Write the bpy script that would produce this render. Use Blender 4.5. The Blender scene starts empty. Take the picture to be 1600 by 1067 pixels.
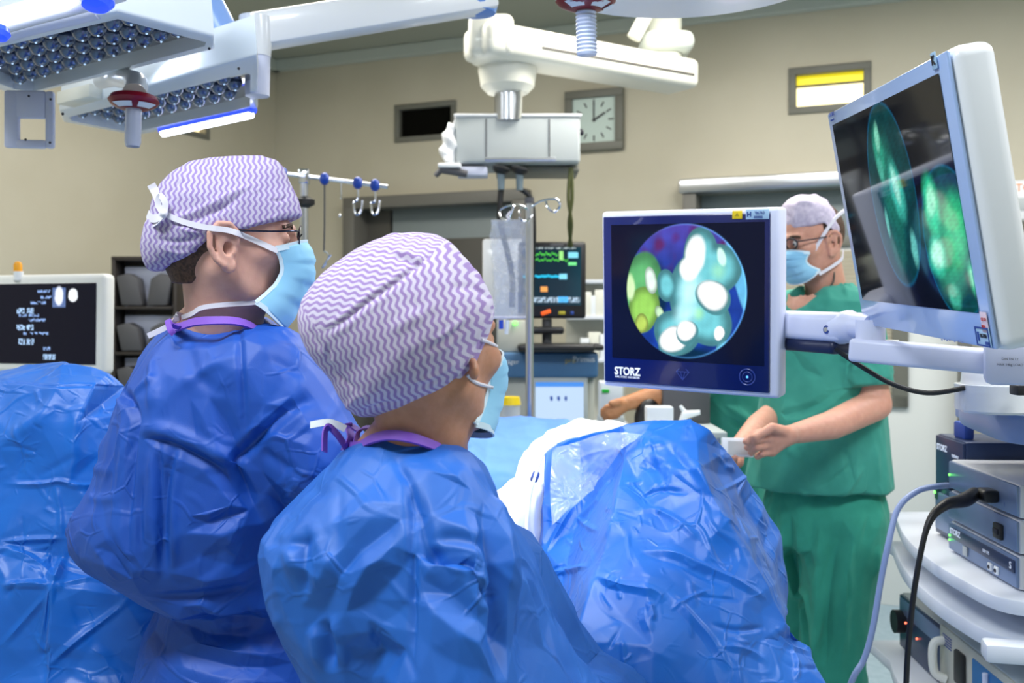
import bpy, bmesh, math, random
import numpy as np
from mathutils import Vector, Matrix
from mathutils.bvhtree import BVHTree
from mathutils.geometry import delaunay_2d_cdt

random.seed(7); rng = np.random.default_rng(11)
SC = bpy.context.scene
COL = SC.collection
F = 1555.56; EYE = 1.45; HZ = 490.0          # focal length in pixels, eye height, horizon row

def P(px, py, d):
    return np.array([(px-800)/F*d, d, EYE-(py-HZ)/F*d])
def Pz(px, py, z):
    return P(px, py, (z-EYE)*F/(HZ-py))
def WD(px): return 1.0/(0.1377+4.756e-5*px)   # distance of the back wall at a pixel column
def W(px, py, off=0.0):
    q = P(px, py, WD(px)); return q+off*WN
WU = np.array([0.921, -0.388, 0]); WU /= np.linalg.norm(WU)
WN = np.array([-0.388, -0.921, 0]); WN /= np.linalg.norm(WN)

# ------------------------------------------------------------------ camera, exposure
cd = bpy.data.cameras.new('camera'); cam = bpy.data.objects.new('camera', cd); COL.objects.link(cam)
cam.location = (0, 0, EYE); cam.rotation_euler = (math.pi/2, 0, 0)
cd.lens = 35; cd.sensor_width = 36; cd.shift_y = -(533.5-HZ)/1600
cd.clip_start = .05
cd.dof.use_dof = True; cd.dof.focus_distance = 1.55; cd.dof.aperture_fstop = 5.6
SC.camera = cam
SC.view_settings.view_transform = 'Standard'; SC.view_settings.look = 'None'
SC.view_settings.gamma = 1; SC.view_settings.use_curve_mapping = False
SC.view_settings.exposure = 0.10
SC.cycles.max_bounces = 8
SC.cycles.use_denoising = True

wd = bpy.data.worlds.new('world'); SC.world = wd; wd.use_nodes = True
wd.node_tree.nodes['Background'].inputs[0].default_value = (.55, .6, .7, 1)
wd.node_tree.nodes['Background'].inputs[1].default_value = .06

def area(name, loc, size, size_y, power, color, target=None, spread=180):
    l = bpy.data.lights.new(name, 'AREA'); l.shape = 'RECTANGLE'; l.size = size; l.size_y = size_y
    l.energy = power; l.color = color; l.spread = math.radians(spread)
    o = bpy.data.objects.new(name, l); COL.objects.link(o); o.location = loc
    if target is not None:
        o.rotation_euler = (Vector(target)-Vector(loc)).to_track_quat('-Z', 'Y').to_euler()
    return o
def spot(name, loc, target, power, color, angle, blend=.5, r=.12):
    l = bpy.data.lights.new(name, 'SPOT'); l.energy = power; l.color = color
    l.spot_size = math.radians(angle); l.spot_blend = blend; l.shadow_soft_size = r
    o = bpy.data.objects.new(name, l); COL.objects.link(o); o.location = loc
    o.rotation_euler = (Vector(target)-Vector(loc)).to_track_quat('-Z', 'Y').to_euler()
    return o

# the room's ceiling luminaires, plus one added fill at the left
area('ceiling_light_near', (-0.9, 0.55, 3.0), 1.0, .5, 52, (.88, .94, 1), (-0.9, .55, 0))
area('ceiling_light_right', (1.5, 1.1, 3.0), 1.2, .6, 48, (.92, .96, 1), (1.5, 1.1, 0))
area('added_fill_left', (-2.3, 2.0, 3.0), 1.0, .5, 18, (.95, .97, 1), (-2.3, 2.0, 0))  # added fill, no fixture: brightens the left monitor frame and table drape
area('ceiling_light_wall_left', (-0.7, 3.9, 3.0), 1.2, .5, 34, (1, .95, .86), (-0.7, 3.9, 0))
area('ceiling_light_wall_right', (0.9, 3.5, 3.0), 1.2, .5, 46, (1, .96, .88), (0.9, 3.5, 0))
area('ceiling_light_far_right', (2.4, 2.9, 3.0), .9, .5, 24, (.95, .97, 1), (2.4, 2.9, 0))
# operating lamps shining on the table (one of them just above the frame)
spot('operating_beam', (0.12, 1.75, 2.12), (0.05, 2.2, 1.05), 70, (.93, .97, 1), 64, .6, .2)
spot('operating_beam_side', (-0.95, 2.35, 1.98), (0.15, 1.95, 1.0), 20, (.72, .82, 1), 70, .6, .15)

# ------------------------------------------------------------------ materials
def mat(name, col, rough=.5, metal=0., spec=.5, emit=None, es=1., alpha=1., trans=0., sheen=0., coat=0., sub=0.):
    m = bpy.data.materials.new(name); m.use_nodes = True
    b = m.node_tree.nodes['Principled BSDF']
    b.inputs['Base Color'].default_value = (*col, 1); b.inputs['Roughness'].default_value = rough
    b.inputs['Metallic'].default_value = metal; b.inputs['Specular IOR Level'].default_value = spec
    if emit: b.inputs['Emission Color'].default_value = (*emit, 1); b.inputs['Emission Strength'].default_value = es
    if alpha < 1: b.inputs['Alpha'].default_value = alpha
    if trans: b.inputs['Transmission Weight'].default_value = trans
    if sheen: b.inputs['Sheen Weight'].default_value = sheen
    if coat: b.inputs['Coat Weight'].default_value = coat
    if sub:
        b.inputs['Subsurface Weight'].default_value = sub; b.inputs['Subsurface Scale'].default_value = .008
        b.inputs['Subsurface Radius'].default_value = (1, .3, .15)
    return m
def noise_mat(m, scale, c2, fac=(.4, .6), bump=0., bscale=None, detail=4, dist=.002):
    nt = m.node_tree; n = nt.nodes; b = n['Principled BSDF']; L = nt.links
    tc = n.new('ShaderNodeTexCoord')
    if c2 is not None:
        no = n.new('ShaderNodeTexNoise'); no.inputs['Scale'].default_value = scale; no.inputs['Detail'].default_value = detail
        L.new(tc.outputs['Object'], no.inputs['Vector'])
        cr = n.new('ShaderNodeValToRGB'); cr.color_ramp.elements[0].position = fac[0]; cr.color_ramp.elements[1].position = fac[1]
        cr.color_ramp.elements[0].color = b.inputs['Base Color'].default_value; cr.color_ramp.elements[1].color = (*c2, 1)
        L.new(no.outputs['Fac'], cr.inputs[0]); L.new(cr.outputs[0], b.inputs['Base Color'])
    if bump:
        n2 = n.new('ShaderNodeTexNoise'); n2.inputs['Scale'].default_value = bscale or scale; n2.inputs['Detail'].default_value = 6
        L.new(tc.outputs['Object'], n2.inputs['Vector'])
        bp = n.new('ShaderNodeBump'); bp.inputs['Strength'].default_value = bump; bp.inputs['Distance'].default_value = dist
        L.new(n2.outputs['Fac'], bp.inputs['Height']); L.new(bp.outputs[0], b.inputs['Normal'])
    return m
def cloth_mat(name, col, col2, rough=.42, spec=.5, weave=900, bump=.25, sheen=.1, trans=0., crease=0):
    m = mat(name, col, rough, spec=spec, sheen=sheen)
    noise_mat(m, 14, col2, (.35, .7), bump=bump, bscale=weave, dist=.0008)
    if crease:
        nt = m.node_tree; n = nt.nodes; L = nt.links; b = n['Principled BSDF']; tc = n.new('ShaderNodeTexCoord'); prev = b.inputs['Normal'].links[0].from_socket
        for sc_, wdt, ds in ((7, .05, .0030), (17, .07, .0013)):
            no = n.new('ShaderNodeTexNoise'); no.inputs['Scale'].default_value = 5; L.new(tc.outputs['Object'], no.inputs['Vector'])
            mx = n.new('ShaderNodeVectorMath'); mx.operation = 'MULTIPLY_ADD'; L.new(no.outputs['Color'], mx.inputs[0]); mx.inputs[1].default_value = (.12, .12, .12); L.new(tc.outputs['Object'], mx.inputs[2])
            vo = n.new('ShaderNodeTexVoronoi'); vo.feature = 'DISTANCE_TO_EDGE'; vo.inputs['Scale'].default_value = sc_; L.new(mx.outputs[0], vo.inputs['Vector'])
            mr = n.new('ShaderNodeMapRange'); mr.interpolation_type = 'SMOOTHSTEP'; mr.inputs['From Max'].default_value = wdt; mr.inputs['To Min'].default_value = 1; mr.inputs['To Max'].default_value = 0; L.new(vo.outputs['Distance'], mr.inputs['Value'])
            n2 = n.new('ShaderNodeTexNoise'); n2.inputs['Scale'].default_value = sc_*.8; L.new(tc.outputs['Object'], n2.inputs['Vector'])
            m2 = n.new('ShaderNodeMapRange'); m2.inputs['From Min'].default_value = .48; m2.inputs['From Max'].default_value = .66; L.new(n2.outputs['Fac'], m2.inputs['Value'])
            mu = n.new('ShaderNodeMath'); mu.operation = 'MULTIPLY'; L.new(mr.outputs[0], mu.inputs[0]); L.new(m2.outputs[0], mu.inputs[1])
            bp = n.new('ShaderNodeBump'); bp.inputs['Strength'].default_value = .8; bp.inputs['Distance'].default_value = ds; L.new(mu.outputs[0], bp.inputs['Height']); L.new(prev, bp.inputs['Normal']); prev = bp.outputs[0]
        L.new(prev, b.inputs['Normal'])
    return m

M = {}
M['wall'] = noise_mat(mat('wall_paint', (.56, .52, .41), .6), 2, (.59, .55, .44), bump=.05, bscale=200)
M['ceiling'] = mat('ceiling_paint', (.40, .42, .36), .6)
M['floor'] = noise_mat(mat('floor_vinyl', (.30, .42, .50), .3), 30, (.36, .48, .56))
M['cove'] = mat('cove_trim', (.55, .60, .56), .5)
M['door_frame'] = mat('door_frame_grey', (.16, .155, .14), .5)
M['door_leaf'] = mat('door_leaf_grey', (.23, .27, .28), .45)
M['door_dark'] = mat('door_dark', (.085, .08, .07), .5)
M['steel'] = mat('brushed_steel', (.62, .64, .68), .28, 1.0)
M['chrome'] = mat('chrome', (.8, .82, .88), .12, 1.0)
M['wframe'] = mat('transom_frame', (.17, .17, .145), .5)
M['dark_glass'] = mat('dark_glass', (.004, .004, .003), .8, spec=.05)
M['lit'] = mat('lit_corridor_glass', (.9, .8, .5), .4, emit=(1, .86, .5), es=1.5)
M['lit_y'] = mat('lit_yellow_band', (.8, .7, .02), .4, emit=(.75, .62, .01), es=.8)
M['blind'] = mat('window_blind', (.62, .56, .44), .6)
M['white'] = mat('white_enamel', (.86, .88, .91), .3, coat=.3)
M['warmwhite'] = mat('warm_white_enamel', (.8, .8, .72), .35, coat=.2)
M['lilac'] = mat('bluish_white_plastic', (.70, .73, .90), .35)
M['greyplastic'] = mat('light_grey_plastic', (.48, .52, .53), .45)
M['darkgrey'] = mat('dark_grey_plastic', (.09, .09, .10), .5)
M['black'] = mat('black_plastic', (.012, .012, .014), .35)
M['rubber'] = mat('black_rubber', (.01, .01, .012), .45)
M['navy'] = mat('navy_bezel', (.003, .009, .10), .25, coat=.3)
M['bluemachine'] = mat('blue_grey_panel', (.06, .16, .32), .45)
M['shelf'] = mat('shelf_white', (.72, .76, .84), .4)
M['shelf_rim'] = mat('shelf_rim_blue_grey', (.24, .32, .52), .4)
M['panel_blue'] = mat('anodised_blue_front', (.20, .28, .46), .35, .5)
M['panel_dark'] = mat('dark_blue_front', (.03, .05, .12), .3, .3)
M['box_white'] = mat('device_casing', (.68, .70, .74), .35, .2)
M['beige'] = mat('beige_casing', (.5, .5, .44), .45)
M['cable_grey'] = mat('grey_blue_cable', (.28, .36, .6), .35)
M['red'] = mat('dark_red_ring', (.22, .006, .02), .3)
M['yellow'] = mat('yellow_plastic', (.85, .62, .01), .4)
M['orange'] = mat('orange_plastic', (.9, .38, .01), .4)
M['green_label'] = mat('green_label', (.02, .5, .05), .4)
M['label'] = mat('white_label', (.8, .85, .9), .5)
M['label_blue'] = mat('pale_blue_label', (.4, .6, .8), .5)
M['ink'] = mat('ink_blue', (.02, .06, .3), .5)
M['ink_black'] = mat('ink_black', (.01, .01, .02), .5)
M['ink_red'] = mat('ink_red', (.6, .05, .03), .5)
M['ink_white'] = mat('lettering_white', (.75, .8, .9), .5, emit=(.6, .7, .9), es=.25)
M['led'] = mat('green_led', (.1, .9, .1), .4, emit=(.15, 1, .1), es=3)
M['led_red'] = mat('red_led', (.9, .1, .05), .4, emit=(1, .15, .08), es=3)
M['glow'] = mat('lamp_glow', (1, 1, 1), .3, emit=(.85, .88, 1), es=5)
M['glow_blue'] = mat('blue_light_strip', (.05, .1, .9), .2, emit=(.01, .05, 1), es=1.0)
M['lampglass'] = mat('lamp_cover_glass', (.015, .02, .05), .08, coat=1)
M['lens'] = mat('lamp_lens', (.10, .14, .24), .03, .6, coat=1)
M['lens_spark'] = mat('lens_led', (1, 1, 1), .2, emit=(.4, .65, 1), es=.9)
M['handle'] = mat('frosted_handle', (.42, .47, .62), .25, coat=.5)
M['gown'] = cloth_mat('gown_blue', (.007, .075, .43), (.010, .09, .47), .52, .5, sheen=0., crease=1)
M['gown2'] = cloth_mat('gown_blue_light', (.010, .115, .50), (.016, .14, .56), .52, .5, sheen=0., crease=1)
M['drape'] = cloth_mat('drape_blue', (.003, .125, .56), (.006, .15, .62), .40, .5, bump=.12, crease=1)
M['drape_left'] = cloth_mat('drape_bright_blue', (.003, .13, .56), (.005, .15, .62), .40, .5, bump=.12, crease=1)
M['drape_far'] = cloth_mat('drape_soft_blue', (.07, .22, .72), (.1, .27, .78), .6, .4)
M['towel'] = cloth_mat('white_drape', (.86, .88, .92), (.9, .92, .95), .6, .3)
M['film'] = mat('clear_plastic_film', (.75, .85, 1), .12, spec=.8, alpha=.3)
M['purple'] = cloth_mat('purple_binding', (.19, .06, .52), (.23, .09, .58), .6)
M['strap'] = cloth_mat('white_strap', (.78, .76, .86), (.84, .82, .9), .6)
M['mask'] = cloth_mat('mask_blue', (.28, .62, .90), (.34, .68, .93), .6, .3, bump=.2)
M['mask_edge'] = cloth_mat('mask_edge', (.66, .83, .95), (.7, .86, .97), .6, .3)
M['scrub'] = cloth_mat('scrub_green', (.045, .31, .24), (.06, .36, .28), .75, .2)
M['scrub_dark'] = cloth_mat('scrub_green_trousers', (.035, .31, .22), (.045, .36, .26), .8, .2)
def skin(name, c, c2):
    m = mat(name, c, .48, spec=.4, sub=.25); return noise_mat(m, 60, c2, (.35, .7), bump=.25, bscale=260, dist=.0008)
M['skin'] = skin('skin_pink', (.66, .36, .29), (.72, .41, .33))
M['skin_tan'] = skin('skin_tan', (.50, .24, .145), (.58, .29, .19))
M['skin_arm'] = skin('skin_fair', (.66, .33, .24), (.72, .38, .28))
M['hair'] = noise_mat(mat('brown_hair', (.05, .022, .012), .6), 180, (.12, .06, .035), bump=.6, bscale=500)
M['eye'] = mat('eye_white', (.7, .68, .65), .15)
M['iris'] = mat('iris', (.04, .06, .08), .1)
M['shoe'] = mat('clog_white', (.6, .62, .66), .5)
M['bag'] = mat('clear_fluid_bag', (.62, .70, .9), .12, spec=.9, alpha=.30)
noise_mat(M['bag'], 40, (.85, .88, .95), bump=1, bscale=30, dist=.01)
M['clear'] = mat('clear_plastic', (.8, .85, .95), .1, spec=.8, alpha=.45)
M['glove'] = mat('latex_glove', (.78, .72, .58), .4)
M['panel_white'] = mat('lamp_panel_white', (.80, .88, .97), .28, coat=.3)
M['glass_lens'] = mat('spectacle_lens', (.9, .9, .95), .03, spec=.8, alpha=.15)

def cap_mat(name, per=.0085, q=.014, amp=.21, c1=(.62, .57, .74), c2=(.27, .17, .50)):
    m = mat(name, c1, .75, spec=.15, sheen=.1); nt = m.node_tree; n = nt.nodes; L = nt.links; b = n['Principled BSDF']
    uv = n.new('ShaderNodeUVMap'); s = n.new('ShaderNodeSeparateXYZ'); L.new(uv.outputs[0], s.inputs[0])
    def ma(op, a, bb):
        x = n.new('ShaderNodeMath'); x.operation = op
        for i, v in enumerate((a, bb)):
            if v is None: continue
            if isinstance(v, (int, float)): x.inputs[i].default_value = v
            else: L.new(v, x.inputs[i])
        return x.outputs[0]
    sv = ma('MULTIPLY', ma('SINE', ma('MULTIPLY', s.outputs[1], 2*math.pi/q), None), amp*2*math.pi)
    su = ma('SINE', ma('ADD', ma('MULTIPLY', s.outputs[0], 2*math.pi/per), sv), None)
    cr = n.new('ShaderNodeValToRGB'); cr.color_ramp.elements[0].position = .36; cr.color_ramp.elements[1].position = .72
    cr.color_ramp.elements[0].color = (*c1, 1); cr.color_ramp.elements[1].color = (*c2, 1)
    L.new(ma('ADD', ma('MULTIPLY', su, .5), .5), cr.inputs[0])
    mx = n.new('ShaderNodeMixRGB'); mx.blend_type = 'MIX'
    no = n.new('ShaderNodeTexNoise'); no.inputs['Scale'].default_value = 400
    L.new(ma('MULTIPLY', no.outputs['Fac'], .35), mx.inputs[0]); L.new(cr.outputs[0], mx.inputs[1]); mx.inputs[2].default_value = (*c1, 1)
    L.new(mx.outputs[0], b.inputs['Base Color'])
    bp = n.new('ShaderNodeBump'); bp.inputs['Strength'].default_value = .5; bp.inputs['Distance'].default_value = .0012
    L.new(no.outputs['Fac'], bp.inputs['Height']); L.new(bp.outputs[0], b.inputs['Normal'])
    return m
M['cap'] = cap_mat('wavy_purple_cap')
M['cap_big'] = cap_mat('wavy_purple_cap_big', .0084, .0145, .20, (.70, .64, .80), (.31, .17, .50))
M['cap_plain'] = noise_mat(mat('pale_lilac_cap', (.56, .50, .66), .8), 90, (.66, .60, .74), bump=.5, bscale=60)

# ------------------------------------------------------------------ objects, parts, tags
def link(o, parent=None, kind=None, label=None, cat=None, group=None):
    COL.objects.link(o)
    if parent is not None: o.parent = parent
    if kind: o['kind'] = kind
    if label: o['label'] = label
    if cat: o['category'] = cat
    if group: o['group'] = group
    return o
def root_of(o):
    v = Vector((0, 0, 0))
    while o is not None: v += o.location; o = o.parent
    return v
def thing(name, label, cat, loc, group=None):
    o = bpy.data.objects.new(name, None); o.empty_display_size = .05
    o.location = Vector([float(c) for c in loc]); return link(o, None, None, label, cat, group)
def mesh_obj(name, V, Q, material, parent=None, smooth=True, label=None, cat=None, group=None, kind=None, uv=None, auto=None):
    V = np.asarray(V, float)
    base = root_of(parent) if parent is not None else Vector(((V[:, 0].min()+V[:, 0].max())/2, (V[:, 1].min()+V[:, 1].max())/2, V[:, 2].min()))
    if auto is None and any(k in name for k in ('binding', 'strap', 'tie', 'tab')): auto = 40
    me = bpy.data.meshes.new(name)
    me.from_pydata((V-np.array(base)).tolist(), [], [list(map(int, f)) for f in Q])
    if smooth: me.polygons.foreach_set('use_smooth', [True]*len(me.polygons))
    if uv is not None:
        lay = me.uv_layers.new(name='UVMap'); lay.data.foreach_set('uv', np.asarray(uv, np.float32).ravel())
    me.materials.append(material); me.update()
    if auto: me.set_sharp_from_angle(angle=math.radians(auto))
    o = bpy.data.objects.new(name, me)
    if parent is None: o.location = base
    return link(o, parent, kind, label, cat, group)

def frame(o, x, z=None, y=None):
    """4x4 from origin and axes (x right, y into the depth, z up)"""
    x = Vector(x).normalized()
    if z is not None:
        z = Vector(z); z = (z-x*z.dot(x)).normalized(); y = z.cross(x)
    else:
        y = Vector(y); y = (y-x*y.dot(x)).normalized(); z = x.cross(y)
    m = Matrix.Identity(4)
    for i in range(3): m[i][0] = x[i]; m[i][1] = y[i]; m[i][2] = z[i]; m[i][3] = float(o[i])
    return m
I4 = Matrix.Identity(4)
class MB:
    def __init__(s, m=None): s.bm = bmesh.new(); s.m = m or I4
    def _add(s, vs, m): bmesh.ops.transform(s.bm, matrix=s.m @ m, verts=vs)
    def box(s, c, size, bev=0., seg=2, rot=None):
        r = bmesh.ops.create_cube(s.bm, size=1); vs = r['verts']
        mm = Matrix.Translation(Vector([float(a) for a in c])) @ (rot or I4) @ Matrix.Diagonal((*[float(a) for a in size], 1))
        s._add(vs, mm)
        if bev:
            es = list({e for v in vs for e in v.link_edges})
            bmesh.ops.bevel(s.bm, geom=es, offset=bev, segments=seg, affect='EDGES', profile=.5, clamp_overlap=True)
        return s
    def cyl(s, a, b, r, r2=None, n=20, caps=True):
        a, b = Vector([float(t) for t in a]), Vector([float(t) for t in b]); d = b-a
        q = d.to_track_quat('Z', 'Y').to_matrix().to_4x4()
        rr = bmesh.ops.create_cone(s.bm, cap_ends=caps, segments=n, radius1=r, radius2=r if r2 is None else r2, depth=d.length)
        s._add(rr['verts'], Matrix.Translation((a+b)/2) @ q); return s
    def ball(s, c, r, n=16, scale=(1, 1, 1), rot=None):
        rr = bmesh.ops.create_uvsphere(s.bm, u_segments=n, v_segments=max(6, n//2), radius=r)
        s._add(rr['verts'], Matrix.Translation(Vector([float(t) for t in c])) @ (rot or I4) @ Matrix.Diagonal((*scale, 1))); return s
    def lathe(s, prof, a=(0, 0, 0), axis=(0, 0, 1), n=28):
        q = Vector(axis).to_track_quat('Z', 'Y').to_matrix().to_4x4(); m = Matrix.Translation(Vector([float(t) for t in a])) @ q
        rings = []
        for r, z in prof:
            rings.append([s.bm.verts.new(s.m @ m @ Vector((r*math.cos(2*math.pi*i/n), r*math.sin(2*math.pi*i/n), z))) for i in range(n)])
        for A, B in zip(rings, rings[1:]):
            for i in range(n): s.bm.faces.new((A[i], A[(i+1) % n], B[(i+1) % n], B[i]))
        s.bm.faces.new(rings[0][::-1]); s.bm.faces.new(rings[-1]); return s
    def prism(s, poly, y0, y1, bev=0.):
        """poly in local x,z; extruded along y"""
        a = [s.bm.verts.new(s.m @ Vector((x, y0, z))) for x, z in poly]; b = [s.bm.verts.new(s.m @ Vector((x, y1, z))) for x, z in poly]
        n = len(a); fs = [s.bm.faces.new(a), s.bm.faces.new(b[::-1])]
        for i in range(n): s.bm.faces.new((a[i], b[i], b[(i+1) % n], a[(i+1) % n]))
        if bev:
            es = list({e for v in a+b for e in v.link_edges})
            bmesh.ops.bevel(s.bm, geom=es, offset=bev, segments=2, affect='EDGES', profile=.5, clamp_overlap=True)
        return s
    def tube(s, pts, r, n=10, closed=False):
        V, Q = tube_mesh(pts, r, n, closed)
        vs = [s.bm.verts.new(s.m @ Vector(v)) for v in V]
        for f in Q: s.bm.faces.new([vs[i] for i in f])
        return s
    def raw(s, V, Q):
        vs = [s.bm.verts.new(s.m @ Vector([float(t) for t in v])) for v in V]
        for f in Q: s.bm.faces.new([vs[i] for i in f])
        return s
    def build(s, name, material, parent=None, smooth=True, auto=35, **k):
        bmesh.ops.recalc_face_normals(s.bm, faces=s.bm.faces)
        me = bpy.data.meshes.new('t'); s.bm.to_mesh(me); s.bm.free()
        V = np.array([v.co[:] for v in me.vertices]); Q = [list(p.vertices) for p in me.polygons]
        bpy.data.meshes.remove(me)
        return mesh_obj(name, V, Q, material, parent, smooth, auto=auto if smooth else None, **k)

def decimate(V, Q, faces):
    me = bpy.data.meshes.new('t'); me.from_pydata(V.tolist(), [], np.asarray(Q).tolist()); o = bpy.data.objects.new('t', me); COL.objects.link(o)
    md = o.modifiers.new('d', 'DECIMATE'); md.ratio = faces/(2*len(Q)); dg = bpy.context.evaluated_depsgraph_get(); e = o.evaluated_get(dg).to_mesh()
    A = np.array([v.co[:] for v in e.vertices]); B = [list(p.vertices) for p in e.polygons]; bpy.data.objects.remove(o); return A, B
def cr(pts, n=8, closed=False):
    """Catmull-Rom through points"""
    p = np.array(pts, float); N = len(p); out = []
    rngi = range(N if closed else N-1)
    for i in rngi:
        if closed: a, b, c, d = p[(i-1) % N], p[i], p[(i+1) % N], p[(i+2) % N]
        else: a, b, c, d = p[max(i-1, 0)], p[i], p[i+1], p[min(i+2, N-1)]
        for t in np.linspace(0, 1, n, endpoint=False):
            out.append(.5*((2*b)+(-a+c)*t+(2*a-5*b+4*c-d)*t*t+(-a+3*b-3*c+d)*t**3))
    if not closed: out.append(p[-1])
    return np.array(out)
def _frames(pts, closed=False):
    p = np.array(pts, float)
    if closed: T = np.roll(p, -1, 0)-np.roll(p, 1, 0)
    else: T = np.gradient(p, axis=0)
    T /= np.linalg.norm(T, axis=1)[:, None]+1e-12
    return p, T
def tube_mesh(pts, r, n=10, closed=False):
    p, T = _frames(pts, closed); N = len(p); r = np.broadcast_to(np.asarray(r, float), (N,))
    up = np.array([0, 0, 1.]) if abs(T[0][2]) < .9 else np.array([1., 0, 0])
    u = np.cross(T[0], up); u /= np.linalg.norm(u); V = []
    for i in range(N):
        u = u-T[i]*(u@T[i]); u /= np.linalg.norm(u); w = np.cross(T[i], u)
        for k in range(n):
            a = 2*math.pi*k/n; V.append(p[i]+r[i]*(math.cos(a)*u+math.sin(a)*w))
    Q = []
    for i in range(N if closed else N-1):
        j = (i+1) % N
        for k in range(n): Q.append((i*n+k, i*n+(k+1) % n, j*n+(k+1) % n, j*n+k))
    if not closed: Q.append(tuple(range(n))[::-1]); Q.append(tuple((N-1)*n+k for k in range(n)))
    return V, Q
def ribbon(pts, wdir, w, t=.0015, closed=False):
    """flat strap: rectangular section, width along wdir"""
    p, T = _frames(pts, closed); N = len(p); wd_ = np.asarray(wdir, float)
    if wd_.ndim == 1: wd_ = np.broadcast_to(wd_, (N, 3))
    V = []
    for i in range(N):
        a = wd_[i]-T[i]*(wd_[i]@T[i]); a /= np.linalg.norm(a)+1e-9; b = np.cross(T[i], a)
        for s1, s2 in ((-1, -1), (1, -1), (1, 1), (-1, 1)): V.append(p[i]+a*w/2*s1+b*t/2*s2)
    Q = []
    for i in range(N if closed else N-1):
        j = (i+1) % N
        for k in range(4): Q.append((i*4+k, i*4+(k+1) % 4, j*4+(k+1) % 4, j*4+k))
    if not closed: Q += [(3, 2, 1, 0), tuple((N-1)*4+k for k in range(4))]
    return V, Q

def text(s, size, m, material, parent, name='lettering', ext=.0006, align='CENTER', sx=1., bold=0.):
    """flat raised letters; m: frame whose x runs along the text, z up, y into the surface"""
    cu = bpy.data.curves.new('t', 'FONT'); cu.body = s; cu.size = size; cu.extrude = ext/2; cu.align_x = align; cu.align_y = 'CENTER'; cu.offset = bold
    cu.resolution_u = 3
    o = bpy.data.objects.new('t', cu); COL.objects.link(o)
    dg = bpy.context.evaluated_depsgraph_get(); dg.update(); me = bpy.data.meshes.new_from_object(o.evaluated_get(dg))
    bpy.data.objects.remove(o)
    R = Matrix.Rotation(math.pi/2, 4, 'X')
    V = [(m @ Matrix.Diagonal((sx, 1, 1, 1)) @ R @ v.co)[:] for v in me.vertices]; Q = [list(p.vertices) for p in me.polygons]
    bpy.data.meshes.remove(me)
    if not V: return None
    return mesh_obj(name, V, Q, material, parent, smooth=False)

# ------------------------------------------------------------------ signed-distance modelling
def ell(p, c, r, R=None):
    q = p-np.asarray(c, np.float32)
    if R is not None: q = q @ np.asarray(R, np.float32)
    r = np.asarray(r, np.float32); k0 = np.linalg.norm(q/r, axis=-1); k1 = np.linalg.norm(q/(r*r), axis=-1)
    return k0*(k0-1)/(k1+1e-9)
def cap(p, a, b, ra, rb=None):
    rb = ra if rb is None else rb
    a = np.asarray(a, np.float32); b = np.asarray(b, np.float32); ab = b-a
    t = np.clip(((p-a)@ab)/(ab@ab+1e-12), 0, 1)
    return np.linalg.norm(p-a-t[..., None]*ab, axis=-1)-(ra+(rb-ra)*t)
def chain(p, pts, rs, k=.01):
    d = None
    for i in range(len(pts)-1):
        e = cap(p, pts[i], pts[i+1], rs[i], rs[i+1]); d = e if d is None else np.minimum(d, e)
    return d
def smin(a, b, k):
    h = np.clip(.5+.5*(b-a)/k, 0, 1); return b*(1-h)+a*h-k*h*(1-h)
def smax(a, b, k): return -smin(-a, -b, k)
def loft(p, z, cx, cy, rx, ry, e=2.3):
    z = np.asarray(z); o = np.argsort(z); z = z[o]
    f = lambda a: np.interp(p[..., 2], z, np.asarray(a)[o])
    CX, CY, RX, RY = f(cx), f(cy), f(rx), f(ry)
    g = (np.abs((p[..., 0]-CX)/RX)**e+np.abs((p[..., 1]-CY)/RY)**e)**(1/e)
    d = (g-1)*np.minimum(RX, RY)
    return np.maximum(d, np.maximum(z[0]-p[..., 2], p[..., 2]-z[-1]))
def surface(f, lo, hi, h):
    """surface nets over a box"""
    lo = np.array(lo, np.float32); n = np.ceil((np.array(hi)-lo)/h).astype(int)+1
    ax = [lo[i]+h*np.arange(n[i], dtype=np.float32) for i in range(3)]
    p = np.stack(np.meshgrid(*ax, indexing='ij'), -1); D = f(p).astype(np.float32)
    s = D < 0
    D = np.where(np.abs(D) < 1e-7, 1e-7, D)
    nx, ny, nz = D.shape
    acc = np.zeros((nx-1, ny-1, nz-1, 3), np.float32); cnt = np.zeros((nx-1, ny-1, nz-1), np.float32)
    quads = []
    for a in range(3):
        sl0 = [slice(None)]*3; sl1 = [slice(None)]*3; sl0[a] = slice(0, -1); sl1[a] = slice(1, None)
        d0, d1 = D[tuple(sl0)], D[tuple(sl1)]; x = (s[tuple(sl0)] != s[tuple(sl1)])
        idx = np.argwhere(x); t = (d0/(d0-d1+1e-20))[x]
        pos = idx.astype(np.float32); pos[:, a] += t
        b, c = (a+1) % 3, (a+2) % 3
        neg = s[tuple(sl1)][x]
        ok = (idx[:, b] > 0) & (idx[:, c] > 0) & (idx[:, b] < n[b]-1) & (idx[:, c] < n[c]-1)
        idx, pos, neg = idx[ok], pos[ok], neg[ok]
        cells = []
        for db, dc in ((0, 0), (-1, 0), (-1, -1), (0, -1)):
            q = idx.copy(); q[:, b] += db; q[:, c] += dc
            np.add.at(acc, tuple(q.T), pos); np.add.at(cnt, tuple(q.T), 1); cells.append(q)
        lin = [(q[:, 0]*(ny-1)+q[:, 1])*(nz-1)+q[:, 2] for q in cells]
        qd = np.stack(lin, 1); qd[neg] = qd[neg][:, ::-1]; quads.append(qd)
    Q = np.concatenate(quads); ids, inv = np.unique(Q, return_inverse=True); Q = inv.reshape(-1, 4)
    a = acc.reshape(-1, 3)[ids]/cnt.reshape(-1)[ids][:, None]
    return (lo+a*h).astype(np.float64), Q
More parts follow.
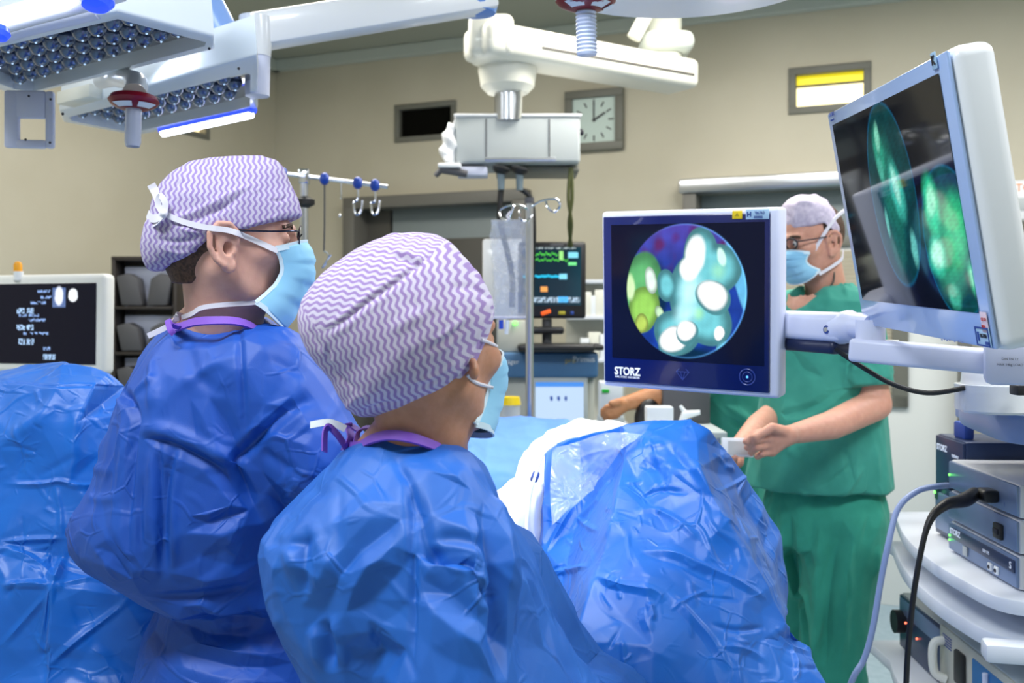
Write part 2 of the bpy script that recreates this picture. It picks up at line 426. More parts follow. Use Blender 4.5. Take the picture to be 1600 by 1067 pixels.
def smooth_mesh(V, Q, it=1, w=.5):
    Q = np.asarray(Q); V = V.copy()
    E = np.unique(np.sort(np.concatenate([Q[:, [0, 1]], Q[:, [1, 2]], Q[:, [2, 3]], Q[:, [3, 0]]]), 1), axis=0)
    for _ in range(it):
        acc = np.zeros_like(V); c = np.zeros(len(V))
        np.add.at(acc, E[:, 0], V[E[:, 1]]); np.add.at(acc, E[:, 1], V[E[:, 0]]); np.add.at(c, E[:, 0], 1); np.add.at(c, E[:, 1], 1)
        V = V+w*(acc/np.maximum(c, 1)[:, None]-V)
    return V
def normals(V, Q):
    Q = np.asarray(Q)
    n = np.cross(V[Q[:, 2]]-V[Q[:, 0]], V[Q[:, 3 if Q.shape[1] == 4 else 1]]-V[Q[:, 1 if Q.shape[1] == 4 else 0]])
    if Q.shape[1] == 3: n = -n
    N = np.zeros_like(V)
    for k in range(Q.shape[1]): np.add.at(N, Q[:, k], n)
    return N/(np.linalg.norm(N, axis=1)[:, None]+1e-12)
def subdiv(V, Q, lvl=1, simple=False):
    me = bpy.data.meshes.new('t'); me.from_pydata(V.tolist(), [], [[int(i) for i in f] for f in Q]); o = bpy.data.objects.new('t', me); COL.objects.link(o)
    md = o.modifiers.new('s', 'SUBSURF'); md.levels = lvl; md.subdivision_type = 'SIMPLE' if simple else 'CATMULL_CLARK'; md.boundary_smooth = 'ALL'
    dg = bpy.context.evaluated_depsgraph_get(); e = o.evaluated_get(dg).to_mesh()
    n = len(e.vertices); A = np.empty(n*3); e.vertices.foreach_get('co', A)
    B = np.empty(len(e.polygons)*4, int); e.polygons.foreach_get('vertices', B)
    bpy.data.objects.remove(o); return A.reshape(-1, 3), B.reshape(-1, 4)

CAMP = Vector((0, 0, EYE))
def cast(bvh, px, py, V=None):
    d = Vector(((px-800)/F, 1, -(py-HZ)/F)).normalized()
    h = bvh.ray_cast(CAMP, d)
    if h[0] is not None: return np.array(h[0])
    h = bvh.find_nearest(CAMP+d*1.5); return np.array(h[0])
def seg_dist(X, poly):
    best = np.full(len(X), 1e9); side = np.zeros(len(X))
    for a, b in zip(poly[:-1], poly[1:]):
        ab = b-a; t = np.clip(((X-a)@ab)/(ab@ab+1e-12), 0, 1); q = X-a-t[:, None]*ab
        d = np.linalg.norm(q, axis=1); m = d < best; best[m] = d[m]
    return best
def stroke(V, N, H, poly, r, h, kind='ridge', taper=True):
    """raise or sink a soft line in the height map H"""
    poly = np.array(poly, float); lo, hi = poly.min(0)-3*r, poly.max(0)+3*r
    m = np.all((V > lo) & (V < hi), axis=1)
    if not m.any(): return
    X = V[m]; L = np.linalg.norm(np.diff(poly, axis=0), axis=1); tot = L.sum()
    d = np.full(len(X), 1e9); s = np.zeros(len(X)); acc = 0
    for a, b, l in zip(poly[:-1], poly[1:], L):
        ab = b-a; t = np.clip(((X-a)@ab)/(ab@ab+1e-12), 0, 1); q = np.linalg.norm(X-a-t[:, None]*ab, axis=1)
        k = q < d; d[k] = q[k]; s[k] = (acc+t*l)[k]; acc += l
    tp = np.clip(np.minimum(s, tot-s)/(.25*tot+1e-9), 0, 1) if taper else 1
    if kind == 'ridge': g = np.exp(-(d/r)**2)
    elif kind == 'sharp': g = np.clip(1-d/(1.8*r), 0, 1)**1.3
    else: g = np.exp(-(d/r)**2)-.45*np.exp(-((d-1.6*r)/(.9*r))**2)    # fold with shoulders
    H[m] += h*g*tp
def px_strokes(V, Q, N, H, items):
    bvh = BVHTree.FromPolygons(V.tolist(), np.asarray(Q).tolist())
    for it in items:
        pts, r, h = it[:3]; h = h*(.6 if r >= .010 else .85); kind = it[3] if len(it) > 3 else 'ridge'
        w = cr([(x, y, 0) for x, y in pts], 5) if len(pts) > 2 else np.array([(*pts[0], 0), (*(np.array(pts[0])+pts[1])/2, 0), (*pts[1], 0)], float)
        stroke(V, N, H, [cast(bvh, q[0], q[1]) for q in w], r, h, kind)
def crumple(V, N, H, n, length, r, h, seed=1, bias=None, region=None):
    rg = np.random.default_rng(seed)
    cand = np.arange(len(V)) if region is None else np.where(region)[0]
    for _ in range(n):
        i = rg.choice(cand); t = rg.normal(size=3)
        if bias is not None: t = t*.45+np.array(bias)*rg.choice([-1, 1])
        t -= N[i]*(t@N[i]); t /= np.linalg.norm(t)+1e-9; b = np.cross(N[i], t)
        l = length*rg.uniform(.5, 1.5); bend = rg.normal()*.2
        poly = [V[i]+t*l*(u-.5)+b*l*bend*(u-.5)**2*2 for u in np.linspace(0, 1, 5)]
        rr = r*rg.uniform(.6, 1.5)
        stroke(V, N, H, poly, rr, h*rg.uniform(.4, 1.3)*rg.choice([1, 1, -1]), rg.choice(['ridge', 'sharp']))
def facets(V, H, wl, amp, n=7, seed=1, squash=(1, 1, .6)):
    """flat planes meeting in creases: folded triangle waves in random directions, fading in and out"""
    rg = np.random.default_rng(seed); X = V*np.array(squash)
    for i in range(n):
        k = rg.normal(size=3); k /= np.linalg.norm(k); k /= wl*rg.uniform(.6, 1.5)
        w = .35*vnoise(X, 5/wl*.5, seed*31+i); t = X@k+rg.uniform(0, 1)+w
        tri = np.abs((t % 1)*2-1); tri = np.where(tri < .06, .03+tri*tri/.12, tri); m = np.clip(.35+1.6*vnoise(X, 2.2/wl, seed*17+i), 0, 1)
        H += amp*(tri-.5)*m
def vnoise(V, s, seed=0):
    """smooth value noise by summed sines"""
    rg = np.random.default_rng(seed); o = np.zeros(len(V))
    for _ in range(7):
        k = rg.normal(size=3)*s; o += np.sin(V@k+rg.uniform(0, 6.28))
    return o/7
# =================================================================== the room
CEIL = 3.05
def wp(px, z=None, off=0.):
    q = W(px, HZ, off); q[2] = z if z is not None else q[2]; return q
corner = wp(430)
Lend = corner+7.2*np.array([-.388, -.921, 0])          # left wall runs toward the viewer's left
Rend = wp(430)+WU*6.6
def wallslab(name, a, b, z0, z1, t, outward, m, holes=()):
    a = np.array(a); b = np.array(b); u = (b-a)/np.linalg.norm(b-a); fr = frame((*a[:2], 0), u, z=(0, 0, 1))
    L = np.linalg.norm((b-a)[:2]); s = 1 if (Vector(outward).dot(fr.to_3x3() @ Vector((0, 1, 0))) > 0) else -1
    mb = MB(fr); xs = sorted({0, L, *[h[0] for h in holes], *[h[1] for h in holes]}); zs = sorted({z0, z1, *[h[2] for h in holes], *[h[3] for h in holes]})
    for x0, x1 in zip(xs, xs[1:]):
        for q0, q1 in zip(zs, zs[1:]):
            if any(h[0]-1e-6 <= x0 and x1 <= h[1]+1e-6 and h[2]-1e-6 <= q0 and q1 <= h[3]+1e-6 for h in holes): continue
            mb.box(((x0+x1)/2, s*t/2, (q0+q1)/2), (x1-x0, t, q1-q0))
    bmesh.ops.remove_doubles(mb.bm, verts=mb.bm.verts, dist=1e-5)
    return mb.build(name, m, smooth=False, kind='structure')
def wz(px, py): return W(px, py)[2]
def wu(px): return float((wp(px)-corner) @ WU)
def hole(px0, py0, px1, py1):
    return (wu(px0), wu(px1), min(wz(px0, py1), wz(px1, py1)), max(wz(px0, py0), wz(px1, py0)))
h_w1 = hole(624, 172, 706, 209); h_w2 = hole(1243, 117, 1350, 160)
h_d1 = (wu(562), wu(815), 0, wz(562, 325)); h_d2 = (wu(1090), wu(1500), 0, wz(1090, 304))
wallslab('wall_back', corner, Rend, 0, CEIL, .16, -WN, M['wall'], [h_w1, h_w2, h_d1, h_d2])
ldir = np.array([-.388, -.921, 0]); loutw = np.array([-.921, .388, 0])
hl = (.66, 1.02, 2.48, 2.66)
wallslab('wall_left', corner, Lend, 0, CEIL, .16, loutw, M['wall'], [hl])
wallslab('wall_right', Rend, Rend+7.2*ldir, 0, CEIL, .16, -loutw, M['wall'])
wallslab('wall_front', Lend, Rend+7.2*ldir, 0, CEIL, .16, WN, M['wall'])
cen = (corner+Rend+7.2*ldir)/2
fr0 = frame((*cen[:2], 0), WU, z=(0, 0, 1))
MB(fr0).box((0, 0, -.05), (6.9, 7.5, .1)).build('floor', M['floor'], smooth=False, kind='structure')
MB(fr0).box((0, 0, CEIL+.05), (6.9, 7.5, .1)).build('ceiling', M['ceiling'], smooth=False, kind='structure')
# pale cove strip around the ceiling, and baseboards
def strip(name, a, b, inw, z0, z1, d, m):
    a, b = np.array(a), np.array(b); u = (b-a)/np.linalg.norm(b-a); c = (a+b)/2+np.array(inw)*d/2
    MB(frame((c[0], c[1], (z0+z1)/2), u, z=(0, 0, 1))).box((0, 0, 0), (np.linalg.norm(b-a), d, z1-z0), .004).build(name, m, smooth=False, kind='structure')
strip('trim_1', corner, Rend, WN, CEIL-.07, CEIL-.001, .05, M['cove'])
strip('trim_2', corner, Lend, -loutw, CEIL-.07, CEIL-.001, .05, M['cove'])
strip('baseboard_back', wp(1500), Rend, WN, 0, .10, .012, M['cove'])
strip('baseboard_left', corner, Lend, -loutw, 0, .10, .012, M['cove'])
strip('baseboard_middle', wp(825), wp(1075), WN, 0, .10, .012, M['cove'])

def wallframe(parent_name, h, m, w=.03, proud=.012, name='window_frame', thick=.05):
    u0, u1, z0, z1 = h; mb = MB(frame((*corner[:2], 0), WU, z=(0, 0, 1)))
    for (a, b, c, d) in ((u0-w, u1+w, z1-.002, z1+w), (u0-w, u1+w, z0-w, z0+.002), (u0-w, u0+.002, z0, z1), (u1-.002, u1+w, z0, z1)):
        if d-c > 0 and d > 0.02: mb.box(((a+b)/2, -proud+thick/2, (c+d)/2), (b-a, thick, d-c), .003)
    return mb
WF = frame((*corner[:2], 0), WU, z=(0, 0, 1))
def pane(h, m, depth, name, parent, z0=None, z1=None):
    u0, u1, a, b = h; a = a if z0 is None else z0; b = b if z1 is None else z1
    return MB(WF).box(((u0+u1)/2, depth, (a+b)/2), (u1-u0, .006, b-a)).build(name, m, parent, smooth=False)
def wroot(name, h): 
    u0, u1, a, b = h; c = corner+WU*(u0+u1)/2; o = bpy.data.objects.new(name, None); o.location = (c[0], c[1], a); return link(o, None, 'structure')
w1 = wroot('window_1', h_w1); wallframe('', h_w1, 0).build('window_frame', M['wframe'], w1); pane(h_w1, M['dark_glass'], .03, 'pane', w1)
w2 = wroot('window_2', h_w2); wallframe('', h_w2, 0, .035).build('window_frame', M['wframe'], w2)
zz = h_w2[3]-.32*(h_w2[3]-h_w2[2])
pane(h_w2, M['lit'], .05, 'lit_glass', w2, None, zz-.006); pane(h_w2, M['lit_y'], .05, 'lit_yellow_strip', w2, zz+.004, None)
MB(WF).box(((h_w2[0]+h_w2[1])/2, .045, zz), (h_w2[1]-h_w2[0], .012, .010)).build('glazing_bar', M['door_dark'], w2)
# transom in the left wall, partly behind the lamp
LF = frame((*corner[:2], 0), -ldir, z=(0, 0, 1))          # x runs toward the corner
w3 = bpy.data.objects.new('window_3', None); c3 = corner+ldir*(hl[0]+hl[1])/2; w3.location = (c3[0], c3[1], hl[2]); link(w3, None, 'structure')
mb = MB(LF)
for (a, b, c, d) in ((-hl[1]-.03, -hl[0]+.03, hl[3], hl[3]+.03), (-hl[1]-.03, -hl[0]+.03, hl[2]-.03, hl[2]), (-hl[1]-.03, -hl[1], hl[2], hl[3]), (-hl[0], -hl[0]+.03, hl[2], hl[3])):
    mb.box(((a+b)/2, .015, (c+d)/2), (b-a, .05, d-c), .003)
mb.build('window_frame', M['wframe'], w3)
MB(LF).box((-(hl[0]+hl[1])/2, .05, (hl[2]+hl[3])/2), (hl[1]-hl[0], .006, hl[3]-hl[2])).build('lit_glass', M['lit'], w3, smooth=False)

# door 1 : grey frame with a closed sliding leaf
d1 = wroot('door_1', h_d1); mb = MB(WF)
u0, u1, _, zt = h_d1
mb.box((u0-.02, 0, zt/2), (.08, .20, zt), .004).box((u1+.02, 0, zt/2), (.08, .20, zt), .004).box(((u0+u1)/2, 0, zt+.02), (u1-u0+.12, .20, .07), .004)
mb.build('door_frame', M['door_frame'], d1)
MB(WF).box(((u0+u1)/2+.10, .07, zt/2), (u1-u0-.20, .04, zt-.01), .004).build('door_leaf', M['door_leaf'], d1)
MB(WF).box((u0+.09, .075, zt/2), (.18, .03, zt-.01)).build('side_leaf', M['door_dark'], d1)
zw = wz(690, 372)
MB(WF).box(((u0+u1)/2+.1, .045, zw-.35), (u1-u0-.30, .012, .7), .003).build('door_window', M['door_dark'], d1)
# door 2 : wide sliding door, steel track, leaf with a blinded window
d2 = wroot('door_2', h_d2); u0, u1, _, zt = h_d2
mb = MB(WF); mb.box((u0-.025, 0, zt/2), (.07, .18, zt), .004).box((u1+.02, 0, zt/2), (.06, .18, zt), .004); mb.build('door_frame', M['door_frame'], d2)
MB(WF).box(((u0+u1)/2, -.05, zt+.035), (u1-u0+.16, .12, .075), .012).build('door_track', M['steel'], d2)
zb = wz(1300, 378)
MB(WF).box(((u0+u1)/2, .06, (zb+zt)/2+.0), (u1-u0-.02, .03, zt-zb-.005), .003).build('upper_panel', M['door_leaf'], d2)
MB(WF).box(((u0+u1)/2, .06, zb/2), (u1-u0-.02, .03, zb), .003).build('door_leaf', mat('door_leaf_white', (.76, .78, .77), .45), d2)
wx0, wx1, wz0, wz1 = wu(1190), wu(1419), wz(1400, 637), wz(1300, 378)
mb = MB(WF)
for (a, b, c, d) in ((wx0, wx1, wz1-.02, wz1+.03), (wx0, wx1, wz0, wz0+.06), (wx0, wx0+.06, wz0, wz1), (wx1-.075, wx1, wz0, wz1)):
    mb.box(((a+b)/2, .035, (c+d)/2), (b-a, .03, d-c), .003)
mb.build('window_frame', M['wframe'], d2)
mb = MB(WF)
nb = 34
for i in range(nb):
    z = wz0+.07+(wz1-wz0-.1)*i/nb; mb.box(((wx0+wx1)/2, .04, z), (wx1-wx0-.12, .004, (wz1-wz0)/nb*.82), rot=Matrix.Rotation(.5, 4, 'X'))
mb.build('window_blind', M['blind'], d2, smooth=False)

# wall clock
c0, c1 = W(884, 139), W(977, 239); cc = (c0+c1)/2
S = .335; ck = thing('wall_clock', 'square grey framed wall clock with pale face showing two o\'clock', 'clock', W(930, 239))
CF = frame(W(930, 189), WU, z=(0, 0, 1))
mb = MB(CF)
for x, z, a, b in ((0, S/2-.022, S, .044), (0, -S/2+.022, S, .044), (S/2-.022, 0, .044, S-.088), (-S/2+.022, 0, .044, S-.088)): mb.box((x, -.02, z), (a, .04, b), .003)
mb.build('clock_frame', M['wframe'], ck)
MB(CF).box((0, -.012, 0), (S-.086, .02, S-.086)).build('clock_face', mat('clock_face', (.55, .68, .64), .4), ck, smooth=False)
for k in range(12):
    a = k*math.pi/6; r = .098; MB(CF).box((r*math.sin(a), -.0235, r*math.cos(a)), (.007, .003, .030), rot=Matrix.Rotation(a, 4, 'Y')).build('hour_mark', M['ink_black'], ck, smooth=False)
for nm, a, l, w in (('minute_hand', 0, .105, .007), ('hour_hand', math.pi/3, .075, .010)):
    MB(CF).box((l/2*math.sin(a), -.027, l/2*math.cos(a)), (w, .003, l), rot=Matrix.Rotation(a, 4, 'Y')).build(nm, M['ink_black'], ck, smooth=False)
MB(CF).cyl((0, -.03, 0), (0, -.022, 0), .008).build('hand_pin', M['ink_black'], ck)

# =================================================================== surgical lamp, upper left
ZL = 2.0
lamp = thing('surgical_lamp', 'large white double-panel surgical lamp with LED lenses and blue glow, upper left', 'surgical lamp', (-.95, 2.3, ZL))
def lamp_panel(px_poly, px_glass, thick, z=ZL):
    poly = [Pz(x, y, z)[:2] for x, y in px_poly]; gl = [Pz(x, y, z)[:2] for x, y in px_glass]
    bm = bmesh.new(); n = len(poly)
    o = [bm.verts.new((*p, z)) for p in poly]; g = [bm.verts.new((*p, z)) for p in gl]; g2 = [bm.verts.new((*p, z+.034)) for p in gl]
    c = sum(np.array(p) for p in poly)/n
    t = [bm.verts.new((*(c+(np.array(p)-c)*.97), z+thick)) for p in poly]
    for i in range(n):
        j = (i+1) % n
        bm.faces.new((o[i], o[j], g[j], g[i])); bm.faces.new((g[i], g[j], g2[j], g2[i])); bm.faces.new((o[i], t[i], t[j], o[j]))
    bm.faces.new(t)
    es = [e for e in bm.edges if all(v in o for v in e.verts)]
    bmesh.ops.bevel(bm, geom=es, offset=.008, segments=3, affect='EDGES', profile=.5)
    mb = MB(); mb.bm.free(); mb.bm = bm
    pn = mb.build('light_panel', M['panel_white'], lamp)
    bm = bmesh.new(); bm.faces.new([bm.verts.new((*p, z+.030)) for p in gl]); bm.faces.new([bm.verts.new((*p, z+.033)) for p in gl])
    mb = MB(); mb.bm.free(); mb.bm = bm; mb.build('cover_glass', M['lampglass'], pn, smooth=False)
    return pn, gl
polyA = [(-70, 62), (183, 19), (335, 58), (336, 78), (45, 149), (15, 146), (-80, 118)]
glA = [(-45, 84), (184, 30), (322, 66), (320, 72), (52, 143), (21, 139), (-50, 112)]
polyB = [(92, 174), (402, 86), (404, 100), (403, 170), (366, 186), (213, 212), (98, 191)]
glB = [(108, 183), (385, 114), (391, 117), (391, 166), (362, 174), (205, 207), (112, 189)]
def inside(p, poly):
    r = False; n = len(poly)
    for i in range(n):
        a, b = poly[i], poly[(i+1) % n]
        if (a[1] > p[1]) != (b[1] > p[1]) and p[0] < (b[0]-a[0])*(p[1]-a[1])/(b[1]-a[1])+a[0]: r = not r
    return r
def edge_d(p, poly):
    return min(np.linalg.norm(p-(a+np.clip((p-a)@(b-a)/((b-a)@(b-a)), 0, 1)*(b-a))) for a, b in zip([np.array(q) for q in poly], [np.array(q) for q in poly[1:]+poly[:1]]))
lens_first = None; spark_first = None
def lenses(pn, gl, pitch, off=(0, 0), mx=45):
    global lens_first, spark_first
    d = np.array([.6, -.47]); d /= np.linalg.norm(d); e = np.array([-d[1], d[0]]); c = sum(np.array(p) for p in gl)/len(gl)+np.array(off); k = 0
    cand = []
    for i in range(-9, 10):
        for j in range(-6, 7):
            q = c+d*pitch*(i+.5*(j % 2))+e*pitch*.86*j
            if inside(q, gl) and edge_d(q, gl) > pitch*.42: cand.append(q)
    for q in cand[:mx]:
        if lens_first is None:
            lens_first = MB().lathe([(.0005, -.020), (.009, -.018), (.016, -.011), (.020, -.002), (.021, .004)], (*q, ZL+.027)).build('lens', M['lens'], pn, auto=None)
            spark_first = MB().ball((q[0]+.004, q[1]-.003, ZL+.008), .0024, 8).build('led', M['lens_spark'], lens_first, auto=None); o = lens_first
            lens_first['q'] = [float(q[0]), float(q[1])]
        else:
            o = lens_first.copy(); COL.objects.link(o); o.parent = pn
            if 'q' in o: del o['q']
            f = lens_first['q']; o.location = (q[0]-f[0], q[1]-f[1], 0)
            s_ = spark_first.copy(); COL.objects.link(s_); s_.parent = o
pnA, g_ = lamp_panel(polyA, glA, .13); lenses(pnA, g_, .060)
pnB, g_ = lamp_panel(polyB, glB, .09); lenses(pnB, g_, .066)
if 'q' in lens_first: del lens_first['q']
# glowing edge strip of the lower panel
a, b = Pz(252, 209, 1.985), Pz(396, 178, 1.985)
MB().tube(cr([a, (a*.7+b*.3), (a*.3+b*.7), b]), [.002]+[.011]*23+[.003], 10).build('glow_strip', M['glow'], lamp)
MB().tube(cr([a+[0, 0, .012], (a*.5+b*.5)+[0, .0, .012], b+[0, 0, .012]]), .012, 10).build('strip_rim', M['glow_blue'], lamp)
# yoke arcs with blue light on the upper panel
MB().tube(cr([P(-40, 45, 1.75), P(40, 22, 1.72), P(110, 4, 1.72), P(190, -18, 1.74)]), .022, 12).build('yoke', M['white'], lamp)
MB().tube(cr([P(-20, 36, 1.70), P(30, 20, 1.68), P(80, 7, 1.68), P(110, 1, 1.69)]), .012, 10).build('glow_strip', M['glow'], lamp)
MB().lathe([(.001, -.012), (.022, -.010), (.030, 0), (.026, .02), (.001, .024)], P(150, 2, 1.68), (0, .3, 1)).build('blue_cap', M['glow_blue'], lamp)
MB().lathe([(.001, -.010), (.014, -.008), (.018, 0), (.014, .01), (.001, .012)], P(-2, 52, 1.62), (0, .3, 1)).build('blue_cap', M['glow_blue'], lamp)
MB().tube(cr([P(-60, 70, 1.86), P(40, 40, 1.84), P(150, 14, 1.84)]), .02, 12).build('yoke', M['lilac'], lamp)
# cover box above the panels
MB(frame(P(300, 110, 2.45), (.8, -.6, 0), z=(0, 0, 1))).box((0, 0, .0), (.36, .10, .05), .01).build('housing_cover', M['warmwhite'], lamp)
MB(frame(P(130, 150, 2.6), (.8, -.6, 0), z=(0, 0, 1))).box((0, 0, .0), (.16, .06, .035), .005).build('housing_cover', M['warmwhite'], lamp)
# strut up to the joint, joint and elbow
MB().tube([P(360, 78, 2.42), P(345, 50, 2.42), P(303, -30, 2.42)], [.042, .042, .042], 14).build('strut', mat('lit_blue_white', (.25, .42, .85), .3), lamp)
MB().lathe([(.001, -.07), (.03, -.068), (.032, .03), (.034, .06), (.001, .062)], P(402, 108, 2.5), (0, 0, 1)).build('joint', M['lilac'], lamp)
MB().lathe([(.001, -.055), (.038, -.05), (.042, 0), (.040, .05), (.001, .055)], P(399, 58, 2.5), (0, 0, 1)).build('joint', M['white'], lamp)
# side handle plate with a rectangular opening
mb = MB(frame(P(49, 187, 2.35), (1, .1, 0), z=(0, .0, 1)))
for c, s in (((-.043, 0, 0), (.034, .018, .135)), ((.043, 0, 0), (.020, .018, .135)), ((0, 0, .035), (.07, .018, .066)), ((0, 0, -.058), (.07, .018, .02))): mb.box(c, s, .006)
mb.build('side_handle', M['lilac'], lamp)
mb = MB()
for x, y in ((40, 218), (78, 223), (79, 155), (45, 150), (373, 107), (98, 178), (327, 76)): mb.ball(P(x, y, 2.33 if x < 90 and y > 145 else 2.0), .003, 8)
mb.build('screws', M['ink_black'], lamp)
# centre bracket, red ring, sterile handle
hb = P(209, 158, 2.1)
MB().tube(cr([P(158, 126, 2.40), P(185, 122, 2.30), P(212, 128, 2.18), P(210, 148, 2.11)]), [.02]*8+[.022]*8+[.024]*8+[.026], 12).build('handle_bracket', M['white'], lamp)
MB().lathe([(.022, .012), (.046, .010), (.052, 0), (.046, -.008), (.030, -.016), (.018, -.018)], hb, (0, .06, 1)).build('red_ring', M['red'], lamp)
mb = MB()
for a0 in (-2.3, -1.0):
    V = []; Q = []; n = 8
    for i in range(n+1):
        a = a0+i/n*1.0
        for r, z in ((.0475, -.0085), (.032, -.0165)): V.append(hb+np.array([r*math.cos(a), r*math.sin(a), z]))
    for i in range(n): Q.append((2*i, 2*i+1, 2*i+3, 2*i+2))
    mb.raw(V, Q)
mb.build('ring_label', M['label'], lamp)
MB().lathe([(.001, -.098), (.014, -.097), (.0165, -.088), (.0165, 0), (.017, .01), (.001, .011)], hb, (0, .06, 1)).build('sterile_handle', M['handle'], lamp)
# ceiling arm of that lamp with a blue hub at its end
arm = thing('lamp_arm', 'white boom arm sloping from the lamp joint up to a round blue hub', 'lamp arm', P(590, 40, 2.5))
def beam(a, b, w, h, m, parent, name, bev=.012):
    a, b = np.array(a), np.array(b); d = b-a; L = np.linalg.norm(d); x = d/L
    return MB(frame((a+b)/2, x, z=(0, 0, 1))).box((0, 0, 0), (L, w, h), bev).build(name, m, parent)
beam(P(392, 52, 2.52), P(770, -8, 2.7), .09, .085, M['white'], arm, 'boom')
MB().lathe([(.001, -.055), (.055, -.05), (.06, -.03), (.06, .06), (.001, .06)], P(743, -8, 2.7), (0, 0, 1)).build('hub', mat('hub_blue', (.12, .3, .75), .3), arm)
MB().cyl(P(743, -20, 2.7), P(743, -20, 2.7)*[1, 1, 0]+[0, 0, CEIL], .03).build('column', M['white'], arm)

# second lamp: only its handle hangs into the picture
lm2 = thing('surgical_lamp', 'surgical lamp mostly above the frame with dark red ring and ribbed clear handle, top centre', 'surgical lamp', P(912, 5, 1.9))
hp = P(915, 6, 1.9)
MB().lathe([(.022, .018), (.050, .016), (.058, .004), (.050, -.004), (.030, -.012), (.018, -.014)], hp, (0, -.06, 1)).build('red_ring', M['red'], lm2)
mb = MB()
for a0 in (-2.5, -1.35, -.3):
    V = []; Q = []
    for i in range(9):
        a = a0+i/8*.8
        for r, z in ((.053, -.0035), (.034, -.0118)): V.append(hp+np.array([r*math.cos(a), r*math.sin(a), z-.0012]))
    for i in range(8): Q.append((2*i, 2*i+1, 2*i+3, 2*i+2))
    mb.raw(V, Q)
mb.build('ring_label', M['label'], lm2)
prof = [(.001, -.098), (.018, -.097)]
for i in range(12): prof += [(.0205, -.092+i*.0075), (.0180, -.0885+i*.0075)]
prof += [(.022, 0), (.022, .01), (.001, .01)]
MB().lathe(prof, hp, (-.03, -.06, 1)).build('ribbed_handle', mat('clear_ribbed_handle', (.62, .70, .92), .15, spec=.8), lm2)
MB().lathe([(.001, -.01), (.30, -.006), (.33, .02), (.32, .07), (.10, .11), (.001, .11)], hp+[.20, .06, .085], (0, 0, 1), 48).build('lamp_head', M['white'], lm2)
MB().cyl(hp+[.2, .06, .15], (hp+[.2, .06, 0])*[1, 1, 0]+[0, 0, CEIL], .03).build('column', M['white'], lm2)

# =================================================================== ceiling pendant
pen = thing('ceiling_pendant', 'white ceiling supply pendant arm with boxy grey-white head and plugs, in front of the clock', 'medical pendant', P(800, 262, 3.9))
D = 3.9
a_ = P(752, 66, 3.75); b_ = P(1062, 66, 4.3); b_[2] = a_[2]
xx = b_-a_; fa = frame((a_+b_)/2, xx, z=(0, 0, 1)); LA = np.linalg.norm(xx)
MB(fa).box((0, 0, .0), (LA+.06, .20, .125), .03, 3).build('arm', M['warmwhite'], pen)
MB(fa).box((.1, -.101, -.012), (LA-.22, .004, .010)).build('arm_groove', M['door_dark'], pen)
MB().box(P(768, 64, 3.80), (.17, .22, .155), .03, 4).build('arm_end_cap', M['warmwhite'], pen)
MB().lathe([(.001, -.09), (.08, -.085), (.105, -.06), (.115, 0), (.115, .03), (.125, .04), (.125, .06), (.001, .06)], P(793, 112, D), (0, 0, 1)).build('brake_hub', M['warmwhite'], pen)
MB().cyl(P(794, 190, D), P(794, 115, D), .055, n=28).build('column', M['steel'], pen)
MB().tube([P(812, 120, D-.05), P(814, 150, D-.05), P(812, 185, D-.05)], .006).build('cable', M['beige'], pen)
hx0, hx1 = P(712, 182, D)[0], P(906, 182, D)[0]; zt, zb = P(0, 184, D)[2], P(0, 256, D)[2]
mb = MB(); mb.box(((hx0+hx1)/2, D+.12, (zt+zb)/2), (hx1-hx0, .30, zt-zb), .012, 3)
mb.build('head', M['greyplastic'], pen)
MB().box(((hx0+hx1)/2, D+.12, zt+.004), (hx1-hx0+.012, .31, .012), .004).build('top_plate', M['white'], pen)
mb = MB()
for px in (760, 858): mb.box((P(px, 0, D)[0], D-.031, (zt+zb)/2), (.004, .004, zt-zb-.02))
mb.build('panel_seams', M['darkgrey'], pen, smooth=False)
MB().prism([(P(712, 184, D)[0], zt), (P(690, 230, D)[0], zt-.13), (P(700, 262, D)[0], zb-.01), (P(712, 262, D)[0], zb-.01)], D-.02, D+.22, .01).build('side_cheek', M['white'], pen)
MB().tube([P(758, 250, D-.07), P(868, 250, D-.07)], .011).tube([P(762, 250, D-.07), P(762, 250, D)], .007).tube([P(864, 250, D-.07), P(864, 250, D)], .007).build('rail', M['steel'], pen)
MB().box((P(738, 268, D)[0], D+.03, P(0, 268, D)[2]), (.12, .10, .036), .006).build('outlet_block', M['lilac'], pen)
MB().box((P(840, 262, D)[0], D+.14, P(0, 262, D)[2]), (.33, .22, .02), .004).build('underside_plate', M['wframe'], pen)
for i, (x, y) in enumerate(((783, 264), (812, 265))):
    q = P(x, y, D-.03)
    o = MB().lathe([(.001, -.02), (.020, -.018), (.034, -.006), (.036, .006), (.020, .014), (.001, .014)], q+[0, 0, .0], (.25, -.2, 1)).build('socket_cap', M['rubber'], pen)
    MB().cyl(q+[0, 0, -.08], q+[0, 0, -.01], .013, .016).build('plug', mat('plug_grey', (.18, .24, .28), .4), pen)
MB().tube(cr([P(783, 294, D), P(781, 340, D), P(789, 378, D+.05), P(800, 430, D+.1), P(800, 480, D+.1)]), .012).build('cable', M['rubber'], pen)
MB().tube(cr([P(812, 294, D), P(830, 312, D), P(834, 360, D), P(832, 420, D+.05), P(830, 480, D+.1)]), .010).build('cable', M['rubber'], pen)
MB().tube(cr([P(891, 262, D), P(888, 310, D+.0), P(893, 350, D+.02), P(889, 385, D+.08)]), .007).tube(cr([P(893, 262, D), P(894, 310, D+.0), P(889, 350, D+.02), P(893, 385, D+.08)]), .007).build('cable', mat('dark_green_cable', (.07, .08, .02), .5), pen)
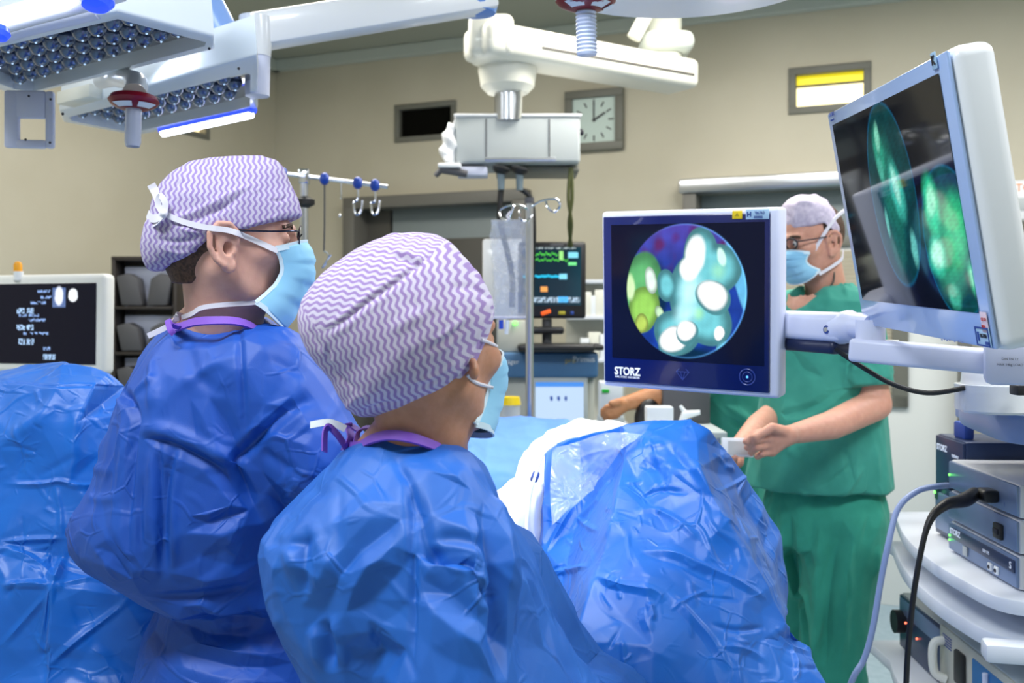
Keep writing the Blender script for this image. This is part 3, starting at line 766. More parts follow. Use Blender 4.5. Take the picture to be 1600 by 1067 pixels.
# crumpled bags and bracket on the pendant's left side
Vb, Qb = surface(lambda p: smin(ell(p, P(703, 222, D), (.028, .05, .07)), ell(p, P(698, 238, D), (.025, .05, .05)), .02)+.008*np.sin(p[..., 2]*90+p[..., 0]*70), P(703, 222, D)-[.09, .1, .14], P(703, 222, D)+[.09, .1, .14], .012)
mesh_obj('crumpled_bag', Vb, Qb, M['white'], pen)
MB().tube([P(680, 275, D-.05), P(690, 264, D-.05), P(730, 272, D-.05)], [.010, .018, .014]).build('swivel_clamp', M['darkgrey'], pen)
MB().box(P(703, 260, D-.04), (.09, .07, .018), .006).build('bracket', M['white'], pen)
MB().ball(P(909, 207, D+.02), .009, 10, (1, 1, 1.5)).build('side_knob', M['ink_black'], pen)
# the riser that takes the arm to the ceiling
MB(frame(P(1035, 40, 4.3), (1, 0, 0), z=(.45, 0, 1))).box((0, 0, .05), (.15, .18, .62), .04, 4).build('riser', M['ceiling'], pen)
MB().tube([P(990, 60, 4.15), P(1022, 0, 4.15), P(1050, -60, 4.15)], .03).build('riser_tube', M['warmwhite'], pen)
MB().box(P(1040, 72, 4.3), (.22, .24, .09), .04, 3).build('riser_foot', M['cove'], pen)
MB().cyl(P(1065, -20, 4.35), P(1065, -20, 4.35)*[1, 1, 0]+[0, 0, CEIL], .12).build('ceiling_column', M['warmwhite'], pen)

# =================================================================== infusion bar (left) and irrigation stand (right)
ib = thing('infusion_stand', 'steel infusion stand with slanting crossbar, blue knobs and hooks, beside the tall surgeon', 'infusion stand', P(477, 490, 3.3)*[1, 1, 0])
D = 3.3
MB().tube([P(432, 270, D), P(606, 292, D)], .007, 12).build('crossbar', M['chrome'], ib)
MB().tube([P(475, 273, D), (P(475, 0, D)[0], D, .06)], .014, 14).build('pole', M['steel'], ib)
MB().box(P(475, 276, D), (.035, .03, .05), .006).build('pole_clamp', M['chrome'], ib)
mb = MB(); q = P(476, 316, D)
mb.lathe([(.012, -.02), (.034, -.008), (.034, .008), (.012, .02)], q, (0, 0, 1), 8); mb.build('clamp_knob', M['rubber'], ib)
bk = mat('blue_knob', (.008, .06, .42), .3)
for x in (442, 507, 559, 586):
    MB().ball(P(x, 270+(x-432)*.126, D), .017, 14, (1, 1, 1.25)).build('blue_knob', bk, ib)
for x, l in ((559, 335), (586, 335)):
    y = 270+(x-432)*.126
    MB().tube(cr([P(x, y+8, D), P(x, y+25, D), P(x-6, l-18, D), P(x-4, l-1, D), P(x+4, l-3, D), P(x+8, l-22, D)], 6), .0042, 8).build('hook', M['chrome'], ib)
for x, l in ((507, 420), (533, 337)):
    y = 270+(x-432)*.126
    MB().tube(cr([P(x, y, D), P(x, (y+l)/2, D), P(x-1, l-28, D)], 4), .003, 8).build('hanger_wire', M['darkgrey'] if x == 507 else M['chrome'], ib)
MB().tube(cr([P(506, 392, D), P(513, 398, D), P(509, 412, D), P(503, 419, D), P(510, 408, D), P(517, 398, D)], 6), .003, 8).build('hook', M['chrome'], ib)
MB().ball(P(531, 337, D), .006, 10).build('hook_ball', M['chrome'], ib)
for k in range(5):
    a = k*2*math.pi/5; c = P(475, 0, D)
    MB().tube([(c[0], D, .09), (c[0]+.28*math.cos(a), D+.28*math.sin(a), .05)], .014).cyl((c[0]+.28*math.cos(a), D+.28*math.sin(a), .0), (c[0]+.28*math.cos(a), D+.28*math.sin(a), .05), .02).build('foot', M['steel'], ib)

st = thing('irrigation_stand', 'slim steel drip stand with looped wire hooks in front of the vital-signs monitor', 'drip stand', P(828, 490, 2.9)*[1, 1, 0])
D = 2.9
MB().tube([P(827, 314, D), (P(829, 0, D)[0], D, .06)], .0115, 16).build('pole', M['steel'], st)
MB().cyl(P(827, 318, D), P(827, 309, D), .014).build('pole_cap', M['darkgrey'], st)
MB().tube(cr([P(827, 326, D), P(805, 320, D+.05), P(784, 326, D+.08), P(781, 337, D+.08), P(792, 345, D+.06), P(798, 334, D+.05), P(803, 321, D+.03)], 8), .0035, 8).build('wire_hook', M['chrome'], st)
MB().tube(cr([P(827, 326, D), P(845, 314, D-.03), P(868, 311, D-.06), P(875, 321, D-.06), P(866, 331, D-.05), P(856, 324, D-.04), P(853, 315, D-.03)], 8), .0035, 8).build('wire_hook', M['chrome'], st)
MB().tube(cr([P(827, 328, D), P(815, 324, D-.03), P(812, 340, D-.06), P(822, 345, D-.06), P(832, 336, D-.04)], 8), .0035, 8).build('wire_hook', M['chrome'], st)
for k in range(5):
    a = k*2*math.pi/5+.3; c = P(829, 0, D)
    MB().tube([(c[0], D, .09), (c[0]+.25*math.cos(a), D+.25*math.sin(a), .05)], .012).cyl((c[0]+.25*math.cos(a), D+.25*math.sin(a), .0), (c[0]+.25*math.cos(a), D+.25*math.sin(a), .05), .02).build('foot', M['steel'], st)
bag = thing('irrigation_bag', 'crumpled clear fluid bag hanging from the drip stand hook', 'fluid bag', P(795, 497, 2.93))
c = P(795, 420, 2.93); s_ = 2.93/F
def fbag(p):
    q = p-c; z = -q[..., 2]/s_
    w = np.interp(z, [-76, -60, 0, 40, 68, 78], [28, 29, 27, 25, 30, 30])*s_; t = np.interp(z, [-76, -60, -30, 30, 60, 78], [3, 7, 16, 17, 8, 3])*s_
    cx = np.interp(z, [-76, 78], [-1, 3])*s_
    g = ((np.abs((q[..., 0]-cx)/w))**3+(np.abs(q[..., 1]/t))**2)**.5
    wr = .10*np.sin(q[..., 0]*160+3*np.sin(q[..., 2]*40))*np.sin(q[..., 2]*90+q[..., 0]*60)
    return np.maximum((g-1+wr)*t, np.abs(q[..., 2])-77*s_)
Vb, Qb = surface(fbag, c-[.07, .05, .16], c+[.07, .05, .16], .004); mesh_obj('bag_film', Vb, Qb, M['bag'], bag)
MB().box(P(796, 496, 2.93), (.105, .006, .008), .002).build('bottom_seal', M['strap'], bag)
MB().tube(cr([P(797, 342, 2.93), P(792, 338, 2.93), P(798, 330, 2.93)], 5), .003).build('hanging_loop', M['strap'], bag)
MB().cyl(P(783, 500, 2.93), P(783, 514, 2.93), .007).build('port', mat('port_blue', (.02, .08, .6), .4), bag)
MB().cyl(P(793, 500, 2.93), P(791, 522, 2.93), .006).build('port', M['label'], bag)

# =================================================================== screens
def picture(name, fr, w, h, nx, ny, fn, parent, strength=1., rough=.12, spec=.25):
    """flat lit display; fn(u,v)->rgb arrays"""
    u, v = np.meshgrid(np.linspace(0, 1, nx+1), np.linspace(0, 1, ny+1)); u = u.ravel(); v = v.ravel()
    L = np.stack([(u-.5)*w, np.zeros_like(u), (.5-v)*h], 1)
    R = np.array(fr.to_3x3()); V = L@R.T+np.array(fr.translation)
    i, j = np.meshgrid(np.arange(nx), np.arange(ny)); a = (j*(nx+1)+i).ravel(); Q = np.stack([a, a+nx+1, a+nx+2, a+1], 1)
    m = mat(name+'_display', (.004, .004, .006), rough, spec=spec); n = m.node_tree.nodes; b = n['Principled BSDF']
    at = n.new('ShaderNodeVertexColor'); at.layer_name = 'image'; m.node_tree.links.new(at.outputs[0], b.inputs['Emission Color']); b.inputs['Emission Strength'].default_value = strength
    o = mesh_obj(name, V, Q, m, parent, smooth=False)
    c = np.clip(fn(u, v), 0, 1); ca = o.data.color_attributes.new('image', 'FLOAT_COLOR', 'POINT')
    ca.data.foreach_set('color', np.concatenate([c, np.ones((len(c), 1))], 1).astype(np.float32).ravel()); return o
def blob(col, u, v, c, cx, cy, rx, ry, ang=0, soft=.12, a=1.):
    ca, sa = math.cos(ang), math.sin(ang); x = (u-cx)*ca+(v-cy)*sa; y = -(u-cx)*sa+(v-cy)*ca
    wob = 1+.05*np.sin(2*np.arctan2(y, x)+cx*9)+.03*np.sin(3*np.arctan2(y, x)+cy*20)
    g = np.sqrt((x/rx)**2+(y/ry)**2)*wob; k = np.clip((1-g)/soft, 0, 1)[:, None]*a; k = k*k*(3-2*k)
    return col*(1-k)+np.array(c)*k
def blobs3(col, u, v, c, cx, cy, rx, ry, ang=0, edge=.45):
    """rounded body with a darker rim"""
    col = blob(col, u, v, np.array(c)*edge, cx, cy, rx*1.08, ry*1.08, ang, .10)
    return blob(col, u, v, c, cx, cy, rx, ry, ang, .5)
def n2(u, v, k, s):
    r = np.random.default_rng(s); o = 0
    for _ in range(6): a = r.normal(size=2)*k; o = o+np.sin(u*a[0]+v*a[1]+r.uniform(0, 6))
    return o/6
def endo_main(u, v):
    x = (u-.500)/.395; y = (v-.488)/.49; r = np.sqrt(x*x+y*y)
    col = np.zeros((len(u), 3))+[.006, .035, .26]
    n = n2(x, y, 6, 3)[:, None]
    col = col*(1+.6*n)+np.clip(-y-.3, 0, 1)[:, None]*np.array([.10, .02, .12])
    ns = np.clip(n2(x, y, 14, 5)+n2(x, y, 9, 6), 0, 1)[:, None]*np.clip(-y*1.5, 0, 1)[:, None]; col = col*(1-ns*.8)+np.array([.10, .004, .06])*ns*.9
    col = blob(col, x, y, (.12, .45, .75), .95, -.1, .16, .75, -.35, .3)
    col = blob(col, x, y, (.0, .02, .06), -.42, .05, .16, .55, 0, .6)
    col = blob(col, x, y, (.0, .02, .05), .0, .97, .8, .2, 0, .6)
    # yellow-green stone on the left
    col = blobs3(col, x, y, (.12, .46, .16), -.78, .0, .34, .62, .25)
    col = blobs3(col, x, y, (.30, .62, .10), -.70, .28, .26, .34, 0); col = blob(col, x, y, (.62, .85, .45), -.93, -.05, .10, .26, 0, .5)
    col = blobs3(col, x, y, (.75, .95, .80), -.57, -.15, .10, .19, -.2); col = blobs3(col, x, y, (.45, .62, .10), -.74, .5, .11, .15, 0); col = blobs3(col, x, y, (.55, .8, .5), -.42, .34, .07, .12, -.4)
    # large pale stone
    te = (.16, .56, .62)
    for a in ((.55, -.33, .33, .38, .3), (.28, -.48, .30, .42, 0), (.16, .05, .42, .58, 0), (.34, .42, .42, .36, 0), (-.30, -.08, .16, .24, 0), (-.14, .62, .36, .34, .2)): col = blob(col, x, y, np.array(te)*.35, *a[:2], a[2]*1.07, a[3]*1.07, a[4], .08)
    for a in ((.55, -.33, .30, .36, .3), (.28, -.48, .28, .4, 0), (.16, .05, .40, .55, 0), (.34, .42, .40, .34, 0), (-.30, -.08, .14, .22, 0), (-.14, .62, .34, .32, .2)): col = blob(col, x, y, te, *a, .55)
    col = blob(col, x, y, (.30, .72, .50), .55, -.3, .18, .22, 0, .8, .7); col = blob(col, x, y, (.35, .80, .45), .22, .32, .16, .14, 0, .8, .8)
    col = blob(col, x, y, (.55, .95, 1.), .08, .0, .26, .45, .1, .9, .95); col = blob(col, x, y, (.5, .9, .95), .0, .35, .25, .3, .4, .9, .9)
    for a in ((.18, -.55, .20, .30, .1), (.08, -.33, .20, .20, 0)): col = blob(col, x, y, (.95, 1, 1), *a, .35)
    for a in ((.45, .05, .27, .24, .35), (-.2, .72, .25, .22, -.4), (.02, .58, .18, .17, 0), (.56, .60, .09, .13, .2)):
        col = blob(col, x, y, np.array(te)*.4, a[0]+.015, a[1]+.03, a[2]*1.1, a[3]*1.1, a[4], .1); col = blob(col, x, y, (.97, 1, 1), *a, .3)
    col = blob(col, x, y, (.6, .95, .8), .60, -.50, .08, .17, -.3, .4)
    col = blobs3(col, x, y, (.15, .5, .6), .65, .84, .14, .14, 0)
    k = np.clip((1-r)*55, 0, 1)[:, None]; rim = np.exp(-((r-.985)/.014)**2)[:, None]*np.clip(x*.6+.4, 0, 1)[:, None]
    tx = n2(x, y, 22, 12)+.7*n2(x, y, 45, 13); col = col*(1+.10*tx[:, None])
    col = col*k+rim*np.array([.1, .35, .8])*.7
    scr = np.zeros((len(u), 3))+[.0, .0015, .016]
    return np.maximum(col, scr*1.0)

# ---- central monitor
mon = thing('endoscopy_monitor', 'square dark-blue bezelled monitor showing a round image of pale stones, centre', 'monitor', (.355, 2.055, 1.29))
TL, TR, BR, BL = map(np.array, ([.191, 2.141, 1.665], [.509, 1.939, 1.654], [.515, 1.969, 1.285], [.197, 2.172, 1.296]))
MF = frame((TL+TR+BR+BL)/4, TR-TL, z=TL-BL); MW, MH = .377, .37
MB(MF).box((0.006, .028, 0), (MW+.012, .05, MH+.008), .008, 3).build('casing', M['lilac'], mon)
MB(MF).box((0, .001, 0), (MW-.012, .006, MH-.014), .004, 2).build('bezel', M['navy'], mon)
SF = MF @ Matrix.Translation((.005, -.0028, .018))
picture('screen', SF, .335, .285, 340, 290, endo_main, mon, 1.15)
MB(MF).box((.03, .07, 0), (.22, .05, .22), .015).build('rear_housing', M['lilac'], mon)
def on(fr, x, z, y=-.003): return fr @ Matrix.Translation((x, y, z))
text('STORZ', .0235, on(MF, -.127, -.1535), M['ink_white'], mon, sx=.82, bold=.0006)
text('KARL STORZ  ENDOSKOPE', .0058, on(MF, -.127, -.1655), M['ink_white'], mon, sx=.82)
MB(on(MF, .132, .176, -.0028)).box((-.015, 0, -.0005), (.0205, .0016, .0165), .0006).build('yellow_sticker', M['yellow'], mon)
MB(on(MF, .132, .176, -.0028)).prism([(-.0195, -.003), (-.0105, -.003), (-.015, .004)], -.0015, -.0008).build('sticker_mark', mat('sticker_mark', (.45, .32, .01), .5), mon)
MB(on(MF, .156, .176, -.0028)).box((.002, 0, -.0005), (.047, .0016, .0195), .0006).build('inventory_label', M['label_blue'], mon)
text('H', .013, on(MF, .1415, .1755, -.0045), M['ink'], mon, bold=.0004); text("'06763", .0085, on(MF, .163, .178, -.0045), M['ink'], mon, sx=.9)
mb = MB(on(MF, .160, .170, -.0042))
for i in range(9): mb.box((-.008+i*.002, 0, 0), (.001, .0006, .005))
mb.build('bar_code', M['ink'], mon, smooth=False)
ring = mat('bezel_mark', (.02, .05, .30), .3)
MB(on(MF, .138, -.148, -.0028)).tube([(.016*math.cos(t), 0, .016*math.sin(t)) for t in np.linspace(0, 2*math.pi, 28, endpoint=False)], .0012, 6, True).tube([(.010*math.cos(t), 0, .010*math.sin(t)) for t in np.linspace(0, 2*math.pi, 24, endpoint=False)], .0008, 6, True).build('power_ring', ring, mon)
MB(on(MF, .138, -.148, -.0035)).ball((0, 0, 0), .0025, 10, (1, .3, 1)).build('power_led', mat('blue_led', (.05, .3, .9), .3, emit=(.1, .4, 1), es=1.5), mon)
mb = MB(on(MF, .0, -.150, -.0032))
for a, b in (((-.014, 0, .004), (.014, 0, .004)), ((-.014, 0, .004), (0, 0, -.013)), ((.014, 0, .004), (0, 0, -.013)), ((-.005, 0, .004), (0, 0, -.013)), ((.005, 0, .004), (0, 0, -.013)), ((-.014, 0, .004), (-.007, 0, .010)), ((.014, 0, .004), (.007, 0, .010))): mb.tube([a, b], .0007, 6)
mb.build('diamond_mark', ring, mon)

# ---- spring arm carrying it
ar = thing('monitor_arm', 'white sprung support arm behind the central monitor, dark blue underside', 'monitor arm', P(1275, 545, 2.0))
a0, a1 = P(1180, 510, 2.12), P(1333, 519, 1.86)
fa = frame((a0+a1)/2, a1-a0, z=(0, 0, 1)); L = np.linalg.norm(a1-a0)
MB(fa).box((0, 0, .008), (L, .07, .056), .014, 3).build('arm_shell', M['lilac'], ar)
MB(fa).box((-.01, 0, -.030), (L-.02, .06, .026), .01, 3).build('arm_underside', mat('arm_underside_navy', (.008, .015, .06), .4), ar)
MB(fa).cyl((L/2-.03, -.038, .004), (L/2-.03, -.034, .004), .008).build('screw_rim', M['ink'], ar)
MB(fa).cyl((L/2-.03, -.0395, .004), (L/2-.03, -.034, .004), .0045).build('screw', M['steel'], ar)
MB().tube(cr([P(1312, 514, 1.88), P(1335, 508, 1.84), P(1362, 512, 1.80)], 5), [.030]*5+[.024]*5+[.024], 14).build('arm_neck', M['lilac'], ar)
br = thing('pivot_arm', 'white horizontal bracket arm under the large tilted monitor, pale rating label', 'monitor arm', P(1500, 600, 1.8))
b0, b1 = P(1358, 548, 1.80), P(1560, 566, 1.68)
fb = frame((b0+b1)/2, b1-b0, z=(0, 0, 1)); L2 = np.linalg.norm(b1-b0)
MB(fb).box((0, 0, 0), (L2+.06, .06, .042), .008, 3).build('bar', M['lilac'], br)
MB().cyl(P(1360, 548, 1.80), P(1360, 500, 1.80), .026, n=24).build('pivot', M['lilac'], br)
MB().cyl(P(1385, 545, 1.83), P(1385, 531, 1.83), .022, n=24).build('pivot_cap', M['warmwhite'], br)
MB(frame(P(1590, 572, 1.62), (1, -.5, 0), z=(0, 0, 1))).box((.03, 0, .012), (.16, .05, .085), .012).build('bracket_block', M['lilac'], br)
for i, (s, y) in enumerate((('DIN EN 12', 561), ('MAX 14kg LOAD', 570))):
    text(s, .0052, frame(P(1578, y, 1.60), (1, -.5, 0), z=(0, 0, 1)), M['ink_black'], br)
MB().lathe([(.001, -.075), (.058, -.07), (.06, -.02), (.056, .012), (.04, .03), (.001, .03)], P(1556, 584, 1.82), (0, 0, 1), 36).build('turret', M['white'], br)
MB().cyl(P(1556, 600, 1.82), (P(1556, 600, 1.82)[0], 1.82, 1.275), .07, n=36).build('turret_base', M['white'], br)
MB().box(P(1592, 609, 1.72), (.02, .03, .018), .003).build('connector', M['rubber'], br)
cb = MB().tube(cr([P(1305, 545, 1.86), P(1345, 572, 1.85), P(1395, 600, 1.84), P(1450, 614, 1.83), P(1508, 606, 1.80)], 8), .0048, 10).build('cable', M['rubber'], label='thin black cable drooping from the sprung arm to the pivot turret', cat='cable')

# ---- large tilted monitor, right
big = thing('surgical_display', 'large white tilted flat monitor with dark green-blue images, upper right', 'monitor', (.60, 1.55, 1.40))
TL, TR, BR, BL = map(np.array, ([.576, 1.822, 1.819], [.554, 1.266, 1.791], [.628, 1.283, 1.398], [.650, 1.839, 1.426]))
BF = frame((TL+TR+BR+BL)/4, TR-TL, z=TL-BL); BW, BH = .557, .40
MB(BF).box((0, .033, 0), (BW, .058, BH), .018, 4).build('casing', M['white'], big)
MB(BF).box((0, .0015, 0), (BW-.010, .006, BH-.010), .004).build('bezel', mat('bezel_pale_blue', (.36, .50, .80), .22, coat=.4), big)
def uvq(px, py):
    """point of the monitor face under a pixel, in its own u,v"""
    o = Vector(CAMP); d = Vector(((px-800)/F, 1, -(py-HZ)/F)); im = BF.inverted(); oo = im @ o; dd = im.to_3x3() @ d; t = -oo.y/dd.y; q = oo+dd*t; return q.x/BW+.5, .5-q.z/BH
def endo_big(u, v):
    col = np.zeros((len(u), 3))+[.002, .003, .006]
    x = u; y = v; n = n2(x*10, y*6, 3, 8)[:, None]
    def disc(c, cx, cy, rx, ry):
        nonlocal col
        r = np.sqrt(((x-cx)/rx)**2+((y-cy)/ry)**2); k = np.clip((1-r)*30, 0, 1)[:, None]; rim = np.exp(-((r-.98)/.02)**2)[:, None]
        col = col*(1-k)+np.array(c)*k*(1+.35*n)+rim*np.array([.0, .05, .12])
    disc((.002, .045, .05), .50, .45, .20, .46); disc((.001, .05, .045), .90, .70, .20, .34)
    s = lambda a, b: a
    for c, a in (((.01, .16, .12), (.42, .48, .10, .40, 0)), ((.02, .30, .20), (.37, .25, .06, .17, 0)), ((.20, .62, .45), (.375, .18, .03, .10, .1)), ((.06, .4, .3), (.36, .33, .035, .09, 0)),
                 ((.05, .50, .40), (.475, .46, .07, .20, -.12)), ((.30, .75, .62), (.47, .43, .035, .13, -.12)), ((.01, .12, .10), (.40, .72, .08, .18, 0)), ((.12, .5, .45), (.54, .74, .035, .12, 0)), ((.1, .45, .38), (.34, .60, .02, .1, 0)),
                 ((.01, .26, .10), (.80, .62, .15, .28, .2)), ((.02, .5, .18), (.86, .55, .10, .20, .2)), ((.03, .62, .30), (.72, .42, .075, .17, 0)), ((.35, .90, .60), (.72, .40, .045, .09, .2)),
                 ((.04, .62, .38), (.70, .69, .085, .12, .1)), ((.40, .95, .72), (.70, .68, .06, .08, .1)), ((.05, .6, .3), (.94, .80, .06, .10, 0)), ((.2, .8, .5), (.93, .79, .03, .06, 0)), ((.04, .4, .25), (.78, .90, .06, .07, 0))):
        a = list(a); a[0] += .07 if a[0] < .6 else .08; a[1] = a[1]-.02 if a[0] < .66 else .70+(a[1]-.62)*.85
        col = blob(col, x, y, c, *a, .6)
    tex = np.clip(n2(x*30, y*22, 6, 9), -.8, 1)[:, None]; col = col*(1+.35*tex)
    return np.clip(col, 0, 1)
picture('screen', BF @ Matrix.Translation((-.003, -.0028, .012)), BW-.064, BH-.080, 260, 190, endo_big, big, .9, .06, .5)
def onb(px, py, y=-.004):
    u, v = uvq(px, py); return BF @ Matrix.Translation(((u-.5)*BW, y, (.5-v)*BH))
text('STORZ', .010, onb(1303, 178), M['ink'], big); text('ENDOSKOPE', .004, onb(1304, 187), M['ink'], big)
MB(onb(1464, 94)).box((0, 0, 0), (.016, .0014, .022), .0005).build('logo_plate', M['label_blue'], big); text('K', .016, onb(1464, 94, -.0055), M['ink_black'], big, bold=.0008)
MB(onb(1543, 503)).box((0, 0, 0), (.019, .0014, .028), .0005).build('paper_sticker', mat('pink_label', (.75, .6, .7), .5), big)
text('CE 12', .006, onb(1543, 498, -.0055), M['ink_red'], big); text('0123', .005, onb(1543, 509, -.0055), M['ink_red'], big)
MB(onb(1541, 525)).box((0, 0, 0), (.042, .0014, .026), .0005).build('inventory_label', M['label_blue'], big)
mb = MB(onb(1541, 525, -.0052))
for c, s in (((0, 0, .012), (.040, .001, .0022)), ((0, 0, -.012), (.040, .001, .0018)), ((-.019, 0, 0), (.0018, .001, .024)), ((.019, 0, 0), (.0018, .001, .024)), ((-.012, 0, .0), (.005, .001, .012)), ((.012, 0, -.008), (.010, .001, .004))): mb.box(c, s)
mb.build('label_border', M['ink'], big, smooth=False); text('06780', .008, onb(1543, 524, -.0055), M['ink_black'], big)
mb = MB()
for i, px in enumerate((1476, 1480, 1484, 1488, 1496, 1502, 1508)):
    q = onb(px, 530+(px-1476)*.12); m0 = mb.m; mb.m = q; mb.box((0, 0, .001 if i % 2 else 0), (.004, .0008, .0022)); mb.m = m0
mb.build('control_marks', mat('soft_mark', (.18, .24, .5), .5), big, smooth=False)

# =================================================================== anaesthesia workplace, centre back
an = thing('anaesthesia_machine', 'grey anaesthesia machine with blue-grey top band and small lit screen', 'anaesthesia machine', (P(860, 0, 3.9)[0], 4.1, 0))
D = 3.9
X = lambda px: P(px, 0, D)[0]
Zp = lambda py, d=3.9: P(0, py, d)[2]
MB().box(((X(760)+X(936))/2, D+.28, (Zp(551)+Zp(591))/2), (X(936)-X(760), .5, Zp(551)-Zp(591)), .012, 3).build('top_console', M['bluemachine'], an)
MB().box(((X(770)+X(932))/2, D+.30, (Zp(591)+.15)/2), (X(932)-X(770), .44, Zp(591)-.15), .01).build('body', M['beige'], an)
MB().box((X(834), D+.065, Zp(625)), (.03, .03, .22), .005).build('handle_post', M['lilac'], an)
MB().box((X(876), D+.055, Zp(636)), (X(920)-X(832), .03, .25), .008).build('screen_bezel', M['greyplastic'], an)
def anscr(u, v):
    c = np.zeros((len(u), 3))+[.55, .72, .95]
    c[v < .09] = (.08, .30, .85)
    for k in range(3):
        c = blob(c, u, v, (.03, .08, .35), .33+.15*k, .32, .035, .06, 0, .3); c = blob(c, u, v, (.2, .3, .7), .33+.15*k, .74, .05, .015, 0, .5)
    return c
picture('screen', frame((X(875), D+.037, Zp(638)), (1, 0, 0), z=(0, 0, 1)), X(914)-X(838), .20, 60, 60, anscr, an, 1.0)
text('Primus', .032, frame((X(913), D+.028, Zp(562)), (1, 0, 0), z=(0, 0, 1)), M['label'], an)
text('pro', .030, frame((X(892), D+.028, Zp(564)), (1, 0, 0), z=(0, 0, 1)), mat('gold_lettering', (.45, .38, .1), .4), an)
text('Dräger', .026, frame((X(796), D+.028, Zp(566)), (1, 0, 0), z=(0, 0, 1)), M['label'], an)
for sx in (-.17, .17):
    for sy in (.12, .45):
        MB().cyl((X(852)+sx, D+sy-.02, .05), (X(852)+sx, D+sy+.02, .05), .05).box((X(852)+sx, D+sy, .12), (.04, .05, .08)).build('castor', M['darkgrey'], an)
jar = thing('absorber_jar', 'clear canister with yellow lid at the front of the anaesthesia machine', 'canister', P(797, 690, 3.7)); jar.location.z = 0
MB().cyl((P(797, 0, 3.7)[0], 3.7, Zp(700, 3.7)), (P(797, 0, 3.7)[0], 3.7, Zp(632, 3.7)), .038, n=24).build('canister', M['clear'], jar)
MB().cyl((P(797, 0, 3.7)[0], 3.7, Zp(632, 3.7)), (P(797, 0, 3.7)[0], 3.7, Zp(620, 3.7)), .041, .036, n=24).build('lid', M['yellow'], jar)
MB().cyl((P(797, 0, 3.7)[0], 3.7, 0), (P(797, 0, 3.7)[0], 3.7, Zp(700, 3.7)), .02).build('post', M['steel'], jar)
D = 4.05; top = Zp(551)
vm = thing('vital_signs_monitor', 'black vital signs monitor with green and blue traces above the anaesthesia machine', 'monitor', (P(862, 0, D)[0], D, top))
cxm = (P(812, 0, D)[0]+P(913, 0, D)[0])/2; wm = .275
MB().box((P(862, 0, D)[0], D, Zp(438, D)), (wm, .06, .31), .012, 3).build('casing', M['black'], vm)
def vs(u, v):
    r = np.random.default_rng(2); c = np.zeros((len(u), 3))+[.003, .02, .035]; c += np.clip(u-.7, 0, 1)[:, None]*np.array([.0, .06, .08])
    def line(y0, amp, col, x0, x1, k, th=.012):
        yy = y0+amp*np.sin(u*k)*np.sin(u*k*.37+1); m = (np.abs(v-yy) < th) & (u > x0) & (u < x1); c[m] = col
    line(.12, .03, (.1, .75, .08), .1, .6, 90); line(.22, .025, (.08, .6, .06), .1, .78, 70); line(.50, .01, (.02, .55, .85), .0, .65, 40, .02)
    def patch(x0, x1, y0, y1, col, f=.65):
        m = (u > x0) & (u < x1) & (v > y0) & (v < y1) & (n2(u*60, v*40, 3, 4) < f); c[m] = col
    patch(.62, .70, .07, .22, (.35, .85, .25)); patch(.78, .95, .09, .19, (.25, .75, .95)); patch(.78, .92, .26, .31, (.2, .9, .3)); patch(.62, .76, .46, .55, (.25, .75, 1.)); patch(.05, .15, .68, .74, (.9, .35, .1)); patch(.3, .42, .68, .77, (.95, .4, .1))
    patch(.1, .98, .86, .95, (.45, .6, .75), .1); patch(.6, .78, .85, .95, (.1, .5, 1)); patch(.2, .9, .0, .03, (.5, .6, .6), 0.0)
    return c
picture('screen', frame((P(862, 0, D)[0], D-.0315, Zp(432, D)), (1, 0, 0), z=(0, 0, 1)), .235, .235, 110, 110, vs, vm, 1.1)
MB().box(P(853, 488, D-.032), (.040, .004, .016), .003, rot=Matrix.Rotation(-.35, 4, 'Y')).build('alarm_label', mat('orange_red', (.9, .12, .01), .4, emit=(.9, .12, .01), es=.4), vm)
MB().box(P(878, 489, D-.032), (.028, .004, .014), .003).build('yellow_button', mat('olive_yellow', (.4, .35, .02), .4), vm)
MB().box(P(894, 489, D-.032), (.014, .004, .014), .003).build('blue_button', M['ink'], vm)
MB().box(P(870, 383, D-.032), (.055, .004, .014), .002).build('top_plate', M['darkgrey'], vm)
MB().cyl((P(855, 0, D)[0], D+.02, top), (P(855, 0, D)[0], D+.02, Zp(498, D)), .02).build('stem', M['darkgrey'], vm)
MB().box((P(850, 0, D)[0], D, Zp(516, D)), (.16, .10, .03), .01).build('bracket', M['black'], vm)
MB().box((P(866, 0, D)[0], D-.12, top+.02), (.30, .18, .030), .012, 3).build('stand_foot', M['black'], vm)
sc = thing('side_screen', 'white-backed screen edge standing behind the hanging fluid bag', 'screen', (P(775, 0, 4.0)[0], 4.2, top))
MB().box((P(785, 0, 4.2)[0], 4.25, Zp(435, 4.2)), (.17, .04, .34), .012).build('casing', M['white'], sc)
MB().box((P(785, 0, 4.2)[0], 4.25, (top+Zp(498, 4.2))/2), (.05, .04, Zp(498, 4.2)-top), .006).build('stand', M['greyplastic'], sc)
md = thing('gas_module', 'small grey module with green light on top of the anaesthesia machine', 'medical device', (P(800, 0, 3.95)[0], 4.0, top))
MB().box((P(803, 0, 3.95)[0], 4.03, (top+Zp(500, 3.95))/2), (.13, .16, Zp(500, 3.95)-top), .008).build('casing', M['beige'], md)
MB().cyl(P(805, 505, 3.94), P(805, 505, 3.96), .009).build('green_light', M['led'], md)
kb = thing('keyboard', 'black keyboard-like control pad lying on the blue-grey console', 'control pad', (P(895, 0, 3.95)[0], 3.96, top))
MB().box((P(893, 0, 3.95)[0]+.03, 3.955, top+.019), (.19, .10, .022), .008, 3).build('body', M['rubber'], kb)
mb = MB()
for i in range(8):
    for j in range(3): mb.box((P(893, 0, 3.95)[0]-.04+i*.02, 3.925+j*.026, top+.032), (.015, .018, .006), .002)
mb.build('keys', M['darkgrey'], kb)
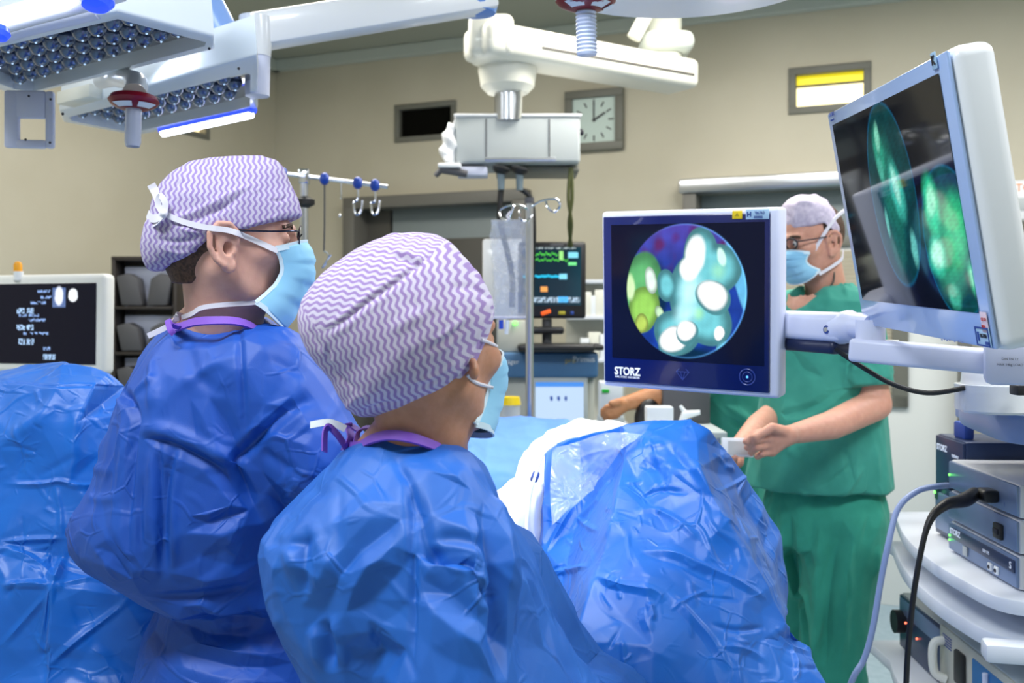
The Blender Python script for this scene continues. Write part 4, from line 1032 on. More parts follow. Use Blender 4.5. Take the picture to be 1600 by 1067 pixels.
# shelf with supplies behind
sh = thing('supply_rack', 'pale wall rack with stacked packs right of the vital signs monitor', 'rack', (P(930, 0, 4.9)[0], 4.95, 0))
for z in (.9, 1.22, 1.43, Zp(440, 4.9)): MB().box((P(935, 0, 4.9)[0], 4.98, z), (.30, .22, .018), .003).build('shelf', M['shelf'], sh)
MB().box((P(935, 0, 4.9)[0], 5.08, (Zp(440, 4.9))/2), (.30, .02, Zp(440, 4.9))).build('back_panel', M['beige'], sh)
pk0 = None
for i, (px, z, w, h) in enumerate(((917, 1.438, .045, .12), (927, 1.438, .03, .10), (937, 1.438, .05, .13), (915, 1.229, .05, .10), (929, 1.229, .06, .13), (941, 1.229, .04, .12))):
    x = P(px, 0, 4.9)[0]
    MB().box((x, 4.94, z+h/2), (w, .10, h), .004).build('supply_pack', M['label'] if i % 2 else M['warmwhite'], label=('%s white pack %s on the wall rack\'s %s shelf' % (('tall', 'narrow', 'wide', 'low', 'broad', 'slim')[i], ('first from left', 'in the middle', 'nearest the blue monitor')[i % 3], 'upper' if i < 3 else 'lower')), cat='box', group='packs on the wall rack')
# paper dispenser, carton, hose, nozzle behind the drape
dp = thing('dispenser', 'white dispenser box with green label under the central monitor', 'dispenser', (P(955, 0, 3.6)[0], 3.65, 0))
MB().box((P(956, 0, 3.6)[0], 3.65, Zp(625, 3.6)), (.082, .10, .13), .006).build('box', M['label'], dp)
MB().box(P(946, 611, 3.595), (.026, .006, .013), .001).build('green_label', M['green_label'], dp)
MB().box((P(956, 0, 3.6)[0], 3.65, (Zp(651, 3.6))/2), (.09, .11, Zp(651, 3.6)), .006).build('pedestal', M['greyplastic'], dp)
ct = thing('instrument_trolley', 'low dark trolley just behind the drape peak', 'trolley', (P(1040, 0, 3.3)[0], 3.2, 0))
MB().box((P(1035, 0, 3.3)[0], 3.22, Zp(668, 3.3)), (.34, .26, .02), .004).build('tray', M['greyplastic'], ct)
MB().box((P(1075, 0, 3.3)[0], 3.345, Zp(640, 3.3)), (.16, .04, .20), .01).build('back_box', M['darkgrey'], ct)
for sx in (-.15, .15):
    for sy in (-.10, .10): MB().cyl((P(1035, 0, 3.3)[0]+sx, 3.22+sy, 0), (P(1035, 0, 3.3)[0]+sx, 3.22+sy, Zp(668, 3.3)), .01).build('leg', M['steel'], ct)
zt = Zp(668, 3.3)+.01
MB().box((P(1026, 0, 3.25)[0], 3.2, zt+.035), (.085, .06, .07), .004).build('carton', M['label'], label='small white carton standing on the dark trolley behind the drape', cat='box')
MB().tube(cr([P(1002, 668, 3.35)+[0, 0, .0], P(1002, 648, 3.35), P(1012, 632, 3.35), P(1035, 624, 3.4), P(1058, 626, 3.42)], 8), .022, 12).build('breathing_hose', M['rubber'], label='black corrugated hose arching over the white carton', cat='hose')
nz = thing('spray_nozzle', 'white trigger nozzle on the dark trolley right of the carton', 'nozzle', (P(1078, 0, 3.25)[0], 3.27, zt))
MB().tube([P(1064, 663, 3.27), P(1070, 648, 3.27), P(1094, 644, 3.26)], [.012, .016, .007]).build('body', M['label'], nz)
MB().tube([P(1072, 647, 3.27), P(1063, 634, 3.27)], [.010, .005]).build('trigger', M['label'], nz)

# =================================================================== left: imaging monitor, organiser
lm = thing('imaging_monitor', 'white framed monitor with black screen of text at the left edge', 'monitor', (P(60, 0, 2.95)[0], 2.97, 0))
a, b = P(-120, 500, 3.05), P(163, 500, 2.85)
LMF = frame(((a+b)/2)[:2].tolist()+[P(0, 506, 2.9)[2]], b-a, z=(.06, 0, 1)); LW = np.linalg.norm(b-a)
MB(LMF).box((0, .025, 0), (LW, .05, .29), .015, 3).build('casing', mat('bright_white_frame', (.9, .9, .86), .4), lm)
def lmf(u, v):
    c = np.zeros((len(u), 3))+[.0015, .0015, .008]
    def row(x0, x1, y0, y1, f=.0, col=(.25, .4, .75), s=1):
        m = (u > x0) & (u < x1) & (v > y0) & (v < y1) & (n2(u*150, v*60, 2.2, s) > f); c[m] = col
    for i, (x0, x1, y) in enumerate(((.66, .74, .08), (.68, .745, .15), (.62, .71, .22), (.55, .60, .38), (.61, .67, .38), (.61, .71, .44), (.58, .60, .60), (.62, .73, .60), (.70, .74, .79))): row(x0, x1, y, y+.035, -.1, s=i)
    for i, (x0, x1, y) in enumerate(((.54, .585, .30), (.60, .64, .30), (.54, .59, .51), (.60, .64, .51), (.55, .59, .69), (.60, .645, .69), (.70, .77, .88))): row(x0, x1, y, y+.07, -.1, (.4, .6, .9), s=i+20)
    m = (u > .75) & (u < .825) & (v > .05) & (v < .30); c[m] = (.10, .16, .35)
    c = blob(c, u, v, (.8, .85, 1), .787, .16, .028, .13, 0, .3); c = blob(c, u, v, (.9, .95, 1), .868, .15, .030, .085, 0, .2)
    return c
picture('screen', LMF @ Matrix.Translation((.0, -.002, .0)), LW-.055, .235, 420, 120, lmf, lm, 1.2)
MB().cyl((P(60, 0, 2.95)[0], 3.02, .05), (P(60, 0, 2.95)[0], 3.02, 1.3), .03).box((P(60, 0, 2.95)[0], 3.02, .03), (.5, .5, .06), .02).build('stand', M['greyplastic'], lm)
MB().lathe([(.001, -.012), (.012, -.012), (.012, .012), (.008, .02), (.001, .022)], P(28, 420, 2.95)).build('orange_lamp', M['orange'], lm)
MB().cyl(P(29, 438, 2.95), P(29, 424, 2.95), .014).build('lamp_socket', M['white'], lm)
l2 = thing('rear_monitor', 'black edged second monitor peeking out behind the left monitor', 'monitor', (P(140, 0, 3.3)[0], 3.35, 0))
MB().box((P(100, 0, 3.3)[0], 3.33, P(0, 512, 3.3)[2]), (.26, .04, .28), .012).build('casing', M['black'], l2)
MB().box((P(96, 0, 3.3)[0], 3.307, P(0, 512, 3.3)[2]), (.24, .004, .25)).build('screen', M['label_blue'], l2, smooth=False)
MB().box((P(163, 571, 3.3)[0], 3.31, P(0, 571, 3.3)[2]), (.06, .02, .02), .004, rot=Matrix.Rotation(-.4, 4, 'Y')).build('side_lever', M['black'], l2)
MB().cyl((P(100, 0, 3.3)[0], 3.35, 0), (P(100, 0, 3.3)[0], 3.35, 1.2), .025).build('stand', M['darkgrey'], l2)
og = thing('wall_organiser', 'tall brown-black wall organiser with grey pouches behind the tall surgeon', 'organiser', (P(225, 0, 4.6)[0], 4.65, 0))
D = 4.6
x0, x1 = P(178, 0, D)[0], P(274, 0, D)[0]; z0, z1 = .35, P(0, 404, D)[2]
brn = mat('brown_black_board', (.035, .028, .025), .5)
mb = MB(); mb.box(((x0+x1)/2, D+.12, (z0+z1)/2), (x1-x0, .02, z1-z0)); 
for x in (x0, x1): mb.box((x, D+.06, (z0+z1)/2), (.018, .14, z1-z0), .004)
mb.box(((x0+x1)/2, D+.06, z1), (x1-x0+.02, .14, .02), .004); mb.build('cabinet_frame', brn, og)
for (ya, yb) in ((415, 481), (492, 552), (560, 620)):
    za, zb = P(0, ya, D)[2], P(0, yb, D)[2]
    o = MB().box(((x0+x1)/2, D+.09, (za+zb)/2), (x1-x0-.04, .03, za-zb), .006).build('tray', M['lilac'], og)
    for s in (-1, 1):
        c = (x0+x1)/2+s*.075
        MB().prism([(c-s*.065, zb+.01), (c+s*.03, zb+.01), (c+s*.055, za-.05), (c+s*.0, za-.035), (c-s*.045, za-.06)], D-.01, D+.07, .008).build('pouch', M['darkgrey'], og)
    MB().box(((x0+x1)/2, D+.04, zb), (x1-x0-.02, .12, .014), .003).build('ledge', brn, og)
MB().box(((x0+x1)/2, D+.12, z0/2), (x1-x0, .02, z0)).build('foot_panel', brn, og)
# box at the right edge, behind the tilted monitor
rb = thing('wall_device', 'white wall device with orange lettering at the right edge', 'device', W(1610, 345)+WN*.1)
RF = frame(W(1612, 315, .10), WU, z=(0, 0, 1))
MB(RF).box((0, .05, 0), (.26, .10, .19), .02).build('casing', M['white'], rb)
text('STORZ', .05, RF @ Matrix.Translation((-.02, -.001, .055)), mat('orange_ink', (.8, .25, .02), .5), rb)
MB(RF).box((.0, -.002, -.02), (.18, .004, .06), .002).build('vent_panel', M['greyplastic'], rb)

# =================================================================== equipment cart, right
cart = thing('equipment_cart', 'white endoscopy cart with curved shelves at the lower right', 'equipment cart', (1.25, 2.2, 0))
def shelf_board(name, zt, th, edge, m, back=1.62, far=2.72):
    """edge: list of (x,y) along the curved front/left rim"""
    e = cr([(x, y, 0) for x, y in edge], 6)[:, :2].tolist()
    poly = e+[(back, e[-1][1]), (back, far), (e[0][0], far)] if e[0][1] < far else e+[(back, e[-1][1]), (back, e[0][1])]
    bm = bmesh.new(); a = [bm.verts.new((x, y, zt)) for x, y in poly]; f = bm.faces.new(a)
    r = bmesh.ops.extrude_face_region(bm, geom=[f]); vs = [v for v in r['geom'] if isinstance(v, bmesh.types.BMVert)]
    bmesh.ops.translate(bm, verts=vs, vec=(0, 0, -th)); es = [q for q in bm.edges if abs(q.verts[0].co.z-q.verts[1].co.z) < 1e-6]
    bmesh.ops.bevel(bm, geom=es, offset=min(.006, th*.2), segments=2, affect='EDGES', profile=.5)
    mb = MB(); mb.bm.free(); mb.bm = bm; return mb.build(name, m, cart)
ez = lambda px, py, z: tuple(Pz(px, py, z)[:2])
e1 = [ez(x, y, .91) for x, y in ((1398, 803), (1412, 835), (1450, 872), (1500, 903), (1558, 931), (1640, 945))]
e2 = [ez(x, y, .83) for x, y in ((1394, 850), (1412, 888), (1450, 927), (1500, 962), (1556, 990), (1640, 1004))]
e0 = [ez(x, y, 1.27) for x, y in ((1498, 614), (1502, 622), (1530, 632), (1570, 643), (1640, 650))]
e3 = [ez(x, y, .56) for x, y in ((1390, 1032), (1400, 1060), (1440, 1120), (1500, 1170), (1640, 1220))]
shelf_board('shelf', .91, .030, e1, M['shelf']); shelf_board('shelf', .83, .034, e2, M['shelf']); shelf_board('shelf', .56, .03, e3, M['shelf']); shelf_board('shelf', .16, .04, [(x-.02, y) for x, y in e3], M['shelf'])
shelf_board('top_shelf', 1.268, .055, e0, M['shelf_rim'], far=2.275); shelf_board('top_board', 1.276, .010, [(x-.004, y-.002) for x, y in e0], M['shelf'], far=2.275)
for x, y in ((1.55, 2.685), (1.585, 2.0)):
    MB().box((x, y, .64), (.05, .05, 1.2), .008).build('post', M['shelf_rim'], cart)
MB().box(ez(1562, 1018, .79)+(.79,), (.10, .05, .032), .008).build('drawer_handle', M['shelf'], cart) if False else MB(frame(P(1590, 1019, 1.86), (1, -.25, 0), z=(0, 0, 1))).box((.02, 0, 0), (.16, .05, .036), .008).build('drawer_handle', M['shelf'], cart)
MB().box((1.06, 2.5, .80), (.10, .20, .035), .008).build('drawer_tray', M['beige'], cart)
for x, y in ((1.12, 2.0), (1.12, 2.6), (1.55, 2.0), (1.55, 2.6)): MB().cyl((x-.02, y, .06), (x+.02, y, .06), .06, n=24).box((x, y, .1), (.05, .04, .05), .004).build('castor', M['darkgrey'], cart)
MB().box(P(1506, 672, 2.35), (.025, .06, .04), .006).build('cable_clip', M['ink'], cart)

# stacked control units, fronts face left
fx = np.array([1.0, 2.27, 0]); nx_ = np.array([.985, 1.93, 0])
ux = (nx_-fx)/np.linalg.norm(nx_-fx); LU = np.linalg.norm(nx_-fx)
def unit(name, label, z0, h, origin, length, width, front, casing=M['box_white'], cat='control unit'):
    """device whose front plate runs from origin toward the viewer"""
    t = thing(name, label, cat, (origin[0]+.15, origin[1]-length/2, z0))
    fr = frame((*origin[:2], z0), ux, z=(0, 0, 1))      # x toward viewer, y outward into device (+x world)
    MB(fr).box((length/2, width/2, h/2), (length, width, h-.002), .005).build('casing', casing, t)
    MB(fr).box((length/2, -.002, h/2), (length-.006, .008, h-.008), .003).build('front_plate', front, t)
    for a in (0.03, length-.03):
        for b in (.03, width-.03): MB(fr).cyl((a, b, -.0015), (a, b, .004), .008, n=12).build('foot', M['rubber'], t)
    return t, fr
H3 = .068; z = .912
u3, f3 = unit('light_source', 'lowest of three stacked white control units, dark band and two sockets', z, H3, fx, LU, .34, M['panel_blue'])
MB(f3).box((LU/2+.01, -.007, H3*.66), (LU*.9, .004, H3*.36), .001).build('dark_band', M['panel_dark'], u3)
text('STORZ', .018, f3 @ Matrix.Translation((.050, -.010, H3*.72)), M['ink_white'], u3, bold=.0004); text('LED 175', .009, f3 @ Matrix.Translation((.21, -.010, H3*.66)), M['ink_white'], u3)
text('S', .02, f3 @ Matrix.Translation((LU-.02, -.010, H3*.66)), M['ink_white'], u3)
for x in (.225, .255): 
    MB(f3).box((x, -.008, .018), (.018, .005, .016), .002).build('socket', M['label'], u3)
    MB(f3).cyl((x, -.012, .018), (x, -.007, .018), .004).build('socket_hole', M['ink_black'], u3)
MB(f3).box((.10, -.008, .02), (.022, .003, .02), .001).build('symbol_plate', M['greyplastic'], u3)
for zz in (.026, .036): MB(f3).ball((.014, -.008, zz), .0025, 8).build('green_led', M['led'], u3)
z += H3+.0015
u2, f2 = unit('camera_control_unit', 'middle of three stacked white control units with square black socket', z, H3, fx, LU, .34, M['panel_blue'])
MB(f2).box((LU*.78, -.009, H3*.45), (.036, .010, .032), .004).build('socket', M['rubber'], u2); MB(f2).box((LU*.78, -.015, H3*.45), (.022, .004, .012), .002).build('socket_slot', M['ink_black'], u2)
text('•', .01, f2 @ Matrix.Translation((.25, -.008, .03)), M['ink'], u2); MB(f2).ball((.014, -.008, H3*.55), .0028, 8).build('green_led', M['led'], u2)
z += H3+.0015
u1, f1 = unit('camera_control_unit', 'top of three stacked white control units with the black camera plug', z, H3, fx, LU, .34, M['panel_blue'])
MB(f1).ball((.014, -.008, H3*.5), .0028, 8).build('green_led', M['led'], u1)
text('1', .012, f1 @ Matrix.Translation((LU-.05, -.008, .02)), M['ink'], u1)
# wider device behind them with dark front
t4, f4 = unit('insufflator', 'tall dark-fronted device standing behind the three white control units', .912, .245, (1.045, 2.445, 0), .17, .34, M['panel_dark'], M['panel_dark'])
text('STORZ', .020, f4 @ Matrix.Translation((.05, -.009, .215)), M['ink_white'], t4, bold=.0005); text('THERMO', .010, f4 @ Matrix.Translation((.13, -.009, .205)), M['ink_white'], t4)
MB(f4).box((.085, -.006, .06), (.155, .006, .09), .003).build('lower_front', M['panel_blue'], t4)
MB(f4).box((.018, -.008, .10), (.016, .008, .028), .003).build('green_switch', mat('dark_green_switch', (.02, .12, .06), .4), t4)
MB(f4).ball((.018, -.013, .103), .0035, 8).build('green_led', M['led'], t4)
# lower shelf devices
t5, f5 = unit('pump_unit', 'dark blue-fronted pump with black knob on the lower cart shelf', .562, .145, (1.04, 2.66, 0), .30, .40, M['panel_dark'], M['greyplastic'])
MB(f5).box((.15, -.006, .115), (.28, .006, .04), .003).build('upper_band', M['panel_blue'], t5)
MB(f5).cyl((.03, -.03, .075), (.03, -.004, .075), .030, n=24).build('knob', M['rubber'], t5)
for x, zz in ((.06, .08), (.14, .065)): MB(f5).ball((x, -.009, zz), .003, 8).build('red_led', M['led_red'], t5)
t6, f6 = unit('electrosurgical_unit', 'beige electrosurgical unit with handle and blue panel on the lower cart shelf', .562, .165, (1.01, 2.34, 0), .42, .44, M['beige'], M['greyplastic'])
MB(f6).box((.30, -.006, .075), (.22, .006, .14), .003).build('blue_panel', mat('panel_mid_blue', (.02, .16, .42), .35), t6)
MB(f6).box((.13, -.010, .10), (.05, .012, .075), .008).build('black_handle', M['rubber'], t6)
MB(f6).tube(cr([(.03, -.006, .13), (.03, -.03, .12), (.035, -.03, .06), (.045, -.006, .045)], 5), .010).build('holder', M['warmwhite'], t6)
mb = MB(f6)
for i in range(5): mb.box((.05, -.007, .145-i*.006), (.05, .001, .002))
mb.build('printed_lines', M['ink'], t6, smooth=False); MB(f6).box((.22, -.008, .05), (.06, .004, .03), .002).build('label', M['label'], t6)
MB(f6).tube([(.27, -.012, .01), (.27, -.014, .14)], .006).build('handle_bar', M['lilac'], t6)

# cables
q = np.array(f1 @ Vector((LU*.70, -.012, H3*.42)))
cp = thing('camera_cable', 'thick black camera cable plugged into the top control unit, hanging down', 'cable', P(1415, 1067, 1.95)*[1, 1, 0])
MB(f1).box((LU*.70, -.020, H3*.42), (.050, .036, .026), .008, 3).build('plug', M['rubber'], cp)
pts = [np.array(f1 @ Vector((LU*.66, -.038, H3*.42))), P(1505, 782, 2.0), P(1475, 790, 1.95), P(1450, 820, 1.93), P(1432, 900, 1.92), P(1422, 980, 1.92), P(1416, 1067, 1.92), P(1412, 1250, 1.92), P(1405, 1640, 1.93)]
c_ = cr(pts, 8); rr = np.interp(np.arange(len(c_)), [0, 6, 20, 26, len(c_)], [.014, .015, .0085, .0055, .0055])
MB().tube(c_, rr, 12).build('cord', M['rubber'], cp)
cp = thing('light_cable', 'grey-blue light cable curving from the dark device to the floor', 'cable', P(1340, 1067, 2.2)*[1, 1, 0])
a = P(1492, 757, 2.33)
MB().tube([a+[.05, .0, 0], a, a+[-.012, -.01, -.001]], .012, 14).build('plug', M['rubber'], cp)
MB().tube(cr([a+[-.01, -.01, 0], P(1462, 760, 2.27), P(1432, 768, 2.24), P(1403, 795, 2.22), P(1388, 850, 2.2), P(1376, 910, 2.2), P(1364, 980, 2.2), P(1350, 1030, 2.2), P(1328, 1072, 2.2), P(1290, 1200, 2.25), P(1270, 1480, 2.3)], 8), .0068, 12).build('cord', M['cable_grey'], cp)
# =================================================================== people
def rotm(yaw, pitch=0, roll=0):
    """columns forward, left, up"""
    y, p, r = map(math.radians, (yaw, pitch, roll))
    f = np.array([math.cos(p)*math.cos(y), math.cos(p)*math.sin(y), math.sin(p)]); l = np.array([-math.sin(y), math.cos(y), 0]); u = np.cross(f, l)
    l2 = l*math.cos(r)+u*math.sin(r); u2 = -l*math.sin(r)+u*math.cos(r); return np.stack([f, l2, u2], 1)
def poly_sdf(x, z, poly):
    P_ = np.array(poly, np.float32); d = np.full(x.shape, 1e9, np.float32); s = np.ones(x.shape, np.float32)
    n = len(P_)
    for i in range(n):
        a = P_[i]; b = P_[i-1]; e = b-a; wx = x-a[0]; wz = z-a[1]
        t = np.clip((wx*e[0]+wz*e[1])/(e@e), 0, 1); d = np.minimum(d, (wx-e[0]*t)**2+(wz-e[1]*t)**2)
        c1 = z >= a[1]; c2 = z < b[1]; c3 = e[0]*wz > e[1]*wx
        s = np.where((c1 & c2 & c3) | (~c1 & ~c2 & ~c3), -s, s)
    return s*np.sqrt(d)
def ear_sdf(q, side):
    """q: local head coords; ear on +y (side=1) or -y"""
    y0 = .073*side; o = np.array([-.006, 0, -.018])
    def pt(x, z, out): return o+np.array([x, y0+side*out, z])
    hel = [pt(.014, .004, .002), pt(.016, .022, .007), (pt(.004, .034, .012)), pt(-.014, .033, .016), pt(-.026, .018, .018), pt(-.025, -.004, .017), pt(-.016, -.022, .013), pt(-.004, -.031, .008)]
    d = chain(q, hel, [.0042, .0044, .0046, .0048, .0048, .0045, .0045, .006])
    an = [pt(.000, .020, .006), pt(-.010, .014, .010), pt(-.012, .0, .011), pt(-.006, -.012, .009), pt(.002, -.016, .007)]
    d = smin(d, chain(q, an, [.003, .0036, .0038, .0036, .003]), .004)
    pl = cap(q, pt(-.005, .020, .004), pt(-.004, -.016, .003), .019, .013); pl = np.maximum(pl, np.abs(q[..., 1]-y0-side*(.006-.35*q[..., 0]))-.0026)
    d = smin(d, pl, .003)
    d = smin(d, ell(q, pt(.004, -.031, .004), (.012, .005, .012)), .004)       # lobe
    d = smin(d, ell(q, pt(.011, -.008, .003), (.0045, .004, .008)), .003)         # tragus
    d = smin(d, cap(q, pt(.004, -.022, -.006), pt(.004, .016, -.008), .010), .006)
    return smax(d, -ell(q, pt(.002, -.004, .010), (.0075, .009, .011)), .003)
def head_sdf(q, jaw=1., nose=1., ears=(1, -1), lobe=None):
    d = ell(q, (-.012, 0, .022), (.099, .077, .092))
    d = smin(d, ell(q, (.022, 0, -.040), (.066, .060*jaw, .070)), .03)
    for s in (1, -1):
        d = smin(d, chain(q, [(-.010, .054*s*jaw, -.052), (.030, .040*s*jaw, -.088), (.070, .012*s, -.102)], [.016, .014, .014]), .025)
        d = smin(d, ell(q, (.056, .042*s, -.022), (.026, .024, .020)), .02)
        d = smin(d, cap(q, (.078, .040*s, .020), (.090, .006*s, .018), .008), .014)
        d = smax(d, -ell(q, (.098, .032*s, .002), (.018, .016, .012)), .012)
        d = smin(d, ell(q, (.078, .031*s, .001), (.0125, .0135, .0115)), .004)
        d = smin(d, ell(q, (.104, .010*s, -.034), (.010, .008, .007)), .006)
    d = smin(d, chain(q, [(.088, 0, .012), (.102, 0, -.012), (.116*nose, 0, -.030)], [.007, .009, .010]), .012)
    d = smin(d, ell(q, (.094, 0, -.062), (.012, .022, .006)), .008); d = smin(d, ell(q, (.091, 0, -.073), (.011, .019, .006)), .006)
    d = smin(d, ell(q, (.080, 0, -.100), (.018, .022, .016)), .015)
    for s in ears: d = smin(d, ear_sdf(q, s), .003)
    return d
class Head:
    def __init__(s, o, yaw, pitch=0, roll=0, k=1.): s.o = np.array(o); s.R = rotm(yaw, pitch, roll); s.k = k
    def loc(s, p): return ((p-s.o.astype(np.float32)) @ s.R.astype(np.float32))/s.k
    def w(s, x, y, z): return s.o+s.R@np.array([x, y, z])*s.k
def joined(parts):
    V, Q, n = [], [], 0
    for v, q in parts: V.append(v); Q.append(np.asarray(q)+n); n += len(v)
    return np.concatenate(V), np.concatenate(Q)
def body_head(H, neck, nr, extra=None, h=.003, low=.24, lobe=None, **kw):
    """skin of head and neck; neck = list of world points"""
    npt = [H.w(-.022, 0, -.045)]+[np.array(p) for p in neck]
    def f(p):
        d = head_sdf(H.loc(p), **kw)*H.k
        if lobe is not None: d = smin(d, smin(ell(p, lobe, (.0062, .008, .0105)), cap(p, lobe+[-.002, .004, .012], lobe+[0, .012, .002], .005), .006), .004)
        n = chain(p, npt, nr); n = smin(n, chain(p, [H.w(-.02, .05, -.04), npt[-1]+[0, 0, .0]], [.014, .016]), .02)
        return smin(d, n, .022)
    lo = H.o-[.15, .15, low]; hi = H.o+[.15, .15, .15]
    return surface(f, lo, hi, h)

def mask_part(H, parent, w=.066, top=-.006, bot=-.118, puff=0., m=None, lift=.030, back=0.):
    n, k = 29, 25; V = []; ts = np.linspace(0, 1, k)
    xc = np.interp(ts, [0, .12, .32, .5, .7, .88, 1], [.106, .120, .127, .119, .107, .094, .080])+puff
    for j, t in enumerate(ts):
        zc = top+(bot-top)*t
        pl = .0075*(((t*4) % 1)-.5) if .12 < t < .9 else 0
        for i in range(n):
            s = -1+2*i/(n-1); a = s*math.pi/2*.98
            xe = .062-back+.022*math.sin(t*math.pi)-.028*t
            y = (w-.008*math.sin(t*math.pi))*np.sign(s)*abs(math.sin(a))**.9; x = xe+(xc[j]+pl-xe)*max(math.cos(a), 0)**.62
            z = zc+(abs(s)**2)*(-.016+(.016+lift)*t)
            if t < .12: x += .004*(1-abs(s))
            V.append(H.w(x, y, z))
    V = np.array(V); Q = [(j*n+i, j*n+i+1, (j+1)*n+i+1, (j+1)*n+i) for j in range(k-1) for i in range(n-1)]
    V2, Q2 = subdiv(V, Q, 1)
    N = normals(V2, Q2)
    hh = np.zeros(len(V2)); crumple(V2, N, hh, 14, .03, .003, .0009, 4); V2 = V2+N*hh[:, None]
    o = mesh_obj('face_mask', V2, Q2, m or M['mask'], parent)
    md = o.modifiers.new('thick', 'SOLIDIFY'); md.thickness = .0014
    # edge bands
    for j0, wd in ((0, .007), (k-1, .006)):
        pts = [V[j0*n+i] for i in range(0, n)]
        a, b = ribbon(cr(pts, 2), H.R[:, 2], wd*1.3, .0026); mesh_obj('mask_binding', a, b, M['mask_edge'], o)
    for i0 in (0, n-1):
        pts = [V[j*n+i0] for j in range(k)]
        a, b = ribbon(cr(pts, 2), H.R[:, 0], .006, .003); mesh_obj('mask_binding', a, b, M['mask_edge'], o)
    return o, V.reshape(k, n, 3)

def cap_mesh(f, lo, hi, h, uvf, m, parent, name='surgical_cap', strokes=(), crump=(0,), lvl=1, seed=1):
    V, Q = surface(f, lo, hi, h); V = smooth_mesh(V, Q, 2)
    V, Q = subdiv(V, Q, lvl); N = normals(V, Q); H = np.zeros(len(V))
    for c in crump:
        if c: crumple(V, N, H, *c)
    px_strokes(V, Q, N, H, strokes)
    Vd = V+N*H[:, None]
    fc = V[Q].mean(1); uv = uvf(V, fc, Q)
    return mesh_obj(name, Vd, Q, m, parent, uv=uv)

def gown_mesh(f, lo, hi, h, strokes, crump, m, parent, name='gown', lvl=4, und=.0015, seed=3, fw=.15, fa_=.008, nf=1500, sm=5):
    """garment: smooth form, big folds, then flat cloth facets and fine creases"""
    V, Q = surface(f, lo, hi, h); V = smooth_mesh(V, Q, 2)
    N = normals(V, Q); H = und*vnoise(V*[1, 1, .55], 16, seed); facets(V, H, fw, fa_, 7, seed)
    big = [s for s in strokes if s[1] >= .010]; fine = [s for s in strokes if s[1] < .010]
    px_strokes(V, Q, N, H, big); V = V+N*H[:, None]
    V, T = decimate(V, Q, nf); V, Q = subdiv(V, T, lvl, simple=True); V = smooth_mesh(V, Q, sm, .6)
    N = normals(V, Q); H = np.zeros(len(V))
    for c in crump: crumple(V, N, H, *c)
    px_strokes(V, Q, N, H, [(s[0], s[1]*1.25, s[2]*(1.7 if len(s) > 3 else 1.2))+tuple(s[3:]) for s in fine]); V = V+N*H[:, None]; V = smooth_mesh(V, Q, 1, .3)
    return mesh_obj(name, V, Q, m, parent)
def view_loft(p, rows, pc, d, ry, e=2.3, zoff=0.):
    """rows: (py, left px, right px, half depth, depth shift)"""
    th = math.atan((pc-800)/F); dist = d/math.cos(th); ax = np.array([math.cos(th), -math.sin(th)]); ay = np.array([math.sin(th), math.cos(th)])
    ty = lambda px: math.tan(math.atan((px-800)/F)-th)*dist
    z = [EYE-(r[0]-HZ)/F*d for r in rows]
    cx = [(ty(r[1])+ty(r[2]))/2 for r in rows]; rx = [(ty(r[2])-ty(r[1]))/2 for r in rows]
    rr = [r[3] for r in rows]; cy = [(r[4] if len(r) > 4 else 0) for r in rows]
    q = np.empty_like(p); q[..., 0] = p[..., 0]*ax[0]+p[..., 1]*ax[1]; q[..., 1] = p[..., 0]*ay[0]+p[..., 1]*ay[1]-dist; q[..., 2] = p[..., 2]
    return loft(q, z, cx, cy, rx, rr, e)

# ------------------------------------------------------------------ tall surgeon with spectacles
s1 = thing('person', 'tall surgeon in blue gown, spectacles and purple wavy cap, seen in profile facing right', 'person', (P(330, 0, 1.70)[0], 1.72, 0))
H1 = Head(P(364, 372, 1.63), 14, -2)
nk = [P(352, 498, 1.66), P(330, 545, 1.70)]
Vh, Qh = body_head(H1, nk, [.058, .063, .085], h=.0026)
lower1 = surface(lambda p: smin(smin(view_loft(p, [(560, 270, 400, .13), (620, 250, 430, .15), (900, 280, 430, .10), (1100, 290, 420, .10)], 330, 1.72, 0), chain(p, [(-.46, 1.79, .82), (-.46, 1.79, .45), (-.47, 1.79, .09)], [.075, .06, .045]), .04), chain(p, [(-.48, 1.66, .82), (-.48, 1.66, .45), (-.49, 1.66, .09)], [.075, .06, .045]), .04), (-.85, 1.45, .03), (-.25, 2.0, 1.4), .02)
V_, Q_ = joined([(Vh, Qh), lower1]); s1b = mesh_obj('body', V_, Q_, M['skin'], s1)
for y in (1.79, 1.66): MB().ball((-.44, y, .05), .05, 16, (2.6, 1, 1)).build('clog', M['shoe'], s1)
# hair below the cap
def hair1(p):
    q = H1.loc(p); d = ell(q, (-.012, 0, .020), (.1015, .0785, .094)); d = smin(d, cap(q, (-.055, 0, -.04), (-.05, 0, -.065), .052, .045), .02)
    lim = q[..., 2]+.078+np.clip(q[..., 0]+.06, 0, 1)*-1.0
    d = np.maximum(d, -lim); return np.maximum(d, q[..., 0]+.028)
V_, Q_ = surface(hair1, H1.o-[.15, .15, .15], H1.o+[.15, .15, .15], .003); mesh_obj('hair', smooth_mesh(V_, Q_, 1), Q_, M['hair'], s1)
def px2loc(H, pts, d, yawc):
    s = d/F; return [((x-(H.o[0]/H.o[1]*F+800))*s/yawc, -(y-(HZ-(H.o[2]-EYE)/H.o[1]*F))*s) for x, y in pts]
c14 = math.cos(math.radians(14))
dome = px2loc(H1, [(468, 334), (460, 308), (447, 284), (436, 258), (424, 245), (398, 242), (362, 244), (328, 249), (298, 258), (272, 276), (256, 296), (246, 322), (243, 345), (236, 362), (232, 392), (236, 414), (244, 428), (262, 434), (280, 450), (380, 470), (450, 440), (470, 380)], 1.63, c14)
